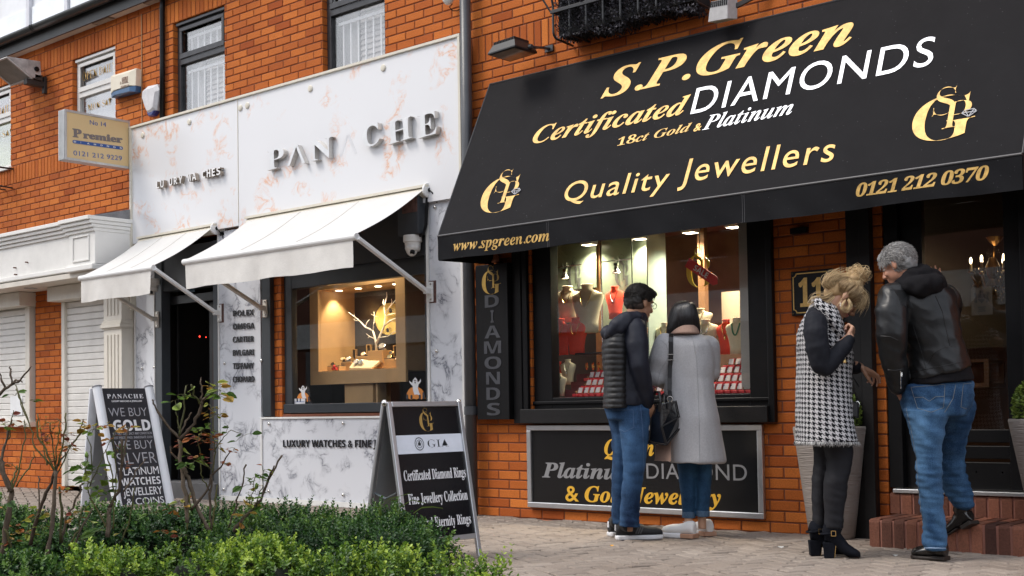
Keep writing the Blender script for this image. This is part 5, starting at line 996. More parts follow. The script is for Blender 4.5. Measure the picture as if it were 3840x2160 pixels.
# busts
M_BUSTC = mat('bust_linen', (.62, .56, .38), .85, var=.06, vs=30, bump=.2, bs=120); M_BUSTR = mat('bust_red', (.70, .055, .02), .75, var=.08, vs=20)
M_NK = {'gold': mat('chain_gold', (.8, .56, .2), .25, metal=1, var=0), 'silver': mat('chain_silver', (.75, .75, .75), .2, metal=1, var=0), 'green': mat('chain_green', (.05, .2, .11), .3, var=0)}
def bust(x, yt, yb, wpx, Y, m_, neck, label, turn=0.0, pend=False):
    b_ = W(zs(x, yb), Y); t_ = W(zs(x, yt), Y); h = t_.z-b_.z; w = abs(W(zs(x+wpx/2, yb), Y).x-W(zs(x-wpx/2, yb), Y).x)*.5
    t = thing('necklace_bust', label, 'display bust', b_, 'necklace busts in the jeweller window'); A_ = R(6)+turn; ex_ = V((math.cos(A_), math.sin(A_), 0)); ey_ = V((-math.sin(A_), math.cos(A_), 0))
    prof = [(0, .66, .30, .0), (.2, .66, .26, .02), (.4, .76, .26, .04), (.58, .93, .28, .04), (.70, 1.03, .26, .02), (.77, 1.02, .20, .02), (.81, .88, .17, .03), (.845, .60, .16, .04), (.872, .42, .20, .05), (.91, .33, .22, .06), (.955, .33, .24, .07), (.985, .38, .28, .075), (1, .34, .26, .075)]
    rings = [[b_+V((0, 0, h*z))+ex_*(w*1.12*a_*math.cos(q))+ey_*(w*d_*1.3*math.sin(q)+w*off*-1) for q in [2*math.pi*k/24 for k in range(24)]] for z, a_, d_, off in prof]
    o = MB().loft(rings).build('form', m_, t, smooth=True)
    f = MB(); pts = []
    for k in range(25):
        u = -1+2*k/24; z = .84-.34*(1-u*u)**.8*.95; zz_ = min(z, .845)
        a_ = np.interp(zz_, [p[0] for p in prof], [p[1] for p in prof]); d_ = np.interp(zz_, [p[0] for p in prof], [p[2] for p in prof]); of = np.interp(zz_, [p[0] for p in prof], [p[3] for p in prof]); xx = u*.40*w if zz_ < .82 else u*.42*w
        yy = -w*d_*1.3*math.sqrt(max(0, 1-(xx/(w*a_))**2))-w*of-.004; pts.append(b_+V((0, 0, h*zz_))+ex_*xx+ey_*yy)
    f.tube(pts, .0032 if neck != 'green' else .006, 5)
    if pend: p = pts[12]; f.ell(p+V((0, -.003, -.016)), .007, .005, .013)
    f.build('necklace', M_NK[neck], t)
bust(425, 403, 720, 190, .44, M_BUSTC, 'gold', 'left tall linen bust with a gold chain under the first green panel'); bust(600, 386, 815, 225, .40, M_BUSTC, 'gold', 'tallest linen bust with a gold chain right of its pair')
bust(362, 690, 1005, 150, .34, M_BUSTR, 'gold', 'left red bust with a fine gold chain on the dark shelf'); bust(500, 680, 1000, 165, .36, M_BUSTR, 'gold', 'right red bust with a fine gold chain on the dark shelf')
bust(838, 405, 690, 140, .52, M_BUSTR, 'silver', 'red bust with a beaded silver chain behind the man in the padded jacket')
bust(342, 1066, 1235, 105, .36, M_BUSTR, 'gold', 'small red bust at the bottom left of the jeweller window'); bust(425, 1045, 1265, 110, .28, M_BUSTC, 'silver', 'small linen bust with a cross pendant right of the small red one', pend=True); bust(346, 1170, 1366, 108, .16, M_BUSTC, 'silver', 'small front linen bust with a ring pendant at the bottom left corner', pend=True)
bust(1118, 770, 1000, 120, .45, M_BUSTC, 'gold', 'linen bust glimpsed between the couple'); bust(1215, 735, 1000, 130, .42, M_BUSTR, 'gold', 'red bust just left of the grey-coated woman'); bust(1275, 725, 1000, 140, .36, M_BUSTC, 'gold', 'linen bust touching the red one left of the grey-coated woman')
bust(1585, 600, 820, 175, .55, M_BUSTC, 'gold', 'rear linen bust right of the dark-haired woman'); bust(1635, 695, 980, 180, .42, M_BUSTC, 'silver', 'front linen bust right of the dark-haired woman'); bust(1815, 695, 1000, 145, .42, M_BUSTR, 'gold', 'red bust with a long drop necklace at the right of the window', pend=True); bust(1905, 680, 1000, 160, .36, M_BUSTC, 'green', 'linen bust wearing a green bead necklace at the right end')
# ring boxes
RB_R = mat('ring_box_red', (.50, .02, .025), .35, var=.1); RB_W = mat('ring_box_satin', (.72, .68, .66), .5, var=.05); RB_K = mat('ring_box_velvet', (.012, .012, .014), .8)
def make_box():
    t = thing('ring_box', 'small open red ring box with white satin lid in the stepped rows', 'ring box', (0, 0, 0), 'open ring boxes in stepped rows')
    s_ = .0275
    f = MB(); f.box((-s_, -s_, 0), (s_, s_, .024)); f.build('base', RB_R, t, bevel=.003, seg=1); MB().box((-s_*.8, -s_*.85, .0241), (s_*.8, s_*.8, .028)).build('cushion', RB_K, t)
    d = V((0, .35, 1)).normalized(); n_ = V((0, 1, -.35)).normalized(); c = V((0, s_, .026))+d*.027
    MB().obox(c+n_*.007, V((s_, 0, 0)), d*.027, n_*.006).build('lid', RB_R, t, bevel=.003, seg=1); MB().obox(c, V((s_*.82, 0, 0)), d*.0215, n_*.001).build('lid_lining', RB_W, t)
    MB().lathe([(.009, -.002), (.0105, 0), (.009, .002)], (0, -.003, .032), 12, (1, .4, 0), cap=False).build('ring', M_NK['gold'], t); return t
rb = make_box(); first = True; cnt = {}; ORD = ('leftmost', 'second from the left', 'third from the left', 'fourth from the left', 'fifth from the left', 'sixth from the left', 'seventh from the left', 'eighth from the left')
for r_ in range(4):
    for k in range(28):
        x = .95+k*.0575+(r_ % 2)*.028; y = .125+r_*.075; z = .956+r_*.062
        if not (x < 1.34 or 1.69 < x < 1.82 or x > 2.13) or x > 2.535 or (x < 1.0 and r_ > 2): continue
        o = rb if first else copy_tree(rb); first = False; o.location = (x, y, z); o.rotation_euler.z = R(random.uniform(-3, 3)-12)
        cnt[(r_, 0 if x < 1.4 else 1 if x < 1.9 else 2)] = n_ = cnt.get((r_, 0 if x < 1.4 else 1 if x < 1.9 else 2), -1)+1; seg = ('beside the padded jacket', 'between the couple', 'beside the grey coat')[0 if x < 1.4 else 1 if x < 1.9 else 2]; row = ('front', 'second', 'third', 'rear')[r_]
        o['label'] = 'open red ring box %s in the %s row %s' % (ORD[n_], row, seg)
f = MB()
for r_ in range(1, 4): f.box((.80, .09+r_*.075, .955), (2.545, .09+(r_+1)*.075-.001, .954+r_*.062))
tag(f.build('display_steps', mat('step_red', (.10, .008, .008), .6), None), 'stepped red display tiers under the ring boxes', 'display steps')
# rings on stand, hoops
t = thing('bangle_stand', 'row of hooped bangles behind the ring boxes at the left', 'bangles', W(zs(640, 1110), .46)); f = MB()
for x in (585, 640, 690): f.lathe([(.030, -.005), (.034, 0), (.030, .005)], W(zs(x, 1105), .42), 18, (1, .5, 0), cap=False)
f.build('bangles', M_NK['gold'], t)
# hanging monogram with SALE ribbon
SY = .17; O_ = W(zs(1462, 425), SY); t = thing('hanging_monogram', 'clear acrylic plate with yellow monogram and red SALE ribbon hanging in the window', 'sign', O_)
w_ = W(zs(1700, 425), SY).x-O_.x; h_ = W(zs(1560, 100), SY).z-O_.z+.03; mb = MB(); monogram(mb, O_, V((1, 0, 0)), V((0, 0, 1)), w_*.95, h_, .003); mb.build('monogram', mat('acrylic_yellow', (.85, .68, .04), .35), t)
MB().tube([W(zs(1575, 100), SY), W(zs(1575, -60), SY)], .003, 5).build('cord', M_STEEL, t)
a_, b_ = W(zs(1465, 195), SY-.008), W(zs(1710, 360), SY-.008); d = (b_-a_).normalized(); up = V((0, -1, 0)).cross(d); f = MB(); hw = .036
f.prism([a_-up*hw, b_-up*hw, b_+d*.03-up*hw*.2, b_+up*hw, a_+up*hw], (0, -.002, 0)); f.build('ribbon', mat('ribbon_red', (.62, .015, .02), .4), t)
L_ = LMB(); letter(L_, 'SALE', a_+d*.075-up*.020+V((0, -.0025, 0)), d, up, .135, .042, .001, 'bold'); L_.build('white_lettering', mat('white_vinyl', (.8, .8, .82), .5), t)
# ------------------------------------------------------------------ behind the shop door
di = thing('shop_interior', 'dim warm shop room seen through the glazed door', 'shop room', (4.2, .3, .3))
f = MB(); f.box((3.55, 2.3, .3), (5.2, 2.34, 2.95)); f.box((5.2, .13, .3), (5.24, 2.3, 2.95)); f.build('wall', mat('shop_wall', (.42, .29, .16), .8, var=.15), di); f = MB(); f.box((3.4, .13, 2.90), (5.2, 2.3, 2.94)); f.build('ceiling', mat('shop_ceiling', (.62, .48, .31), .8), di)
f = MB(); f.box((3.3, .13, .28), (5.2, 2.3, .31)); f.build('floor', M_DARK, di)
f = MB(); f.box((3.0, 1.2, .31), (4.4, 1.5, 1.25)); f.build('counter', mat('counter_wood', (.06, .03, .016), .35), di)
def ceil_lamp(p, Z, label):
    c = G(p, Z); c.y = min(c.y, 2.1); t = thing('ceiling_lamp', label, 'lamp', c+V((0, 0, .15)), 'box spotlights on the shop ceiling'); MB().box((c.x-.055, c.y-.05, c.z), (c.x+.055, c.y+.05, c.z+.14)).build('housing', mat('lamp_housing_brown', (.3, .22, .13), .5), t); MB().box((c.x-.045, c.y-.04, c.z-.004), (c.x+.045, c.y+.04, c.z-.0008)).build('diffuser', WARM, t)
    lit(lamp('SPOT', c+V((0, 0, -.02)), 14, (1, .74, .42), .04, (0, 0, -1), 120, .7), t)
for q, lb in ((b4(1508, 172), 'highest box spotlight seen through the glazed door'), (b4(1493, 257), 'second box spotlight below the highest one behind the door'), (b4(1362, 352), 'box spotlight lowest on the left behind the door'), (b4(1728, 340), 'box spotlight over the chandelier behind the door')): ceil_lamp(q, 2.62, lb)
zd2 = crop(3240, 860, 2.07); CYc = 1.0; c = W(zd2(1000, 330), CYc); t = thing('chandelier', 'brass and crystal chandelier with candle bulbs behind the door glass', 'chandelier', c+V((0, 0, .3)))
f = MB(); top = W(zd2(1015, 60), CYc); f.tube([top, c+V((.0, 0, -.1))], .006, 6); f.lathe([(.06, 0), (.04, -.03), (.01, -.06)], top, 16); f.lathe([(.02, .1), (.05, .03), (.03, -.05), (.05, -.1), (.01, -.16)], c, 16)
arms_ = []
for k in range(6):
    a_ = k*math.pi/3+.35; e_ = c+V((math.cos(a_)*.14, math.sin(a_)*.14, .0)); f.tube([c+V((0, 0, -.09)), c+(e_-c)*.6+V((0, 0, -.12)), e_+V((0, 0, -.02))], .006, 6); f.lathe([(.018, 0), (.022, .01)], e_, 10); arms_.append(e_)
f.build('brass_arms', mat('brass', (.16, .09, .03), .35, metal=1, var=.1), t)
f = MB(); [f.lathe([(.009, .01), (.009, .06)], e_, 8) for e_ in arms_]; f.build('candle_tube', mat('candle_cream', (.6, .5, .3), .6), t)
f = MB(); [f.ell(e_+V((0, 0, .085)), .01, .01, .024, n=8, m_=6) for e_ in arms_]; f.build('bulb', emit_mat('candle_lit', (1, .8, .5), 6), t)
f = MB()
for k in range(70): a_ = random.random()*6.28; r_ = random.uniform(.03, .14); p = c+V((math.cos(a_)*r_, math.sin(a_)*r_, random.uniform(-.2, .02))); f.ell(p, .007, .007, .011, n=6, m_=4)
f.build('crystals', mat('crystal', (.6, .5, .36), .08, metal=.7), t)
lit(lamp('POINT', c+V((0, 0, .12)), .8, (1, .7, .4), .05), t)
a_, b_ = W(zd2(830, 455), .085), W(zd2(1000, 660), .085); t = thing('certificate', 'pale printed certificate with a dark crest fixed inside the door glass', 'notice', ((a_.x+b_.x)/2, .085, b_.z)); MB().box((a_.x, .084, b_.z), (b_.x, .087, a_.z)).build('paper', mat('certificate_paper', (.085, .066, .045), .8, var=.1), t)
cc = V(((a_.x+b_.x)/2, .083, b_.z+.1)); f = MB()
f.prism([cc+V((x*.03, 0, z*.03)) for x, z in ((-.8, 1), (.8, 1), (.8, 0), (0, -1), (-.8, 0))], (0, -.0006, 0)); f.prism([cc+V((x*.03, 0, z*.03)) for x, z in ((-.4, 1.15), (.4, 1.15), (.3, 1.9), (0, 1.6), (-.3, 1.9))], (0, -.0006, 0))
for sg in (-1, 1): f.prism([cc+V((sg*x*.03, 0, z*.03)) for x, z in ((.95, -.8), (1.6, -.6), (1.35, .4), (1.6, 1.2), (1.1, 1.4), (.95, .6))], (0, -.0006, 0))
f.build('crest', mat('crest_ink', (.03, .025, .02), .6), t); f = MB()
for k, w_ in enumerate((.05, .04, .045)): f.box((cc.x-w_/2, .0825, cc.z-.055-k*.012), (cc.x+w_/2, .0832, cc.z-.048-k*.012))
f.build('print_lines', mat('crest_ink', (.03, .025, .02), .6), t)
a_, b_ = W(zd2(820, 1010), .6), W(zd2(970, 1190), .6); t = thing('glass_cabinet', 'small wooden framed glass cabinet low behind the door', 'cabinet', ((a_.x+b_.x)/2, .6, b_.z)); f = MB(); x0, x1, z0, z1 = a_.x, b_.x, b_.z, a_.z
f.box((x0-.3, .6, z0-.03), (x1, .9, z0)); f.box((x0-.3, .6, z1-.02), (x1, .9, z1)); f.box((x1-.03, .6, z0), (x1, .63, z1-.02)); f.box((x0-.3, .88, z0), (x1, .9, z1-.02)); f.build('frame', mat('cabinet_wood', (.22, .10, .04), .4, var=.2), t); MB().box((x0-.28, .61, z0), (x1-.03, .615, z1-.02)).build('pane', GLASS, t)
# ------------------------------------------------------------------ people
def remesh(mb, voxel, it=6, fac=.5):
    me = bpy.data.meshes.new('tmp'); me.from_pydata(mb.v, [], mb.f); o = bpy.data.objects.new('tmp', me); COL.objects.link(o)
    r_ = o.modifiers.new('r', 'REMESH'); r_.mode = 'VOXEL'; r_.voxel_size = voxel; r_.adaptivity = 0
    if it: s_ = o.modifiers.new('s', 'SMOOTH'); s_.factor = fac; s_.iterations = it
    dg = bpy.context.evaluated_depsgraph_get(); out = bpy.data.meshes.new_from_object(o.evaluated_get(dg)); bpy.data.objects.remove(o); bpy.data.meshes.remove(me); return out
def skin(mb, name, m, parent, voxel=.009, it=6, disp=None, fac=.5, attr=None, post=None):
    me = remesh(mb, voxel, it, fac); off = wloc(parent); n = len(me.vertices); co = np.empty(n*3, np.float32); me.vertices.foreach_get('co', co); co = co.reshape(-1, 3)
    if disp:
        nr = np.empty(n*3, np.float32); me.vertex_normals.foreach_get('vector', nr); nr = nr.reshape(-1, 3); co = co+nr*np.array([disp(p) for p in co], np.float32)[:, None]
    if post: co = post(co)
    world = co.copy(); co = co-np.array(off, np.float32); me.vertices.foreach_set('co', co.astype(np.float32).ravel()); me.update()
    if attr:
        a_ = me.attributes.new('pat', 'FLOAT_VECTOR', 'POINT'); a_.data.foreach_set('vector', np.array([attr(p) for p in world], np.float32).ravel())
    me.name = name; me.materials.clear(); me.materials.append(m); me.shade_smooth(); o = bpy.data.objects.new(name, me); COL.objects.link(o); o.parent = parent; return o
def fold(fx, fz, amp, seed=0): return lambda p: amp*(noise.noise((p[0]*fx+seed, p[1]*fx, p[2]*fz+(p[0]+p[1])*fx*.5))+.5*noise.noise((p[0]*fx*2.3, p[1]*fx*2.3+seed, p[2]*fz*2.1)))
class Fig:
    def __init__(s, ground_px, cropf):
        s.P0 = G(ground_px); s.z = (s.P0-CAM).dot(_d0); s.c = cropf
    def q(s, x, y, dd=0, c=None):
        p = (c or s.c)(x, y); v = ray(p); return CAM+v*((s.z+dd)/v.dot(_d0))
    def ring(s, y, xl, xr, dd, dep, c=None, n=28, e=2.4, tilt=0):
        a, b = s.q(xl, y, dd, c), s.q(xr, y-tilt, dd, c); ce = (a+b)/2; hx = (b-a)/2; out = []
        for k in range(n):
            t = 2*math.pi*k/n; ct, st = math.cos(t), math.sin(t); f_ = (abs(ct)**e+abs(st)**e)**(-1/e)
            out.append(ce+hx*(ct*f_)+_d0*(dep*st*f_))
        return out
    def rings(s, mb, L, c=None, **k): mb.loft([s.ring(*r_, c=c, **k) for r_ in L]); return mb
    def chain(s, mb, L, c=None, n=14):
        P = [s.q(x, y, dd, c) for x, y, dd, r_ in L]; rs = [r_ for *_, r_ in L]; mb.tube(P, rs, n)
        for p, r_ in zip(P, rs): mb.ell(p, r_*.99, r_*.99, r_*.99, n=12, m_=8)
        return mb
def axes(yaw, pitch, roll=0):
    y, p = R(yaw), R(pitch); f0 = _d0*math.cos(y)+_r0*math.sin(y); f = f0*math.cos(p)-_z*math.sin(p); u = _z*math.cos(p)+f0*math.sin(p); s_ = f.cross(u)
    if roll: r_ = R(roll); s_, u = s_*math.cos(r_)+u*math.sin(r_), u*math.cos(r_)-s_*math.sin(r_)
    return s_, f, u
class Head:
    def __init__(h, c, yaw, pitch, k=1.0, roll=0): h.c = V(c); h.s, h.f, h.u = axes(yaw, pitch, roll); h.k = k
    def at(h, s, f, u): return h.c+(h.s*s+h.f*f+h.u*u)*h.k
    def e(h, mb, s, f, u, rs, rf, ru, n=16): mb.ell(h.at(s, f, u), rs*h.k, rf*h.k, ru*h.k, (h.s, h.f, h.u), n=n, m_=10)
    def build(h, mb, neck):
        h.e(mb, 0, -.004, .022, .074, .096, .088); h.e(mb, 0, .028, -.045, .059, .064, .066); h.e(mb, 0, .050, -.088, .036, .038, .030); h.e(mb, 0, .080, -.106, .021, .017, .016)
        h.e(mb, 0, .082, .020, .048, .018, .018); h.e(mb, -.034, .068, -.035, .022, .022, .022); h.e(mb, .034, .068, -.035, .022, .022, .022)
        mb.tube([h.at(0, .092, .012), h.at(0, .105, -.016), h.at(0, .116, -.036), h.at(0, .100, -.046)], [.008*h.k, .010*h.k, .0125*h.k, .011*h.k], 10); h.e(mb, -.011, .100, -.041, .008, .010, .008); h.e(mb, .011, .100, -.041, .008, .010, .008)
        h.e(mb, 0, .090, -.066, .022, .011, .0065); h.e(mb, 0, .087, -.078, .020, .011, .007)
        for sg in (-1, 1):
            h.e(mb, sg*.077, -.008, -.010, .009, .019, .031); h.e(mb, sg*.075, -.004, -.030, .008, .012, .014)
        mb.tube([h.at(0, -.022, -.02), h.at(0, -.022, -.075), neck], [.056*h.k, .054*h.k, .060*h.k], 16)
    def eyes(h, parent, dark):
        f = MB(); [h.e(f, sg*.031, .0795, -.004, .013, .0095, .0085, 12) for sg in (-1, 1)]; f.build('eye', mat('eye_white', (.7, .66, .62), .2), parent, smooth=True)
        f = MB(); [h.e(f, sg*.031, .0875, -.005, .005, .0025, .005, 10) for sg in (-1, 1)]; f.build('iris', mat('iris', (.03, .02, .015), .2), parent, smooth=True)
        f = MB(); [f.tube([h.at(sg*.012, .0985, .014), h.at(sg*.03, .0975, .020), h.at(sg*.048, .086, .014)], .0035*h.k, 6) for sg in (-1, 1)]; f.build('eyebrow', dark, parent)
def hand(mb, w, d, n, curls, thumb, k=1.0, flip=1, spread=.10):
    """wrist point, direction to the knuckles, palm normal; curls per finger (three bends); thumb (side, fwd, in)"""
    d = V(d).normalized(); n = V(n); n = (n-d*n.dot(d)).normalized(); s_ = d.cross(n)*flip
    L = (.88, 1.0, .95, .76); tips = []
    for i in range(4):
        off = (i-1.5)*.0195*k; base = w+d*.015*k+s_*off*.55; kn = w+d*(.088-.006*abs(i-1.2))*k+s_*off; mb.tube([base, (base+kn)/2, kn], [.015*k, .014*k, .0105*k], 10); mb.ell(kn, .0108*k, .0108*k, .0108*k, n=10, m_=6)
        fd = (d+s_*(i-1.5)*spread).normalized(); p = kn; ang = 0; pts = [p]; 
        for j, (ln, cu) in enumerate(zip((.042, .026, .021), curls[i])):
            ang += R(cu); v = fd*math.cos(ang)+n*math.sin(ang); p = p+v*ln*L[i]*k; pts.append(p)
        mb.tube(pts, [.0098*k, .0088*k, .0078*k, .0062*k], 10)
        for q_, r_ in zip(pts, (.0098, .0089, .0079, .0062)): mb.ell(q_, r_*k, r_*k, r_*k, n=8, m_=6)
        tips.append((pts[-1], v))
    b = w+d*.022*k-s_*.026*k+n*.006*k; t1 = b+(d*thumb[1]-s_*thumb[0]+n*thumb[2]).normalized()*.040*k; t2 = t1+(d*(thumb[1]+.35)-s_*thumb[0]*.55+n*thumb[2]).normalized()*.030*k; t3 = t2+(d*(thumb[1]+.5)-s_*thumb[0]*.3+n*(thumb[2]+.1)).normalized()*.024*k
    mb.tube([w+d*.012*k-s_*.012*k, b, t1, t2, t3], [.014*k, .015*k, .0115*k, .0105*k, .0075*k], 10); mb.ell(t3, .0075*k, .0075*k, .0075*k, n=8, m_=6); tips.append((t3, (t3-t2).normalized()))
    mb.tube([w-d*.03*k, w, w+d*.02*k], [.024*k, .0245*k, .024*k], 12); return tips
def sk_mat(name, c): return mat(name, c, .48, var=.07, vs=30, bump=.05, bs=300, spec=.4)
def surf(o): 
    me = o.data; off = wloc(o); return BVHTree.FromPolygons([V(v.co)+off for v in me.vertices], [tuple(p.vertices) for p in me.polygons])
def on(bvh, p, lift=.002):
    v = ray(p).normalized(); h = bvh.ray_cast(CAM, v); return (h[0]+h[1]*lift) if h[0] is not None else None
def seam(o, lines, c, r, name, m, lift=.0005, step=10):
    b = surf(o); mb = MB(); ok = False
    for L in lines:
        pts = []
        for (xa, ya), (xb, yb) in zip(L[:-1], L[1:]):
            n = max(2, int(math.hypot(xb-xa, yb-ya)/step)); pts += [on(b, c(xa+(xb-xa)*k/n, ya+(yb-ya)*k/n), lift) for k in range(n+(1 if (xb, yb) == L[-1] else 0))]
        pts = [p for p in pts if p is not None]; keep = pts[:1]
        for p in pts[1:]:
            if .0015 < (p-keep[-1]).length < .06: keep.append(p)
        if len(keep) > 1: mb.tube(keep, r, 5); ok = True
    return mb.build(name, m, o) if ok else None
def strands(name, curves, r, m, parent, tones=None, n=4):
    mb = MB()
    for i, c in enumerate(curves):
        if len(c) > 3: c = [c[0]]+[(c[j-1]*(-.0625)+c[j]*.5625+c[j+1]*.5625-c[min(j+2, len(c)-1)]*.0625) if h_ else c[j] for j in range(1, len(c)-1) for h_ in (0, 1)]+[c[-1]]
        k = len(c); mb.tube(c, [r*(1-.75*(j/(k-1))**2) for j in range(k)], n, tone=(tones[i] if tones else random.random()))
    return mb.build(name, m, parent, smooth=True, tone=True)
def tufts(h, n, test, ln, lay, r=.0016, out=.25):
    cs = []
    while len(cs) < n:
        a = V((random.gauss(0, 1), random.gauss(0, 1), random.gauss(0, 1))).normalized()
        if not test(a): continue
        p = h.at(a.x*.080, a.y*.102-.004, a.z*.092+.024); nr = (h.s*a.x/.08+h.f*a.y/.1+h.u*a.z/.09).normalized(); L_ = ln*random.uniform(.7, 1.3)
        dr = h.s*lay[0]+h.f*lay[1]+h.u*lay[2]+V((random.gauss(0, .3), random.gauss(0, .3), random.gauss(0, .3))); dr = (dr-nr*dr.dot(nr)).normalized(); cs.append([p, p+dr*L_*.5+nr*L_*out*.6, p+dr*L_+nr*L_*out*.75])
    return cs
def denim(name, lo, hi, fade):
    m = bpy.data.materials.new(name); m.use_nodes = True; N, L = nodes(m); b = N['Principled BSDF']; b.inputs['Roughness'].default_value = .85; b.inputs['Specular IOR Level'].default_value = .15
    t = N.new('ShaderNodeTexCoord'); n1 = N.new('ShaderNodeTexNoise'); n1.inputs['Scale'].default_value = 3.2; n1.inputs['Detail'].default_value = 4; mp_ = N.new('ShaderNodeMapping'); mp_.inputs['Scale'].default_value = (1.6, 1.6, .8); L.new(t.outputs['Object'], mp_.inputs[0]); L.new(mp_.outputs[0], n1.inputs[0])
    n2 = N.new('ShaderNodeTexNoise'); n2.inputs['Scale'].default_value = 190; n2.inputs['Detail'].default_value = 2; L.new(t.outputs['Object'], n2.inputs[0])
    ad = N.new('ShaderNodeMath'); ad.operation = 'MULTIPLY_ADD'; ad.inputs[1].default_value = .35; L.new(n2.outputs[0], ad.inputs[0]); L.new(n1.outputs[0], ad.inputs[2])
    r = N.new('ShaderNodeValToRGB'); r.color_ramp.elements[0].position = .48+fade; r.color_ramp.elements[1].position = .86+fade; r.color_ramp.elements[0].color = (*lo, 1); r.color_ramp.elements[1].color = (*hi, 1); L.new(ad.outputs[0], r.inputs[0]); L.new(r.outputs[0], b.inputs['Base Color'])
    bp = N.new('ShaderNodeBump'); bp.inputs['Strength'].default_value = .35; bp.inputs['Distance'].default_value = .003; L.new(n2.outputs[0], bp.inputs['Height']); L.new(bp.outputs[0], b.inputs['Normal']); _M[name] = m; return m
def foot(fig_parent, heel, toe, w, h_ank, m_up, m_sole, sole=.022, ankle=None, names=('upper', 'sole'), toeh=.052, heelblock=None):
    H, T = V(heel), V(toe); d = (T-H); L_ = d.length; d.normalize(); s_ = d.cross(_z).normalized(); z0 = H.z; out = []
    prof = [(0, .30, h_ank*.82), (.05, .40, h_ank), (.22, .42, h_ank*.97), (.34, .42, h_ank*.80), (.50, .46, h_ank*.56+.012), (.68, .50, toeh*1.1), (.84, .46, toeh*.92), (.95, .32, toeh*.72), (1.0, .16, toeh*.5)]
    def sec(t, wd, top, zb):
        c = H+d*(L_*t); return [c+s_*(w*wd*math.cos(a)*(1 if math.sin(a) < .2 else .92))+_z*(zb+(top-zb)*(.5+.5*math.sin(a))) for a in [2*math.pi*k/18 for k in range(18)]]
    mb = MB(); mb.loft([sec(t, wd, top+sole, sole*.6) for t, wd, top in prof])
    if ankle: mb.tube([H+d*L_*.16+_z*(h_ank*.7+sole), V(ankle)], [.042, .046], 16)
    out.append(skin(mb, names[0], m_up, fig_parent, .006, 4)); sb = MB()
    pts = [(t, wd*1.06) for t, wd, _ in prof]; ringp = [H+d*(L_*(t*1.02-.01))+s_*w*wd for t, wd in pts]+[H+d*(L_*(t*1.02-.01))-s_*w*wd for t, wd in pts[::-1]]
    sb.prism([p for p in ringp], _z*sole); out.append(sb.build(names[1], m_sole, fig_parent, bevel=.009, seg=3)); return out
# ================================================= man in the padded jacket
A_ = crop(2150, 1000, 2.5886)
f1 = Fig(c3(1010, 1195), A_); SK1 = sk_mat('skin_tan', (.36, .19, .115))
mb = MB(); h1 = Head(f1.q(638, 345, .0), 56, 12); h1.build(mb, f1.q(585, 500, .02))
f1.rings(mb, [(520, 480, 690, .03, .06), (600, 380, 660, .03, .09), (800, 320, 640, .03, .09), (1100, 340, 640, .03, .09), (1340, 340, 640, .03, .1)])
for sx in (0, 1): f1.rings(mb, [(225, 950+sx*120, 1040+sx*120, .09-sx*.10, .04), (700, 965+sx*105, 1025+sx*105, .10-sx*.14, .035), (1130, 968+sx*80, 1012+sx*80, .10-sx*.14, .03)], c=c3)
f1.chain(mb, [(600, 620, -.10, .05), (650, 980, -.16, .04), (712, 1270, -.10, .032)]); f1.chain(mb, [(420, 660, .22, .05), (520, 960, .28, .04), (640, 1200, .2, .032)])
w_ = f1.q(716, 1290, -.09); hand(mb, w_, (.1, .3, -1), (-.5, .6, 0), [(25, 30, 20)]*4, (.6, .6, .3)); w_ = f1.q(650, 1220, .19); hand(mb, w_, (.1, .3, -1), (-.5, .6, 0), [(25, 30, 20)]*4, (.6, .6, .3))
man = skin(mb, 'person', SK1, None, .0058, 2); tag(man, 'man in a black padded jacket and dark jeans looking into the jeweller window', 'person')
DKHAIR = tone_mat('dark_hair', (.004, .0035, .003), (.022, .016, .012), .42, 0, 30, spec=.4)
mb = MB(); h1.e(mb, 0, -.008, .040, .081, .100, .082); h1.e(mb, 0, -.045, .006, .0785, .064, .080); h1.e(mb, 0, .052, .078, .066, .055, .036); h1.e(mb, .02, .08, .072, .045, .03, .026)
hair = skin(mb, 'hair', mat('dark_hair_base', (.010, .008, .007), .5), man, .007, 4, lambda p: .004*noise.noise((p[0]*60, p[1]*60, p[2]*60)))
strands('hair_strands', tufts(h1, 2600, lambda a: a.z > -.25+(.55 if a.y > .3 else 0) and not (a.y > .75 and a.z < .3), .026, (.3, .5, .15), out=.4), .0013, DKHAIR, hair)
mb = MB(); h1.e(mb, 0, -.032, -.024, .0730, .066, .052); skin(mb, 'cropped_sides', mat('cropped_hair', (.05, .033, .025), .8), hair, .006, 3)
h1.eyes(man, mat('brow_dark', (.015, .01, .008), .7))
mb = MB(); [mb.tube([h1.at(sg*.031+.019*math.cos(a), .112, -.006+.015*math.sin(a)) for a in [2*math.pi*k/18 for k in range(19)]], .0016, 6) for sg in (-1, 1)]; mb.tube([h1.at(-.012, .113, -.002), h1.at(.012, .113, -.002)], .0016, 6)
for sg in (-1, 1): mb.tube([h1.at(sg*.05, .112, .001), h1.at(sg*.078, .08, .003), h1.at(sg*.080, .0, .004), h1.at(sg*.079, -.012, -.006)], .0017, 6)
mb.build('glasses', mat('glasses_black', (.008, .008, .01), .25), man)
NAVY = mat('navy_softshell', (.0125, .0145, .024), .55, var=.1, vs=8, bump=.06, bs=300, spec=.3)
jr = [(455, 478, 712, .02, .085), (520, 420, 718, .02, .12), (580, 352, 718, .02, .15), (660, 302, 716, .02, .17), (760, 280, 714, .02, .175), (900, 284, 700, .02, .17), (1050, 300, 690, .02, .165), (1200, 300, 688, .02, .165), (1300, 294, 690, .02, .17), (1348, 296, 690, .02, .17)]
mb = MB(); f1.rings(mb, jr); f1.chain(mb, [(598, 600, -.11, .078), (618, 760, -.15, .075), (645, 960, -.17, .066), (680, 1120, -.14, .058), (712, 1255, -.10, .05), (722, 1330, -.07, .045)]); f1.chain(mb, [(440, 640, .24, .075), (560, 960, .3, .062), (660, 1210, .2, .05)])
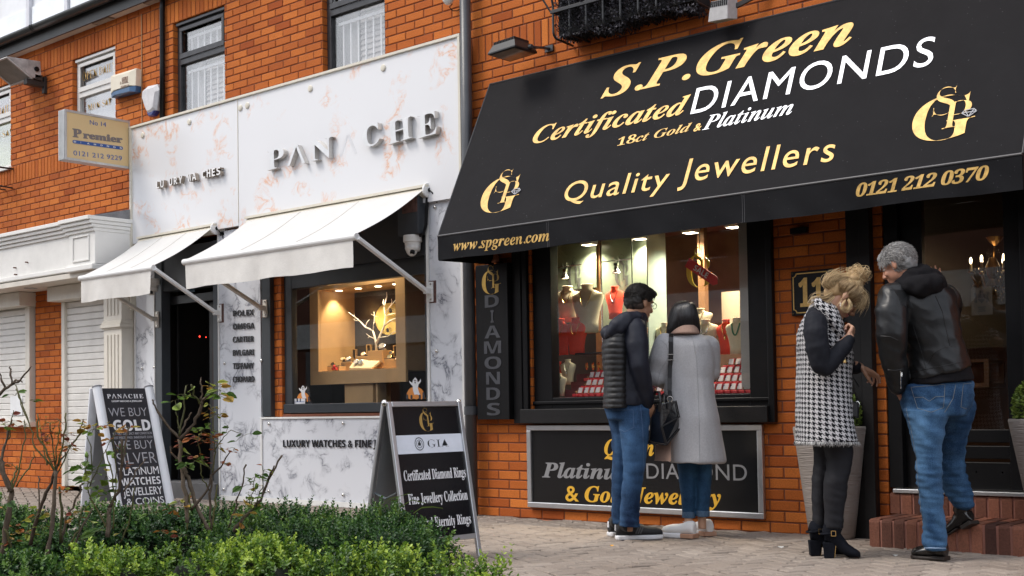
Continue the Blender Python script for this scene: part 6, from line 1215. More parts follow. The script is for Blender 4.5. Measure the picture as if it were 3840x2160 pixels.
mb.tube([f1.q(590, 505, .02), f1.q(600, 460, .02)], [.085, .075], 18)
jacket = skin(mb, 'jacket', NAVY, man, .009, 6, fold(11, 9, .0055, 3)); 
mb = MB(); f1.chain(mb, [(690, 505, -.02, .03), (620, 480, -.10, .036), (520, 500, -.13, .044), (430, 560, -.14, .052), (375, 630, -.14, .042), (335, 672, -.10, .03)]); f1.chain(mb, [(520, 530, -.13, .05), (450, 610, -.155, .036)]); f1.chain(mb, [(330, 640, -.06, .05), (320, 672, -.05, .03)]); skin(mb, 'hood', NAVY, jacket, .008, 8, fold(14, 14, .006, 9))
QUILT = mat('black_quilted', (.0095, .0095, .0105), .5, var=.12, vs=20, bump=.10, bs=60, spec=.5)
mb = MB(); f1.rings(mb, [(615, 345, 500, -.0, .14), (640, 318, 524, -.004, .162)]+[(y, xl-1, min(xr, 532), -.006, dp+.006) for y, xl, xr, dd, dp in jr[4:]]+[(1368, 294, 532, -.006, .176)])
qz0 = f1.q(400, 700).z
skin(mb, 'quilted_panel', QUILT, jacket, .006, 5, lambda p: .0055*abs(math.sin(math.pi*((p[2]-qz0)+.006*noise.noise((p[0]*5, p[1]*5, p[2]*5)))/.036))**.6-.002+.0014*noise.noise((p[0]*38, p[1]*38, p[2]*60))+.004*noise.noise((p[0]*9, p[1]*9, p[2]*6)))
DEN1 = denim('dark_denim', (.006, .015, .042), (.05, .115, .23), .0)
mb = MB(); f1.rings(mb, [(200, 895, 1200, .02, .15), (250, 892, 1210, .02, .155), (330, 915, 1212, .02, .15)], c=c3)
f1.rings(mb, [(250, 985, 1218, -.03, .11), (420, 1000, 1206, -.05, .10), (550, 1018, 1196, -.06, .093), (700, 1025, 1176, -.06, .085), (850, 1010, 1152, -.06, .08), (1000, 1000, 1140, -.05, .078), (1060, 998, 1142, -.05, .084), (1098, 1000, 1144, -.05, .086)], c=c3)
f1.rings(mb, [(250, 900, 1080, .10, .11), (430, 938, 1070, .10, .10), (600, 948, 1064, .10, .09), (750, 940, 1050, .10, .085), (900, 942, 1042, .10, .08), (1030, 942, 1042, .10, .08), (1076, 944, 1044, .10, .082)], c=c3)
fz = f1.q(1000, 960, 0, c3).z
jeans = skin(mb, 'jeans', DEN1, man, .008, 4, lambda p: .006*noise.noise((p[0]*9, p[1]*9, p[2]*16+p[0]*9))+(.008*noise.noise((p[0]*7, p[1]*7, p[2]*42)) if p[2] < fz else .003*noise.noise((p[0]*10, p[1]*10, p[2]*34))))
ST1 = mat('stitch_blue', (.07, .12, .22), .8)
seam(jeans, [[(945, 262), (1095, 262), (1100, 385), (1035, 418), (968, 385), (945, 262)], [(1148, 230), (1165, 420), (1172, 700)]], c3, .0014, 'pocket_stitching', ST1)
BLK = mat('shoe_mesh_black', (.012, .012, .014), .7, var=.2, vs=60, bump=.2, bs=200); WSOLE = mat('white_sole', (.74, .74, .76), .5, var=.04)
def sneaker(hp, tp, ank, parent):
    u_, s_ = foot(parent, G(c3(*hp)), G(c3(*tp)), .098, .098, BLK, WSOLE, .030, ank, ('trainer', 'white_sole')); s_.parent = u_; s_.location = (0, 0, 0)
    H, T = G(c3(*hp)), G(c3(*tp)); d = (T-H); sd2 = d.cross(_z).normalized(); f = MB()
    for k in range(3):
        for sg in (-1, 1): b = H+d*(.40+.05*k); f.bar(b+sd2*sg*.047+_z*.040, b+d*.07+sd2*sg*.038+_z*.085, .008, .004, sd2)
    f.build('grey_stripes', mat('stripe_grey', (.07, .07, .075), .6), u_); f = MB(); f.bar(H-d*.01+_z*.06, H-d*.005+_z*.10, .02, .006, d); f.build('heel_tab', WSOLE, u_)
    f = MB(); [f.tube([H+d*(.36+.05*k)+sd2*.028+_z*(.118-.012*k), H+d*(.38+.05*k)+_z*(.126-.012*k), H+d*(.36+.05*k)-sd2*.028+_z*(.118-.012*k)], .003, 5) for k in range(4)]; f.build('laces', BLK, u_)
sneaker((972, 1190), (1306, 1182), f1.q(1065, 1085, -.05, c3), man); sneaker((922, 1165), (1180, 1150), f1.q(985, 1060, .10, c3), man)
# ================================================= woman in the grey coat
B_ = crop(2400, 1080, 2.069); f2 = Fig(c3(1500, 1180), B_); SK2 = sk_mat('skin_light', (.50, .29, .19))
mb = MB(); h2 = Head(f2.q(338, 238, .02), 14, 22); h2.build(mb, f2.q(342, 345, .02)); f2.rings(mb, [(350, 280, 410, .03, .06), (420, 220, 500, .04, .08), (800, 250, 500, .04, .09), (1000, 250, 520, .04, .1)])
for sx in (0, 1): f2.rings(mb, [(500, 1440+sx*110, 1530+sx*110, .04, .055), (850, 1455+sx*105, 1525+sx*105, .04, .04), (1010, 1462+sx*95, 1520+sx*95, .04, .034), (1110, 1466+sx*95, 1522+sx*95, .04, .036)], c=c3)
f2.chain(mb, [(190, 430, .02, .045), (120, 690, .05, .036), (190, 720, .24, .03)]); f2.chain(mb, [(530, 430, .04, .045), (560, 680, .10, .036), (480, 720, .26, .03)])
hand(mb, f2.q(200, 722, .26), (.3, 1, 0), (0, 0, 1), [(30, 40, 25)]*4, (.6, .6, .4)); hand(mb, f2.q(470, 722, .28), (-.3, 1, 0), (0, 0, 1), [(30, 40, 25)]*4, (.6, .6, .4), flip=-1)
wom = skin(mb, 'person', SK2, None, .006, 2); tag(wom, 'dark-haired woman in a long grey wool coat with rolled jeans and white shoes', 'person')
mb = MB(); hr_ = [(104, 318, 362, .02, .02), (112, 290, 398, .02, .05), (135, 262, 425, .02, .082), (180, 238, 444, .02, .10), (240, 222, 455, .02, .108), (300, 213, 462, .02, .098), (340, 208, 464, .02, .085), (352, 212, 458, .02, .078)]
f2.rings(mb, hr_, e=2.1); BOB = mat('black_bob_hair', (.008, .007, .008), .34, spec=.6); hb = skin(mb, 'hair', BOB, wom, .007, 5, lambda p: .0035*noise.noise((p[0]*55, p[1]*55, p[2]*5)))
cs = []
for k in range(520):
    t = R(random.uniform(175, 365)); c_ = []
    for j, (y, xl, xr, dd, dp) in enumerate(hr_): cx, hw = (xl+xr)/2, (xr-xl)/2; w2 = 1.012+.012*random.random(); c_.append(f2.q(cx+hw*math.cos(t)*w2, y+(random.uniform(0, 14) if j > 6 else 0), dd)+_d0*(dp*math.sin(t)*w2))
    cs.append(c_)
strands('hair_strands', cs, .0024, tone_mat('black_strand', (.004, .004, .0045), (.022, .02, .022), .3, 0, 30, spec=.6), hb)
WOOL = mat('grey_wool', (.41, .41, .425), .95, var=.12, vs=120, bump=.10, bs=320, spec=.1, sheen=.25); TAN = mat('tan_collar', (.36, .24, .19), .95, var=.08, vs=90, bump=.2, bs=160, spec=.1)
cr = [(345, 250, 448, .03, .07), (372, 200, 505, .03, .10), (400, 178, 545, .03, .125), (450, 186, 566, .03, .14), (600, 200, 572, .03, .145), (700, 192, 562, .03, .145), (850, 182, 578, .03, .165), (1000, 186, 610, .03, .19), (1200, 200, 640, .03, .205), (1352, 208, 660, .03, .215)]
mb = MB(); f2.rings(mb, cr); f2.chain(mb, [(200, 440, .0, .075), (160, 560, .0, .078), (128, 680, .02, .072), (170, 712, .14, .062), (205, 715, .26, .055)]); f2.chain(mb, [(528, 450, .03, .075), (548, 650, .06, .068), (500, 700, .22, .055)])
coat = skin(mb, 'coat', WOOL, wom, .009, 7, fold(7, 3.2, .010, 5))
mb = MB(); f2.rings(mb, [(291, 262, 434, .03, .112), (315, 245, 448, .03, .122), (352, 226, 461, .02, .13), (362, 222, 464, .02, .13)]); skin(mb, 'collar', TAN, coat, .007, 4)
seam(coat, [[(390, 352), (415, 420), (438, 560), (450, 800), (458, 1000), (462, 1340)], [(160, 402), (205, 440), (228, 520), (160, 640), (130, 750)]], B_, .0022, 'back_seam', mat('wool_seam', (.34, .345, .36), .95), .0004)
mb = MB(); P = [f2.q(112, 1340, -.02), f2.q(240, 1346, -.19), f2.q(240, 1150, -.14), f2.q(120, 1220, .0)]; mb.prism(P, _d0*.006); mb.build('coat_lining_flap', TAN, coat)
mb = MB(); P = [f2.q(530, 1352, -.15), f2.q(655, 1353, .02), f2.q(600, 1366, .08), f2.q(535, 1372, -.02)]; mb.prism(P, _z*.004); mb.build('coat_lining_hem', TAN, coat)
DEN2 = denim('blue_denim', (.010, .030, .070), (.045, .12, .22), -.02)
mb = MB(); 
f2.rings(mb, [(560, 1405, 1548, .06, .09), (640, 1412, 1546, .06, .085), (750, 1424, 1542, .06, .078), (870, 1436, 1540, .06, .07), (990, 1448, 1536, .06, .06), (1028, 1447, 1537, .06, .062)], c=c3); f2.rings(mb, [(560, 1545, 1665, .02, .09), (640, 1548, 1658, .02, .085), (750, 1550, 1654, .02, .078), (870, 1550, 1646, .02, .07), (980, 1550, 1638, .02, .06), (1020, 1549, 1640, .02, .062)], c=c3)
j2 = skin(mb, 'jeans', DEN2, wom, .007, 4, fold(10, 26, .0035, 2)); CUF = denim('denim_cuff', (.04, .075, .13), (.12, .19, .28), -.05)
for a in ((985, 1446, 1538, .06, .064, 1032), (978, 1547, 1641, .02, .064, 1024)): mb = MB(); f2.rings(mb, [(a[0], a[1], a[2], a[3], a[4]), (a[5], a[1], a[2], a[3], a[4])], c=c3); skin(mb, 'rolled_cuff', CUF, j2, .006, 2)
WSH = mat('white_knit_shoe', (.74, .73, .72), .6, var=.03, bump=.15, bs=150)
for hp, tp, ak in (((1540, 1182), (1372, 1172), (1502, 1090, .06)), ((1648, 1168), (1560, 1150), (1592, 1085, .02))):
    H, T = G(c3(*hp)), G(c3(*tp)); T = H+(T-H).normalized()*.25 if (T-H).length < .2 else T
    u_, s_ = foot(wom, H, T, .088, .085, WSH, WSOLE, .032, None, ('slip_on_shoe', 'white_sole')); s_.parent = u_; d = (T-H); sd2 = d.cross(_z).normalized(); mb = MB(); mb.obox(H+d*.17+_z*.017, d*.19, sd2*.0455, _z*.015); mb.build('tan_heel_wedge', mat('tan_wedge', (.46, .26, .17), .6), u_, bevel=.004)
mb = MB(); mb.tube([f2.q(1455+75*k/8, 1062+8*math.sin(k/8*3.1), -.0, c3)+_d0*0.03 for k in range(9)], .0025, 5); mb.build('anklet', M_STEEL, wom)
# handbag on her arm
bag = thing('handbag', 'black patent handbag hanging from the grey-coated woman on a long strap', 'handbag', f2.q(190, 1215, -.22)); PAT = mat('patent_black', (.008, .008, .010), .12, var=.1, vs=20, bump=.12, bs=14, spec=.8, coat=.6); LEA = mat('bag_leather', (.012, .012, .014), .35, bump=.1, bs=120)
q = lambda x, y, d=-.22: f2.q(x, y, d)
mb = MB(); mb.loft([[q(62, 1195, -.10), q(205, 1216, -.20), q(310, 1085, -.13), q(175, 1075, -.02)], [q(78, 1050, -.12), q(165, 1075, -.22), q(305, 1000, -.16), q(180, 985, -.03)], [q(90, 920, -.13), q(160, 890, -.20), q(278, 872, -.17), q(185, 880, -.05)]]); mb.build('body', PAT, bag, bevel=.010, seg=3)
mb = MB(); mb.tube([q(90, 925, -.12), q(85, 1050, -.125), q(70, 1180, -.115)], .005, 6); mb.tube([q(160, 890, -.215), q(166, 1075, -.228), q(206, 1210, -.208)], .006, 6); mb.tube([q(166, 1078, -.228), q(307, 1000, -.17), q(278, 872, -.175)], .005, 6); mb.tube([q(64, 1196, -.105), q(206, 1217, -.207), q(311, 1086, -.135)], .006, 6); mb.build('piping', LEA, bag)
mb = MB(); mb.tube([q(88, 960, -.135), q(88, 870, -.16), q(120, 806, -.17), (q(148, 810, -.2)), q(160, 870, -.22), q(150, 960, -.225)], .010, 10); mb.tube([q(160, 905, -.10), q(165, 840, -.12), q(190, 815, -.13), q(205, 850, -.13), q(205, 900, -.12)], .009, 10); mb.build('handle', LEA, bag, smooth=True)
cb = surf(coat); mb = MB(); pts = [on(cb, B_(x, y), .007) for x, y in ((240, 385), (240, 420), (242, 520), (240, 600), (238, 700), (236, 800))]; pts = [f2.q(243, 352, -.075)]+[p for p in pts if p]+[q(232, 850, -.19)]
for a, b in zip(pts[:-1], pts[1:]): mb.bar(a, b+(b-a)*.03, .030, .006, _d0)
mb.build('strap', LEA, bag, bevel=.002); mb = MB()
for (x, y, r_) in ((232, 862, .018),): c = q(x, y, -.2); mb.tube([c+_r0*r_*math.cos(a)+_z*r_*math.sin(a) for a in [2*math.pi*k/16 for k in range(17)]], .003, 6)
p = on(cb, B_(241, 535), .012) or pts[2]; mb.bar(p-_r0*.022+_z*.018, p+_r0*.022+_z*.018, .004, .004); mb.bar(p-_r0*.022-_z*.018, p+_r0*.022-_z*.018, .004, .004); mb.bar(p-_r0*.02-_z*.018, p-_r0*.02+_z*.018, .004, .004); mb.bar(p+_r0*.02-_z*.018, p+_r0*.02+_z*.018, .004, .004); mb.build('buckle', M_STEEL, bag)
mb = MB(); mb.prism([q(225, 880, -.212), q(240, 880, -.212), q(238, 935, -.214), q(226, 935, -.214)], _d0*.003); mb.build('leather_tag', LEA, bag)
# ================================================= blonde woman in houndstooth
C_ = crop(2950, 960, 2.416); f3 = Fig(c4(600, 1318), C_); SK3 = sk_mat('skin_fair', (.53, .30, .20))
mb = MB(); h3 = Head(f3.q(516, 360, .0), 84, 47); h3.build(mb, f3.q(340, 480, .03)); f3.chain(mb, [(420, 430, .0, .052), (340, 490, .02, .062)])
f3.rings(mb, [(520, 190, 420, .05, .10), (700, 160, 480, .05, .12), (1000, 170, 500, .05, .12), (1400, 140, 520, .05, .14)])
for a in (((505, 515, 575, .13, .035), (800, 495, 540, .13, .03), (1060, 495, 545, .13, .03)), ((505, 610, 700, .0, .04), (640, 600, 700, .0, .04), (780, 590, 690, -.02, .035), (1070, 585, 660, -.02, .03))): f3.rings(mb, list(a), c=c4)
f3.chain(mb, [(270, 610, -.10, .05), (310, 960, -.15, .042), (540, 770, -.13, .03), (570, 735, -.12, .026)])
tips = hand(mb, f3.q(545, 760, -.12), f3.q(600, 670, -.10)-f3.q(545, 760, -.12), -_r0*.8+_d0*.45+_z*.3, [(62, 78, 45), (66, 80, 45), (70, 82, 45), (74, 84, 45)], (.35, .75, .75), .95, flip=1)
f3.chain(mb, [(430, 640, .24, .05), (480, 980, .27, .04), (600, 1015, .17, .03), (645, 1010, .15, .025)])
w3 = f3.q(650, 1000, .15); tips += hand(mb, w3, _r0*.85-_z*.38+_d0*.1, -_z*.9-_r0*.35, [(12, 28, 22), (24, 34, 24), (34, 36, 24), (44, 38, 22)], (.55, .62, .75), 1.0, flip=1)
bw = skin(mb, 'person', SK3, None, .0046, 2); tag(bw, 'blonde woman in a houndstooth tunic and black trousers looking down at her fist', 'person')
h3.eyes(bw, mat('brow_blonde', (.22, .13, .07), .8))
nm = MB()
for t_, v_ in tips: nm.ell(t_+V(v_)*.002, .0052, .0052, .0052, n=8, m_=6)
nm.build('fingernails', mat('nail_pale', (.66, .42, .36), .2), bw, smooth=True)
mb = MB(); h3.e(mb, .015, .089, -.0665, .012, .0125, .0065); h3.e(mb, 0, .0905, -.072, .021, .0105, .011); mb.build('lips', mat('lip_rose', (.45, .17, .14), .4), bw, smooth=True)
BLN = tone_mat('blonde_hair', (.24, .145, .065), (.86, .66, .38), .42, 0, 30, spec=.4)
mb = MB(); h3.e(mb, 0, -.012, .034, .086, .102, .088); h3.e(mb, 0, -.062, -.012, .070, .050, .072); h3.e(mb, 0, .052, .062, .066, .055, .042)
hair = skin(mb, 'hair', mat('blonde_base', (.36, .235, .11), .55), bw, .007, 4, lambda p: .006*noise.noise((p[0]*26, p[1]*26, p[2]*26)))
bc = f3.q(655, 178, .0); mb = MB(); mb.ell(bc, .046, .046, .042); mb.ell(f3.q(600, 168, .0), .03, .03, .028); mb.ell(f3.q(690, 205, .01), .03, .03, .03); mb.ell(f3.q(600, 215, -.02), .04, .04, .036); skin(mb, 'bun', mat('blonde_base', (.36, .235, .11), .55), hair, .006, 4, lambda p: .007*noise.noise((p[0]*32, p[1]*32, p[2]*32)))
cs = []; tn = []
for k in range(190):       # locks swept up from the nape and temples to the bun
    a = V((random.gauss(0, 1), random.gauss(0, 1), random.gauss(0, 1))).normalized()
    if a.z < -.62 or (a.y > .55 and a.z < .35): continue
    tgt = bc+V((random.gauss(0, .018), random.gauss(0, .018), random.gauss(0, .018))); lt = random.betavariate(2, 1.5) if a.z > -.2 else random.random()*.5
    for q_ in range(24):
        a2 = (a+V((random.gauss(0, .10), random.gauss(0, .10), random.gauss(0, .10)))).normalized(); p0 = h3.at(a2.x*.088, a2.y*.105-.012, a2.z*.092+.032); d = tgt-p0; L_ = min(d.length, .13); dn = d.normalized(); rr_ = .108*random.uniform(.98, 1.03); c_ = [p0]
        for j in (1, 2, 3, 4): e_ = p0+dn*L_*j/4; c_.append(h3.c+(e_-h3.c).normalized()*max((e_-h3.c).length, rr_+.002*math.sin(j)))
        cs.append(c_); tn.append(min(1, max(0, lt+random.gauss(0, .12))))
for k in range(700):       # loops of the bun
    c0 = bc+V((random.gauss(-.008, .02), random.gauss(0, .016), random.gauss(0, .017))); ax = V((random.gauss(0, 1), random.gauss(0, 1), random.gauss(0, 1))).normalized(); x = ax.orthogonal().normalized(); y = ax.cross(x); r_ = random.uniform(.018, .036); a0 = random.random()*6.28; sw = random.uniform(2.2, 4.4); cs.append([c0+x*r_*math.cos(a0+sw*j/9)+y*r_*.8*math.sin(a0+sw*j/9)+ax*(.012*j/9) for j in range(10)]); tn.append(random.betavariate(2.4, 1.4))
for k in range(60):       # flyaways
    a = V((random.gauss(0, 1), random.gauss(0, 1), random.gauss(0, 1))).normalized(); b0 = bc if k % 2 else h3.at(0, -.01, .03); r0_ = .045 if k % 2 else .095; p0 = b0+a*r0_; t_ = a.orthogonal().normalized(); cs.append([p0, p0+a*.012+t_*.014, p0+a*.014+t_*.034, p0+a*.006+t_*.05]); tn.append(.9)
def wisp(px, n, r_, tone_, dd=-.075):
    n = int(n*1.8)
    for k in range(n): o = V((random.gauss(0, r_), random.gauss(0, r_), random.gauss(0, r_))); cs.append([f3.q(x, y, dd)+o*(1+.5*j) for j, (x, y) in enumerate(px)]); tn.append(random.betavariate(tone_, 1.6))
wisp([(560, 395), (575, 430), (568, 465), (548, 490), (520, 478)], 26, .0035, 4, -.082); wisp([(530, 400), (505, 440), (500, 475), (508, 490)], 14, .003, 4, -.085)
wisp([(640, 300), (690, 345), (706, 395), (690, 440), (662, 470)], 60, .006, 2.5, -.03); wisp([(600, 330), (660, 380), (680, 430), (650, 480)], 50, .007, 2.5, -.055); wisp([(660, 290), (712, 360), (712, 420)], 40, .007, 2.2, .01)
wisp([(420, 330), (370, 370), (320, 380), (270, 385), (240, 420), (232, 455)], 34, .005, 2, -.05); wisp([(430, 370), (390, 410), (340, 440), (300, 470)], 24, .006, 1.5, -.055); wisp([(400, 300), (350, 260), (360, 225), (400, 190), (470, 180)], 46, .006, 1.8, -.045); wisp([(440, 300), (400, 240), (440, 190), (520, 170)], 50, .007, 2, -.055)
strands('hair_strands', cs, .00115, BLN, hair, tn)
mb = MB(); mb.ell(f3.q(488, 432, -.10), .005, .005, .006); mb.ell(f3.q(487, 450, -.10), .004, .004, .007); mb.build('earring', mat('pearl', (.75, .66, .55), .2), bw, smooth=True)
def hound():
    m = bpy.data.materials.new('houndstooth'); m.use_nodes = True; N, L = nodes(m); b = N['Principled BSDF']; b.inputs['Roughness'].default_value = .95; b.inputs['Specular IOR Level'].default_value = .1
    a = N.new('ShaderNodeAttribute'); a.attribute_name = 'pat'; nz = N.new('ShaderNodeTexNoise'); nz.inputs['Scale'].default_value = 3.2; nz.inputs['Detail'].default_value = 3; L.new(a.outputs['Vector'], nz.inputs[0])
    def M(op, x, y=None, z=None):
        k = N.new('ShaderNodeMath'); k.operation = op
        for i, v in enumerate((x, y, z)):
            if v is None: continue
            if isinstance(v, (int, float)): k.inputs[i].default_value = v
            else: L.new(v, k.inputs[i])
        return k.outputs[0]
    sp = N.new('ShaderNodeSeparateXYZ'); ad = N.new('ShaderNodeMixRGB'); ad.blend_type = 'LINEAR_LIGHT'; ad.inputs[0].default_value = .10; L.new(a.outputs['Vector'], ad.inputs[1]); L.new(nz.outputs['Color'], ad.inputs[2]); L.new(ad.outputs[0], sp.inputs[0]); x, y = sp.outputs[0], sp.outputs[1]
    wa, we = M('MODULO', M('FLOOR', x), 2), M('MODULO', M('FLOOR', y), 2); sel = M('LESS_THAN', M('MODULO', M('ADD', M('FLOOR', M('MULTIPLY', x, 4)), M('FLOOR', M('MULTIPLY', y, 4))), 4), 2)
    col = M('ADD', M('MULTIPLY', wa, sel), M('MULTIPLY', we, M('SUBTRACT', 1, sel))); r = N.new('ShaderNodeMixRGB'); r.inputs[1].default_value = (.010, .010, .014, 1); r.inputs[2].default_value = (.62, .61, .62, 1); L.new(col, r.inputs[0]); L.new(r.outputs[0], b.inputs['Base Color'])
    n2 = N.new('ShaderNodeTexNoise'); n2.inputs['Scale'].default_value = 9; n2.inputs['Detail'].default_value = 4; L.new(a.outputs['Vector'], n2.inputs[0]); bp = N.new('ShaderNodeBump'); bp.inputs['Strength'].default_value = .8; bp.inputs['Distance'].default_value = .006; L.new(n2.outputs[0], bp.inputs['Height']); L.new(bp.outputs[0], b.inputs['Normal']); return m
HND = hound(); hc = f3.q(330, 1000, .06); CELL = .0138
def pat(p):
    d = V(p)-hc; a = math.atan2(d.dot(_d0)*1.0, d.dot(_r0)); return ((a+math.pi)*.165/CELL+100, (p[2]+d.dot(_r0)*.12)/CELL+100, 0)
vr = [(430, 225, 400, .05, .10, 20), (480, 205, 425, .05, .135, 20), (530, 180, 450, .05, .175, 10), (600, 142, 486, .05, .19), (700, 106, 520, .06, .195), (880, 104, 585, .06, .195), (1050, 104, 572, .06, .195), (1250, 96, 570, .06, .205), (1440, 92, 574, .06, .215)]
mb = MB(); mb.loft([f3.ring(r_[0], r_[1], r_[2], r_[3], r_[4], tilt=(r_[5] if len(r_) > 5 else 0)) for r_ in vr]+[f3.ring(380, 360, 755, .06, .225, c=c4), f3.ring(488, 360, 778, .06, .235, c=c4)])
vest = skin(mb, 'tunic', HND, bw, .0075, 5, lambda p: .004*noise.noise((p[0]*70, p[1]*70, p[2]*70))+.006*noise.noise((p[0]*9, p[1]*9, p[2]*5)), attr=pat)
mb = MB(); f3.chain(mb, [(280, 425, -.075, .026), (300, 440, -.10, .03), (370, 500, -.13, .034), (420, 580, -.135, .034), (470, 680, -.12, .028), (500, 730, -.11, .02)]); f3.chain(mb, [(280, 420, -.06, .028), (265, 410, .05, .03), (300, 430, .14, .03), (400, 520, .16, .03), (480, 680, .1, .025)])
skin(mb, 'collar', HND, vest, .007, 4, lambda p: .006*noise.noise((p[0]*70, p[1]*70, p[2]*70)), attr=pat)
fr = []
for k in range(420):
    t = 2*math.pi*k/420; p = f3.ring(488, 360, 778, .06, .237, c=c4, n=420)[k] if k == 0 else None
rg = f3.ring(486, 360, 778, .06, .236, c=c4, n=520)
strands('fringe', [[p, p+V((random.gauss(0, .004), random.gauss(0, .004), -.012)), p+V((random.gauss(0, .007), random.gauss(0, .007), -.024*random.uniform(.6, 1.2)))] for p in rg], .0022, tone_mat('fringe_wool', (.02, .02, .024), (.62, .61, .6), .95, 0, 30), vest)
BTOP = mat('black_jersey', (.0105, .0115, .0165), .75, var=.08, bump=.05, bs=200, spec=.2)
mb = MB(); f3.chain(mb, [(262, 600, -.145, .066), (262, 700, -.19, .068), (280, 830, -.205, .066), (312, 985, -.20, .058), (350, 1010, -.20, .052), (430, 920, -.185, .05), (520, 825, -.16, .044), (562, 768, -.14, .036)]); f3.chain(mb, [(430, 640, .22, .066), (470, 940, .26, .056), (560, 1010, .20, .044), (632, 1012, .155, .038)])
f3.chain(mb, [(300, 560, -.05, .08), (400, 560, .15, .08)]); slv = skin(mb, 'top', BTOP, bw, .0065, 5, fold(16, 16, .0045, 7))
TRO = mat('black_trousers', (.014, .014, .017), .7, var=.08, bump=.05, bs=250, spec=.2)
mb = MB(); f3.rings(mb, [(400, 480, 740, .06, .15), (470, 470, 735, .06, .14)], c=c4)
f3.rings(mb, [(440, 482, 640, .12, .09), (520, 482, 600, .13, .085), (640, 486, 592, .13, .075), (760, 470, 565, .13, .07), (880, 468, 560, .13, .065), (1000, 474, 562, .13, .058), (1095, 470, 566, .13, .055)], c=c4); f3.rings(mb, [(440, 545, 745, .0, .10), (520, 555, 756, .0, .095), (620, 580, 752, .0, .088), (700, 572, 738, -.01, .082), (780, 552, 720, -.02, .078), (880, 552, 708, -.02, .07), (1000, 560, 690, -.02, .06), (1110, 555, 688, -.02, .056)], c=c4)
skin(mb, 'trousers', TRO, bw, .0075, 4, lambda p: .0035*noise.noise((p[0]*9, p[1]*9, p[2]*34+p[0]*12)))
SUE = mat('black_suede', (.008, .009, .013), .9, var=.2, vs=30, bump=.1, bs=200, spec=.1); M_GOLDP = mat('gold_plate', (.75, .55, .25), .2, metal=1, var=.03)
def ankle_boot(leg, heel, toe, dd):
    (xl, xr) = leg; t = thing('ankle_boot', None, None); t.parent = bw; H = f3.q(*heel, dd, c4); T = f3.q(*toe, dd-.03, c4); H.z = 0; T.z = 0; H = G(c4(*heel)); T = G(c4(*toe)); d = T-H; L_ = d.length; d.normalize(); s_ = d.cross(_z).normalized(); m2 = MB(); a0 = f3.q((xl+xr)/2, 1085, dd, c4); hh = .088
    prof = [(0.0, .036, hh, hh+.10), (.10, .040, hh-.003, hh+.10), (.30, .040, hh*.62, hh+.085), (.48, .042, .022, hh+.045), (.66, .046, .004, .082), (.84, .044, .003, .056), (.95, .032, .003, .044), (1, .016, .004, .03)]
    m2.loft([[H+d*L_*tt+s_*(w_*math.cos(a))+_z*(zb+(zt-zb)*(.5+.5*math.sin(a))) for a in [2*math.pi*k/18 for k in range(18)]] for tt, w_, zb, zt in prof]); m2.tube([H+d*L_*.16+_z*(hh+.04), a0], [.05, .054], 18)
    skin(m2, 'boot_shaft', SUE, t, .006, 4); m2 = MB(); m2.loft([[H+d*x+s_*y for x, y in ((-.004, -.03), (.052, -.026), (.052, .026), (-.004, .03))], [H+d*x+s_*y+_z*hh for x, y in ((-.010, -.032), (.060, -.030), (.060, .030), (-.010, .032))]]); m2.build('block_heel', SUE, t, bevel=.004); m2 = MB(); m2.loft([[H+d*x+s_*y+_z*.004 for x, y in ((.0525, -.027), (.056, -.027), (.056, .027), (.0525, .027))], [H+d*x+s_*y+_z*(hh-.012) for x, y in ((.0605, -.029), (.064, -.029), (.064, .029), (.0605, .029))]]); m2.build('gold_heel_plate', M_GOLDP, t)
    m2 = MB(); c_ = H+d*L_*.17+_z*(hh+.055); m2.tube([c_+(d*math.cos(a)*1.0+s_*math.sin(a))*.0525+_z*.008*math.cos(a) for a in [2*math.pi*k/20 for k in range(21)]], .006, 6); m2.build('ankle_strap', SUE, t); m2 = MB(); sb_ = -1 if (s_.dot(_d0) > 0) else 1; p = c_+s_*.058*sb_+d*.018
    for a, b in (((-.012, -.014), (.012, -.014)), ((.012, -.014), (.012, .014)), ((.012, .014), (-.012, .014)), ((-.012, .014), (-.012, -.014))): m2.bar(p+d*a[0]+_z*a[1], p+d*b[0]+_z*b[1], .004, .004, s_)
    m2.build('buckle', M_GOLDP, t)
ankle_boot((555, 688), (560, 1318), (815, 1322), -.02); ankle_boot((470, 566), (458, 1302), (700, 1300), .13)
t = thing('handbag', 'small black crossbody bag at the far hip of the blonde woman', 'handbag', f3.q(640, 1440, .1)); mb = MB(); mb.loft([[f3.q(590, 1449, .02), f3.q(650, 1475, .02), f3.q(655, 1475, .14), f3.q(600, 1455, .14)], [f3.q(560, 1300, .02), f3.q(655, 1330, .02), f3.q(660, 1330, .14), f3.q(570, 1305, .14)]]); mb.build('body', LEA, t, bevel=.008)
mb = MB(); mb.tube([f3.q(560, 985, -.02), f3.q(585, 1100, -.03), f3.q(625, 1260, .01), f3.q(640, 1330, .05)], .0045, 6); mb.tube([f3.q(590, 1080, -.03), f3.q(640, 1160, -.02), f3.q(655, 1188, -.02)], .003, 5); mb.build('strap', LEA, t); mb = MB(); mb.tube([f3.q(640, 1345, .03)+_r0*.012*math.cos(a)+_z*.018*math.sin(a) for a in [2*math.pi*k/14 for k in range(15)]], .003, 6); mb.build('ring', M_STEEL, t)
mb = MB(); mb.lathe([(.011, 0), (.012, .004), (.006, .007)], f3.q(524, 952, -.145), 14, -_d0); mb.build('gold_button', M_GOLDP, vest)
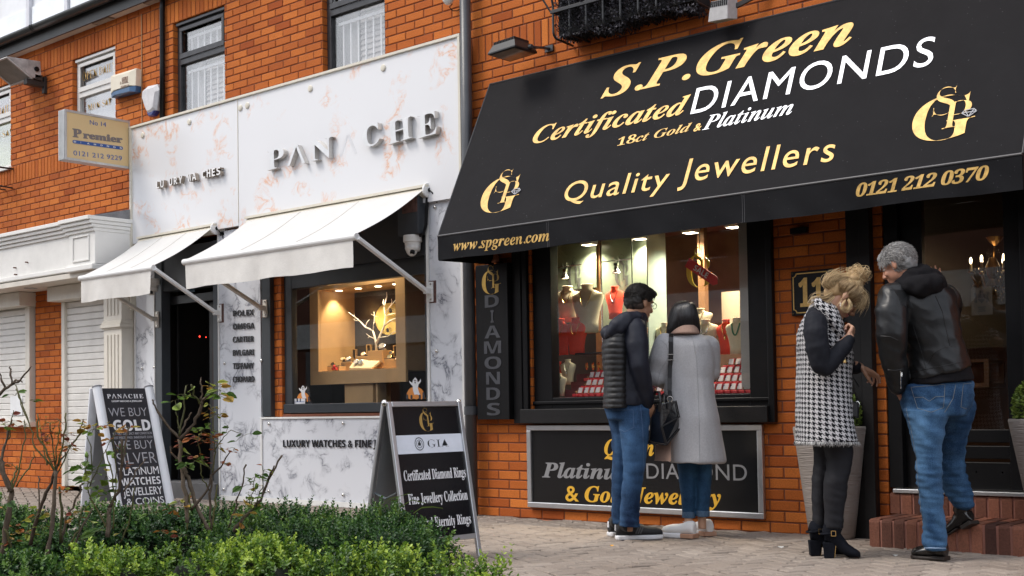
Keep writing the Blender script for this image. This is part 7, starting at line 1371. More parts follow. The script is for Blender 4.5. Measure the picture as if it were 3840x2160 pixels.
# ================================================= grey-haired man in leather
D_ = crop(3240, 860, 2.07); f4 = Fig(c4(1370, 1335), D_); SK4 = sk_mat('skin_ruddy', (.50, .25, .165))
mb = MB(); h4 = Head(f4.q(268, 268, .03), -46, 22, .95); h4.build(mb, f4.q(350, 400, .06)); f4.chain(mb, [(320, 350, .04, .06), (360, 410, .06, .066)])
f4.rings(mb, [(470, 330, 600, .05, .10), (700, 360, 650, .06, .12), (1000, 380, 720, .06, .12), (1150, 380, 740, .06, .13)])
f4.rings(mb, [(100, 1180, 1500, .05, .13), (300, 1200, 1400, .03, .09), (700, 1250, 1350, .0, .05), (1240, 1310, 1385, .0, .042)], c=c4); f4.chain(mb, [(1480, 330, .15, .08), (1470, 640, .28, .055), (1550, 900, .31, .04)], c=c4)
f4.chain(mb, [(220, 540, -.04, .055), (210, 840, -.08, .045), (270, 1140, .02, .036)]); hand(mb, f4.q(275, 1180, .05), (0, .3, -1), _r0*.7+_d0*.3, [(25, 30, 20)]*4, (.5, .6, .3)); f4.chain(mb, [(620, 560, .2, .055), (600, 640, .45, .045), (560, 520, .55, .034)]); hand(mb, f4.q(550, 500, .57), _z, _d0, [(8, 8, 8)]*4, (.6, .6, .2))
gm = skin(mb, 'person', SK4, None, .006, 2); tag(gm, 'grey-haired man in a black leather jacket and blue jeans stepping up to the door', 'person'); h4.eyes(gm, mat('brow_grey', (.2, .19, .18), .8))
GRH = tone_mat('grey_hair', (.10, .10, .102), (.78, .77, .76), .5, 0, 30, spec=.3)
mb = MB(); h4.e(mb, 0, -.012, .034, .083, .100, .086); h4.e(mb, 0, -.055, -.008, .072, .052, .070); h4.e(mb, 0, .06, .066, .06, .048, .038); hair = skin(mb, 'hair', mat('grey_hair_base', (.24, .238, .235), .6), gm, .007, 4, lambda p: .006*noise.noise((p[0]*45, p[1]*45, p[2]*45)))
strands('hair_strands', tufts(h4, 4200, lambda a: a.z > -.85+(.85 if a.y > .2 else 0) and not (a.y > .8 and a.z < .2), .036, (.05, -.55, -.6), out=.22), .0013, GRH, hair)
HOOD = mat('black_fleece', (.0105, .010, .0115), .9, var=.1, bump=.1, bs=150, spec=.1)
LTH = mat('black_leather', (.012, .0125, .0135), .34, var=.12, vs=12, bump=.08, bs=180, spec=.32)
lr = [(430, 270, 640, .05, .10), (470, 215, 680, .05, .14), (520, 185, 696, .05, .165), (600, 200, 708, .05, .18), (700, 240, 722, .05, .185), (820, 285, 742, .05, .19), (930, 315, 768, .05, .19), (1020, 330, 795, .05, .195)]
mb = MB(); mb.loft([f4.ring(*r_) for r_ in lr]+[f4.ring(1140, 325, 812, .05, .20, tilt=72), f4.ring(1178, 328, 816, .05, .20, tilt=112)])
f4.chain(mb, [(235, 520, -.03, .085), (215, 640, -.07, .086), (212, 820, -.09, .080), (228, 960, -.06, .074), (250, 1100, -.01, .066), (265, 1210, .03, .058)]); f4.chain(mb, [(640, 540, .18, .085), (640, 680, .34, .075), (590, 640, .5, .06), (560, 540, .56, .05)])
jk = skin(mb, 'leather_jacket', LTH, gm, .0085, 5, lambda p: .010*noise.noise((p[0]*6, p[1]*6, p[2]*9+p[0]*7))+.011*(.35-abs(noise.noise((p[0]*9+4, p[1]*9, p[2]*13+p[0]*9)))))
SEAML = mat('leather_seam', (.006, .006, .007), .5)
seam(jk, [[(200, 470), (300, 470), (420, 500)], [(420, 495), (330, 520), (318, 600)], [(555, 515), (610, 640), (640, 780), (668, 905)], [(380, 750), (430, 900), (490, 1110)], [(488, 1050), (540, 960), (610, 920), (720, 900)], [(330, 1120), (490, 1085), (800, 1020)], [(130, 828), (200, 832), (262, 860)], [(185, 1090), (240, 1095), (310, 1085)]], D_, .0022, 'panel_seam', SEAML, .0006)
rb_ = []
for k in range(9): x = 250+k*11; rb_.append([(x-20+k*1, 462+k*3), (x+18, 520+k*6), (x+42, 590+k*3)])
seam(jk, rb_, D_, .0028, 'shoulder_ribbing', LTH, .0008); seam(jk, [[(285, 1098), (288, 1235)]], D_, .0035, 'cuff_zip', M_STEEL, .001); mb = MB(); p = on(surf(jk), D_(288, 1118), .004)
if p: mb.bar(p+_z*.008, p-_z*.014, .009, .003, _d0); mb.build('zip_pull', M_STEEL, jk)
mb = MB(); mb.loft([f4.ring(1100, 322, 800, .05, .185, tilt=40), f4.ring(1218, 330, 836, .05, .195, tilt=50)]); skin(mb, 'hoodie_hem', HOOD, gm, .008, 4, fold(9, 20, .004, 4))
mb = MB(); f4.chain(mb, [(300, 425, -.02, .045), (360, 440, -.09, .055), (450, 440, -.12, .062), (540, 430, -.10, .058), (580, 420, -.02, .05), (520, 380, .08, .05)]); f4.chain(mb, [(380, 370, -.04, .05), (470, 350, -.03, .055), (540, 370, .0, .05)]); f4.chain(mb, [(255, 440, -.01, .03), (330, 380, -.05, .035), (400, 320, -.03, .03), (440, 320, .04, .04)])
skin(mb, 'hood', HOOD, gm, .008, 7, fold(12, 14, .010, 8))
DEN4 = denim('mid_denim', (.014, .042, .10), (.085, .185, .33), .02)
mb = MB(); mb.loft([f4.ring(88, 1098, 1604, .05, .17, c=c4, tilt=30), f4.ring(150, 1106, 1606, .05, .185, c=c4, tilt=14), f4.ring(230, 1122, 1592, .05, .185, c=c4), f4.ring(300, 1138, 1556, .05, .17, c=c4)])
f4.rings(mb, [(260, 1128, 1440, .0, .14), (400, 1170, 1408, -.02, .12), (500, 1200, 1392, -.03, .105), (600, 1216, 1386, -.03, .095), (700, 1214, 1386, -.03, .09), (850, 1236, 1394, -.03, .084), (1000, 1254, 1402, -.03, .08), (1150, 1272, 1422, -.03, .08), (1215, 1270, 1426, -.03, .083), (1262, 1276, 1420, -.03, .08)], c=c4)
f4.chain(mb, [(1490, 230, .12, .115), (1478, 330, .16, .105), (1455, 470, .22, .092), (1450, 590, .26, .085), (1470, 720, .28, .08), (1510, 830, .29, .074), (1538, 890, .30, .070), (1546, 906, .30, .066)], c=c4)
j4 = skin(mb, 'jeans', DEN4, gm, .008, 4, lambda p: .009*noise.noise((p[0]*7, p[1]*7, p[2]*18+p[0]*14))+(.004+.006*max(0, 1-abs(p[2]-.42)/.2, 1-abs(p[2]-.1)/.12))*noise.noise((p[0]*10+p[2]*6, p[1]*10, p[2]*46)))
ST4 = mat('stitch_tan', (.16, .17, .17), .8); seam(j4, [[(1175, 100), (1418, 78), (1408, 245), (1320, 278), (1222, 250), (1175, 100)], [(1205, 172), (1262, 170), (1305, 200), (1350, 168), (1410, 165)], [(1545, 78), (1605, 70)], [(1548, 85), (1532, 240), (1572, 255)], [(1495, 80), (1475, 180), (1415, 280)], [(1140, 250), (1180, 420), (1212, 600), (1232, 850), (1262, 1090)]], c4, .0013, 'pocket_stitching', ST4); seam(j4, [[(1272, 1248), (1422, 1250)]], c4, .003, 'hem_stitching', mat('stitch_pale', (.3, .42, .6), .8))
DRS = mat('dress_boot_black', (.010, .009, .009), .22, var=.15, vs=15, spec=.6, coat=.3)
H, T = G(c4(1432, 1340)), G(c4(1185, 1320)); u_, s_ = foot(gm, H, T, .105, .10, DRS, mat('boot_sole', (.022, .016, .013), .5), .020, f4.q(1350, 1250, -.03, c4), ('chelsea_boot', 'boot_sole')); s_.parent = u_; d = (T-H).normalized(); sd2 = d.cross(_z); mb = MB(); mb.obox(H+d*.035+_z*.012, d*.036, sd2*.042, _z*.012); mb.build('boot_heel', mat('boot_sole', (.022, .016, .013), .5), u_, bevel=.003)
# raised right boot, heel lifted off the step
Hh = f4.q(1622, 1052, .27, c4); ft = (_d0*.86-_r0*.52).normalized(); t2 = thing('raised_boot', None, None, tuple(Hh)); t2.parent = gm; t2.location = Hh-wloc(gm)
mb = MB(); fd = (ft*.86-_z*.5).normalized(); fu = (ft*.5+_z*.86).normalized(); fs = fd.cross(fu); prof = [(0, .032, .0, .10), (.05, .04, 0, .115), (.25, .042, 0, .11), (.42, .044, 0, .075), (.62, .05, 0, .058), (.84, .045, 0, .05), (1, .02, .005, .03)]
mb.loft([[Hh+fd*.28*tt+fs*w_*math.cos(a)+fu*(zb+(zt-zb)*(.5+.5*math.sin(a))) for a in [2*math.pi*k/18 for k in range(18)]] for tt, w_, zb, zt in prof]); mb.tube([Hh+fd*.05+fu*.08, f4.q(1552, 905, .30, c4)], [.05, .05], 16); skin(mb, 'boot_upper', DRS, t2, .006, 4)
mb = MB(); mb.obox(Hh+fd*.036-fu*.010, fd*.037, fs*.042, fu*.012); mb.obox(Hh+fd*.19-fu*.001, fd*.09, fs*.044, fu*.004); mb.build('boot_sole', mat('boot_sole', (.022, .016, .013), .5), t2, bevel=.003)
# ------------------------------------------------------------------ planting bed
bed = MB(); poly = [(-2.2, -7.5), (-1.9, -3.75), (2.35, -3.12), (3.0, -3.2), (3.75, -3.9), (4.1, -7.5)]
bed.prism([V((x, y, -.02)) for x, y in poly], (0, 0, .032)); tag(bed.build('soil_ground', mat('soil', (.035, .024, .017), .95, var=.4, vs=9, bump=.8, bs=40)), kind='structure')
def at_depth(p, z): v = ray(p); return CAM+v*(z/v.dot(_d))
def leafmat(name, stops, rough=.38, trans=.25):
    m = bpy.data.materials.new(name); m.use_nodes = True; N, L = nodes(m); b = N['Principled BSDF']; b.inputs['Roughness'].default_value = rough; b.inputs['Specular IOR Level'].default_value = .4
    a = N.new('ShaderNodeAttribute'); a.attribute_name = 'tone'; r = N.new('ShaderNodeValToRGB'); e = r.color_ramp.elements; e[0].position = stops[0][0]; e[0].color = (*stops[0][1], 1); e[1].position = stops[-1][0]; e[1].color = (*stops[-1][1], 1)
    for p, c in stops[1:-1]: k = e.new(p); k.color = (*c, 1)
    L.new(a.outputs['Fac'], r.inputs[0]); L.new(r.outputs[0], b.inputs['Base Color'])
    t = N.new('ShaderNodeBsdfTranslucent'); L.new(r.outputs[0], t.inputs[0]); mi = N.new('ShaderNodeMixShader'); mi.inputs[0].default_value = trans; L.new(b.outputs[0], mi.inputs[1]); L.new(t.outputs[0], mi.inputs[2]); L.new(mi.outputs[0], N['Material Output'].inputs[0]); return m
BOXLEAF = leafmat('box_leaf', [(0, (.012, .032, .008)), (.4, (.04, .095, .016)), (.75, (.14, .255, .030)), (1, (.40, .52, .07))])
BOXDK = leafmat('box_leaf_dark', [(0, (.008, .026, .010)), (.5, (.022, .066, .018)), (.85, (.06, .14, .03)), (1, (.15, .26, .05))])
def sprigs(P, D, rng_, nleaf, ln, leaf, tone0):
    """P, D: sprig feet and directions; returns leaf quads (folded pairs) and tones"""
    n = len(P); D = D/np.linalg.norm(D, axis=1)[:, None]; Vs = []; Ts = []
    X = np.cross(D, rng_.normal(size=(n, 3))); X /= np.linalg.norm(X, axis=1)[:, None]; Y = np.cross(D, X)
    for j in range(nleaf):
        t = (j//2+.5)/(nleaf/2); a = (j % 2)*math.pi+(j//2)*math.pi/2+rng_.normal(0, .3, n); out = X*np.cos(a)[:, None]+Y*np.sin(a)[:, None]
        base = P+D*(ln*t)[:, None]; tilt = .35+.75*t; ld = out*(1-.35*t)+D*tilt; ld += rng_.normal(0, .18, (n, 3)); ld /= np.linalg.norm(ld, axis=1)[:, None]
        L = leaf*(1.05-.25*t)*rng_.uniform(.75, 1.2, n); sd_ = np.cross(ld, D); sd_ /= (np.linalg.norm(sd_, axis=1)[:, None]+1e-6); nn = np.cross(sd_, ld); w = L*.30
        c1_ = base+ld*(L*.35)[:, None]; c2_ = base+ld*(L*.72)[:, None]; tip = base+ld*L[:, None]-nn*(L*.06)[:, None]; up = nn*(L*.09)[:, None]
        Vs.append(np.stack([base, c1_+sd_*w[:, None]+up, c2_+sd_*(w*.85)[:, None]+up, tip, c2_-sd_*(w*.85)[:, None]+up, c1_-sd_*w[:, None]+up], 1)); Ts.append(np.clip(tone0+(t-.5)*.30+rng_.normal(0, .10, n), 0, 1))
    v = np.concatenate(Vs).reshape(-1, 3); m_ = len(v)//6; i = np.arange(m_)[:, None]*6; f = np.concatenate([i+np.array([0, 1, 2, 3]), i+np.array([0, 3, 4, 5])]); t = np.concatenate(Ts); return v, f, np.concatenate([t, t])
def bush(name, label, cat, blobs, dens, leafm, tone, leaf=.019, up=.5, sl=(.05, .11), shoots=0):
    """blobs: (centre, rx, ry, rz); each is broken into smaller leafy clumps over a dark twiggy core"""
    c0 = blobs[0][0]; t = thing(name, label, cat, (c0[0], c0[1], 0)); P = []; D = []; T = []; LN = []; core = MB()
    for c, rx, ry, rz in blobs:
        core.ell(c, rx*.52, ry*.52, rz*.55, n=20, m_=12)
        for q_ in range(17):
            e_ = V((random.gauss(0, 1), random.gauss(0, 1), random.gauss(.35, .8))).normalized(); cc = np.array([c[0]+e_.x*rx*.62, c[1]+e_.y*ry*.62, c[2]+e_.z*rz*.66]); r_ = rx*random.uniform(.28, .48)
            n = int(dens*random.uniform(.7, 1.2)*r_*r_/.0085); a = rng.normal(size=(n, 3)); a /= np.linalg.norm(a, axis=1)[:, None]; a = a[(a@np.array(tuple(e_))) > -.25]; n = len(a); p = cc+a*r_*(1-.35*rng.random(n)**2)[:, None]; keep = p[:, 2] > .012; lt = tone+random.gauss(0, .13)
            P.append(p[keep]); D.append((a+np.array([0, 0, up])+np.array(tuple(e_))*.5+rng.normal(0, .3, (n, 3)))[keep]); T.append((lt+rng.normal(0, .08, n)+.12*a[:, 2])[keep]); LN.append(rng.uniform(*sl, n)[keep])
    if shoots:
        for c, rx, ry, rz in blobs:
            k = max(2, shoots//len(blobs)); u = rng.normal(0, .45, (k, 2)); P.append(np.stack([c[0]+u[:, 0]*rx, c[1]+u[:, 1]*ry, np.full(k, c[2]+rz*.5)], 1)); D.append(np.array([0, 0, 1.3])+rng.normal(0, .35, (k, 3))); T.append(tone+.25+rng.normal(0, .08, k)); LN.append(rng.uniform(.08, .14, k))
    P, D, T, LN = map(np.concatenate, (P, D, T, LN)); v, f, tt = sprigs(P, D, rng, 12, LN, leaf, T)
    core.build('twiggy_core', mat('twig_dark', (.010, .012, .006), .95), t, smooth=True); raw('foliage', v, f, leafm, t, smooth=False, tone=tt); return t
H_ = lambda p, d, drop: at_depth(p, d)-V((0, 0, drop))
def row(px0, px1, n, ytop, d0_, d1_, r, rz, zc=None):
    out = []
    for k in range(n):
        u = k/max(1, n-1); x = px0+(px1-px0)*u; y = ytop(x) if callable(ytop) else ytop; dp = d0_+(d1_-d0_)*u; c = at_depth((x, y+random.uniform(-8, 10)), dp); rz_ = rz if rz else max(.12, c.z*.55); c.z -= rz_*.93; out.append((c, r*random.uniform(.9, 1.15), r*random.uniform(.9, 1.15), rz_))
    return out
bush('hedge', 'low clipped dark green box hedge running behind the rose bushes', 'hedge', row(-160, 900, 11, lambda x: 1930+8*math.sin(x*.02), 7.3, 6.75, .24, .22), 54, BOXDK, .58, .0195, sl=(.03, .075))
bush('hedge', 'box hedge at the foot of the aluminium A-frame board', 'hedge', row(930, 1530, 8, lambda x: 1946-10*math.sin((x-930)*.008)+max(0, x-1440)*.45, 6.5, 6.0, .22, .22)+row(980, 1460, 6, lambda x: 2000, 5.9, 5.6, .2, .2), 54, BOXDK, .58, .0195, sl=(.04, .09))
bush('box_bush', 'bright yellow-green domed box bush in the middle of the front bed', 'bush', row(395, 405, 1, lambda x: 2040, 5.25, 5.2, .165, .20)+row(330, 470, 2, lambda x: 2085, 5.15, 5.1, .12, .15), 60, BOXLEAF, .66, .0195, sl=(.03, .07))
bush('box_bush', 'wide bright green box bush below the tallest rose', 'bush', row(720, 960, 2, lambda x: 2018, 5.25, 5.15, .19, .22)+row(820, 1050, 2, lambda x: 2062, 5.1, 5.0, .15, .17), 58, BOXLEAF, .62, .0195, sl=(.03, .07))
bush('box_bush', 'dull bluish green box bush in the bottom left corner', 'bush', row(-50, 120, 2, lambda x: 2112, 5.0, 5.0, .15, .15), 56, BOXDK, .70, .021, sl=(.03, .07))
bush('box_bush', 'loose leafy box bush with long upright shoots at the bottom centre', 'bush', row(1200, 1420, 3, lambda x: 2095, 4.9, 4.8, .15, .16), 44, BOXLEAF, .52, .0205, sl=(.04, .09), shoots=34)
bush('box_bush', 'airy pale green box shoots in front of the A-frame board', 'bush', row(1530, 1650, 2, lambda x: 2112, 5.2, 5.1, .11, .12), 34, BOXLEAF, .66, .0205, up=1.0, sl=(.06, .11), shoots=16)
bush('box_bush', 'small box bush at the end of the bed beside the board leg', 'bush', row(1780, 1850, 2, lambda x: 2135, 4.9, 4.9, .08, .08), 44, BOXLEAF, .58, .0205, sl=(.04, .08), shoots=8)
# ------------------------------------------------------------------ roses
BARK = tone_mat('rose_bark', (.055, .036, .024), (.20, .155, .115), .85, .5, 60, .3); GSTEM = tone_mat('rose_green_stem', (.06, .065, .022), (.17, .16, .06), .6, .2, 60, .2)
ROSEL = leafmat('rose_leaf', [(0, (.05, .12, .02)), (.3, (.13, .24, .035)), (.5, (.30, .36, .05)), (.62, (.42, .26, .04)), (.82, (.34, .10, .025)), (1, (.22, .05, .03))], .5, .35)
r1 = crop(0, 1350, 1.0107); r2 = crop(500, 1380, 1.05)
def rose(label, dep, c, woody, green, leaves, buds=()):
    """stems given as pixel polylines, each with a depth offset and radii; leaves as (x, y, n, tone, size)"""
    P = lambda x, y, d=0: at_depth(c(x, y), dep+d); base = P(*woody[0][0][0]); base.z = 0; t = thing('rose_bush', label, 'rose bush', base); allpts = []
    for name, lst, m_ in (('woody_stem', woody, BARK), ('green_stem', green, GSTEM)):
        mb = MB()
        for pts, ra, rb, da, db in lst:
            n = len(pts); Q = []
            for k in range(n-1):
                for j in range(4):
                    u = (k+j/4)/(n-1); x = pts[k][0]+(pts[k+1][0]-pts[k][0])*j/4; y = pts[k][1]+(pts[k+1][1]-pts[k][1])*j/4; Q.append((P(x, y, da+(db-da)*u)+V((random.gauss(0, .0022), random.gauss(0, .003), random.gauss(0, .0015))), ra+(rb-ra)*u))
            Q.append((P(*pts[-1], db), rb)); rs = [r_*.82*(1+.12*random.gauss(0, 1)) for _, r_ in Q]; mb.tube([q_ for q_, _ in Q], rs, 7, tone=random.uniform(.2, .9)); allpts += [q_ for q_, _ in Q]
            for q_, r_ in Q[1:]:
                if random.random() < .55: d = V((random.gauss(0, 1), random.gauss(0, 1), random.gauss(0, .4)+.2)).normalized(); mb.tube([q_, q_+d*(r_+.007)], [.0022, .0003], 4, tone=.5)
        if lst: mb.build(name, m_, t, tone=True, smooth=True)
    vs = []; fs = []; ts = []; pet = MB()
    for x, y, n, tone, sz in leaves:
        o = P(x, y, random.uniform(-.05, .05))
        for k in range(int(n*1.7)):
            a = random.random()*6.28; d = V((math.cos(a), math.sin(a), random.uniform(-.35, .45))).normalized(); L = sz*1.2*random.uniform(.7, 1.25); b0 = o+d*L*.55+V((random.gauss(0, .008), random.gauss(0, .008), random.gauss(0, .012))); pet.tube([o, (o+b0)/2+V((0, 0, .004)), b0], .0011, 4, tone=.6); s_ = d.cross(_z).normalized(); nn = s_.cross(d); s_ = (s_+nn*random.gauss(0, .5)).normalized(); nn = s_.cross(d).normalized(); w = L*.36; q0 = len(vs); dr = -nn*L*.18
            ring = [(0, 0, 0), (.25, .85, .05), (.55, 1, .06), (.82, .6, .02)]
            mid = [b0+d*L*u+dr*u*u for u in (0, .25, .55, .82, 1)]; vs += mid; lf = [mid[i]+s_*w*ring[i][1]+nn*L*ring[i][2] for i in (1, 2, 3)]; rt = [mid[i]-s_*w*ring[i][1]+nn*L*ring[i][2] for i in (1, 2, 3)]; vs += lf+rt
            for e0 in (5, 8): fs += [(q0, q0+1, q0+e0, q0+e0), (q0+1, q0+2, q0+e0+1, q0+e0), (q0+2, q0+3, q0+e0+2, q0+e0+1), (q0+3, q0+4, q0+e0+2, q0+e0+2)]
            ts += [min(1, max(0, tone+random.gauss(0, .12)))]*8
    mb = MB(); 
    
    mb.v = [tuple(p) for p in vs]; mb.f = [tuple(dict.fromkeys(f_)) for f_ in fs]; mb.t = ts; mb.build('leaves', ROSEL, t, tone=True, smooth=True); pet.build('leaf_stalks', GSTEM, t, tone=True)
    for x, y, s_ in buds: mb = MB(); c_ = P(x, y); mb.lathe([(.001, -.014), (.008, -.008), (.009, .002), (.003, .016)], c_, 10); mb.build('bud', mat('bud_green', (.16, .26, .05), .5), t, smooth=True)
    return t
G3, OR, RD, YE = .15, .66, .86, .5
rose('leafless old rose with thick knobbly stems at the left edge of the bed', 5.9, r1,
     [([(10, 740), (25, 620), (45, 500), (35, 490), (8, 420), (0, 370)], .017, .010, 0, .05), ([(45, 500), (10, 410), (5, 370), (25, 290), (45, 225)], .012, .005, 0, .05), ([(-40, 160), (10, 115), (45, 90), (60, 75)], .011, .006, 0, 0), ([(45, 90), (40, 45), (38, 25)], .006, .004, 0, .03), ([(45, 90), (75, 80), (115, 28)], .006, .004, 0, -.03), ([(20, 105), (5, 60), (-10, 30)], .006, .003, 0, 0), ([(60, 75), (85, 85)], .005, .003, 0, 0)],
     [([(45, 500), (75, 400), (95, 300), (92, 230)], .006, .003, 0, .04), ([(40, 490), (55, 430), (65, 400)], .006, .004, 0, .02), ([(60, 480), (110, 410), (128, 350)], .005, .003, 0, 0), ([(62, 110), (80, 170), (110, 240)], .004, .003, 0, 0), ([(20, 640), (45, 720)], .007, .007, 0, 0), ([(35, 300), (40, 260), (52, 190)], .004, .002, 0, 0)],
     [(25, 575, 2, OR, .055), (30, 520, 2, G3, .06), (58, 135, 2, G3, .035), (112, 153, 2, G3, .035), (40, 235, 5, RD, .028), (15, 245, 3, YE, .03), (100, 660, 3, OR, .035), (60, 640, 3, OR, .03), (50, 400, 3, RD, .02), (95, 245, 3, OR, .02), (110, 650, 2, YE, .035), (45, 690, 3, OR, .035)])
rose('rose bush with a slim grey trunk in front of the brick and shutter', 5.75, r1,
     [([(175, 775), (195, 640), (205, 520), (212, 420)], .0135, .010, 0, 0), ([(115, 700), (150, 570), (185, 480), (212, 415)], .011, .008, .05, 0), ([(235, 690), (250, 600), (275, 560), (305, 490), (312, 465)], .008, .005, .1, .05), ([(212, 420), (250, 340), (300, 290), (315, 225)], .006, .003, 0, .05), ([(148, 600), (148, 500), (145, 440)], .005, .004, .05, .08)],
     [([(212, 425), (170, 340), (140, 270), (142, 205)], .006, .004, 0, -.04), ([(215, 420), (195, 300), (190, 240)], .005, .003, 0, .03), ([(212, 425), (130, 330), (120, 260), (60, 95)], .005, .003, 0, .05), ([(220, 400), (245, 280), (250, 200)], .006, .004, 0, 0), ([(180, 400), (165, 320), (150, 230)], .004, .0025, 0, .04), ([(205, 400), (220, 310), (228, 230)], .004, .0025, 0, -.04), ([(230, 690), (232, 560), (225, 480)], .008, .006, .05, .05), ([(260, 720), (300, 640), (310, 560)], .005, .003, 0, 0), ([(215, 430), (270, 330), (325, 255)], .004, .003, 0, 0)],
     [(180, 290, 6, RD, .026), (175, 240, 5, OR, .024), (235, 285, 6, RD, .026), (262, 325, 6, RD, .028), (215, 370, 4, OR, .022), (320, 250, 5, OR, .034), (355, 262, 3, YE, .03), (205, 260, 4, RD, .02), (155, 580, 4, OR, .036), (135, 600, 2, YE, .03), (240, 495, 5, OR, .024), (225, 230, 4, RD, .02), (290, 585, 4, RD, .03), (160, 640, 3, YE, .028)])
rose('leafy rose bush overlapping the tall black and white board', 5.85, r1,
     [([(410, 670), (412, 590), (415, 560)], .012, .013, 0, 0), ([(415, 560), (450, 500), (462, 420), (462, 300)], .011, .007, 0, 0), ([(462, 400), (480, 300), (488, 255)], .006, .004, 0, 0), ([(470, 500), (520, 420), (550, 375)], .005, .003, 0, .04), ([(270, 720), (320, 620), (350, 560)], .006, .004, -.05, 0)],
     [([(415, 660), (360, 560), (335, 500), (325, 430), (335, 360)], .005, .003, 0, 0), ([(430, 640), (432, 500), (420, 420), (400, 340)], .005, .003, 0, 0), ([(340, 480), (385, 380), (420, 300)], .004, .002, 0, 0), ([(440, 540), (440, 420), (430, 300), (440, 250)], .004, .002, 0, .05), ([(455, 690), (490, 620), (510, 480)], .005, .003, 0, 0), ([(350, 420), (345, 330), (330, 290)], .004, .002, 0, 0)],
     [(325, 390, 3, G3, .045), (338, 432, 3, .35, .05), (300, 405, 3, G3, .04), (400, 440, 3, .4, .045), (370, 432, 2, .42, .035), (345, 470, 4, G3, .04), (385, 495, 3, G3, .035), (410, 505, 2, .5, .04), (440, 340, 5, .25, .034), (488, 262, 4, OR, .03), (405, 250, 3, OR, .026), (420, 310, 4, RD, .024), (485, 400, 4, RD, .022), (350, 660, 2, .32, .055), (325, 685, 2, .12, .05), (390, 640, 2, .1, .05), (465, 640, 2, .5, .04), (330, 560, 2, .48, .04), (380, 262, 2, OR, .026)], [(328, 360, 1)])
rose('tallest thorny rose bush in front of the black doorway', 5.7, r2,
     [([(215, 610), (205, 500), (185, 380), (180, 280)], .013, .011, 0, 0), ([(305, 645), (255, 560), (215, 430), (195, 390)], .012, .010, .03, 0), ([(180, 280), (230, 230), (262, 170), (272, 130)], .010, .008, 0, .02), ([(272, 130), (310, 95), (320, 65)], .007, .005, .02, 0), ([(272, 130), (268, 80), (266, 42)], .005, .003, 0, 0), ([(180, 275), (130, 225), (85, 155), (75, 125)], .008, .004, 0, -.05), ([(305, 640), (302, 520), (305, 420)], .007, .006, .05, .05), ([(180, 275), (205, 210), (230, 175)], .006, .004, 0, .04), ([(195, 395), (150, 330), (145, 310)], .007, .004, 0, 0), ([(310, 420), (345, 390), (385, 325)], .006, .003, .05, .08), ([(230, 560), (290, 480), (310, 420)], .008, .006, 0, .05)],
     [([(180, 270), (195, 190), (208, 70)], .006, .004, 0, .03), ([(262, 140), (240, 110), (228, 65)], .007, .005, 0, -.03), ([(305, 635), (322, 540), (330, 460)], .006, .004, .05, .05), ([(215, 640), (218, 560), (225, 490)], .005, .004, 0, 0), ([(310, 420), (320, 330), (318, 250), (310, 160)], .004, .002, .05, .05), ([(320, 330), (350, 280), (385, 245), (430, 260)], .003, .0018, .05, .05), ([(185, 260), (175, 210), (168, 172)], .004, .003, 0, 0), ([(305, 400), (265, 360), (255, 270)], .004, .003, .05, 0), ([(300, 480), (270, 430), (265, 380)], .004, .003, .05, 0)],
     [(165, 128, 2, G3, .05), (200, 105, 2, G3, .045), (228, 112, 2, .4, .04), (330, 112, 3, .5, .05), (345, 90, 3, .2, .05), (310, 78, 3, OR, .04), (325, 185, 5, OR, .028), (310, 160, 3, OR, .024), (300, 240, 4, .3, .03), (250, 280, 5, RD, .032), (285, 290, 6, RD, .036), (265, 245, 3, .45, .03), (215, 350, 2, .35, .05), (200, 380, 2, .15, .035), (235, 375, 3, .2, .04), (270, 365, 5, RD, .028), (360, 380, 5, RD, .022), (398, 316, 4, RD, .018), (373, 235, 2, G3, .034), (432, 268, 2, G3, .036), (330, 310, 4, OR, .03), (190, 300, 4, RD, .024), (195, 520, 3, OR, .03), (120, 650, 3, RD, .035), (190, 655, 2, .1, .05), (165, 560, 3, RD, .03), (85, 570, 2, .12, .04)])
rose('short leaning rose stem with yellow bud before the marble panel', 5.75, r2,
     [([(395, 645), (450, 570), (500, 520), (530, 440), (585, 345)], .011, .006, 0, .05), ([(375, 630), (405, 540), (430, 450), (445, 380)], .006, .004, .03, 0), ([(530, 440), (555, 385)], .005, .004, .03, 0)],
     [([(480, 540), (510, 470), (515, 405)], .004, .002, 0, 0), ([(470, 560), (465, 500), (480, 430)], .003, .002, 0, 0)],
     [(480, 430, 3, .12, .034), (460, 460, 3, .15, .036), (500, 430, 2, .12, .034), (455, 492, 2, .2, .032), (510, 405, 2, OR, .03), (445, 525, 3, .5, .045), (520, 550, 3, .12, .042), (440, 590, 3, OR, .045), (480, 490, 2, .55, .035), (460, 590, 2, .15, .036)], [(485, 466, 1)])
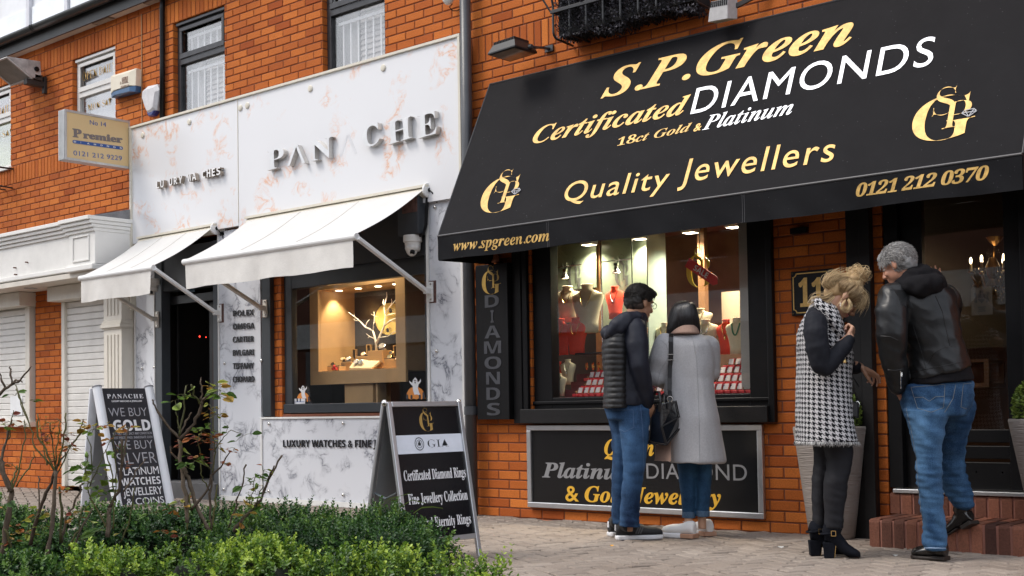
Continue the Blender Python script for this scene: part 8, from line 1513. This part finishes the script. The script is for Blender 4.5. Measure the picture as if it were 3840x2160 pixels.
# strap leaves by the board
t = thing('grass_tuft', 'clump of long arching strap leaves by the base of the A-frame board', 'plant', at_depth(c2(1020, 1000), 6.1)*1); mb = MB()
for pts in ([(1000, 1020), (990, 960), (1060, 900), (1215, 858)], [(1010, 1020), (1000, 970), (1080, 910), (1150, 905)], [(880, 1010), (890, 950), (885, 900)], [(790, 1010), (805, 950), (840, 892)], [(1130, 1010), (1140, 960), (1230, 905), (1330, 930)], [(1240, 1000), (1300, 960), (1380, 955), (1450, 965)], [(1120, 1000), (1110, 950), (1150, 920)], [(620, 1040), (580, 1015), (545, 995)], [(940, 1010), (960, 960), (985, 935)]):
    Pq = [at_depth(c2(x, y), 5.95) for x, y in pts]; n = len(Pq)
    for k in range(n-1):
        wa, wb = .008*(1-k/n), .008*(1-(k+1)/n); sd2 = V((.6, -.2, .5)).normalized(); mb.add([Pq[k]-sd2*wa, Pq[k]+sd2*wa, Pq[k+1]+sd2*wb, Pq[k+1]-sd2*wb], [(0, 1, 2, 3)], random.uniform(.3, .6))
mb.build('blades', leafmat('strap_leaf', [(0, (.06, .12, .02)), (1, (.22, .30, .06))]), t, tone=True)
# dead leaves and twigs on the soil
mb = MB()
for k in range(260):
    p = V((random.uniform(-.8, 3.2), random.uniform(-5.2, -3.4), .016)); a = random.random()*6.28; s_ = random.uniform(.01, .03); ex = V((math.cos(a), math.sin(a), random.gauss(0, .3))); ey = V((-math.sin(a), math.cos(a), random.gauss(0, .3))); mb.add([p-ex*s_, p-ey*s_*.5, p+ex*s_, p+ey*s_*.5], [(0, 1, 2, 3)], random.random())
tag(mb.build('leaf_litter', tone_mat('dead_leaf', (.05, .03, .018), (.24, .12, .05), .8, 0, 30), tone=True), kind='stuff')
# ------------------------------------------------------------------ the other side of the street, seen in the glass
op = thing('facing_terrace', 'brick shop terrace across the street that the window panes mirror', 'building', (0, -19, 0)); f = MB(); f.box((-30, -24, -.03), (30, -19, 7.2)); f.build('wall', mat('opposite_brick', (.17, .065, .04), .85, var=.2, vs=2), op)
f = MB(); f.box((-30, -18.98, 2.9), (30, -18.9, 3.7)); 
for k in range(13): f.box((-28+k*4.4, -18.97, 4.5), (-26.6+k*4.4, -18.93, 6.2))
f.build('pale_trim', mat('opposite_trim', (.6, .6, .58), .6), op); f = MB()
for k in range(13): f.box((-29.4+k*4.4, -18.96, .3), (-25.6+k*4.4, -18.92, 2.8))
f.build('shop_window', mat('opposite_glass', (.05, .055, .06), .15), op)
f = MB(); f.add([(-30, -18.6, 7.2), (30, -18.6, 7.2), (30, -24, 9.6), (-30, -24, 9.6)], [(0, 1, 2, 3)]); f.build('roof', mat('roof_tile', (.09, .07, .06), .8), op)
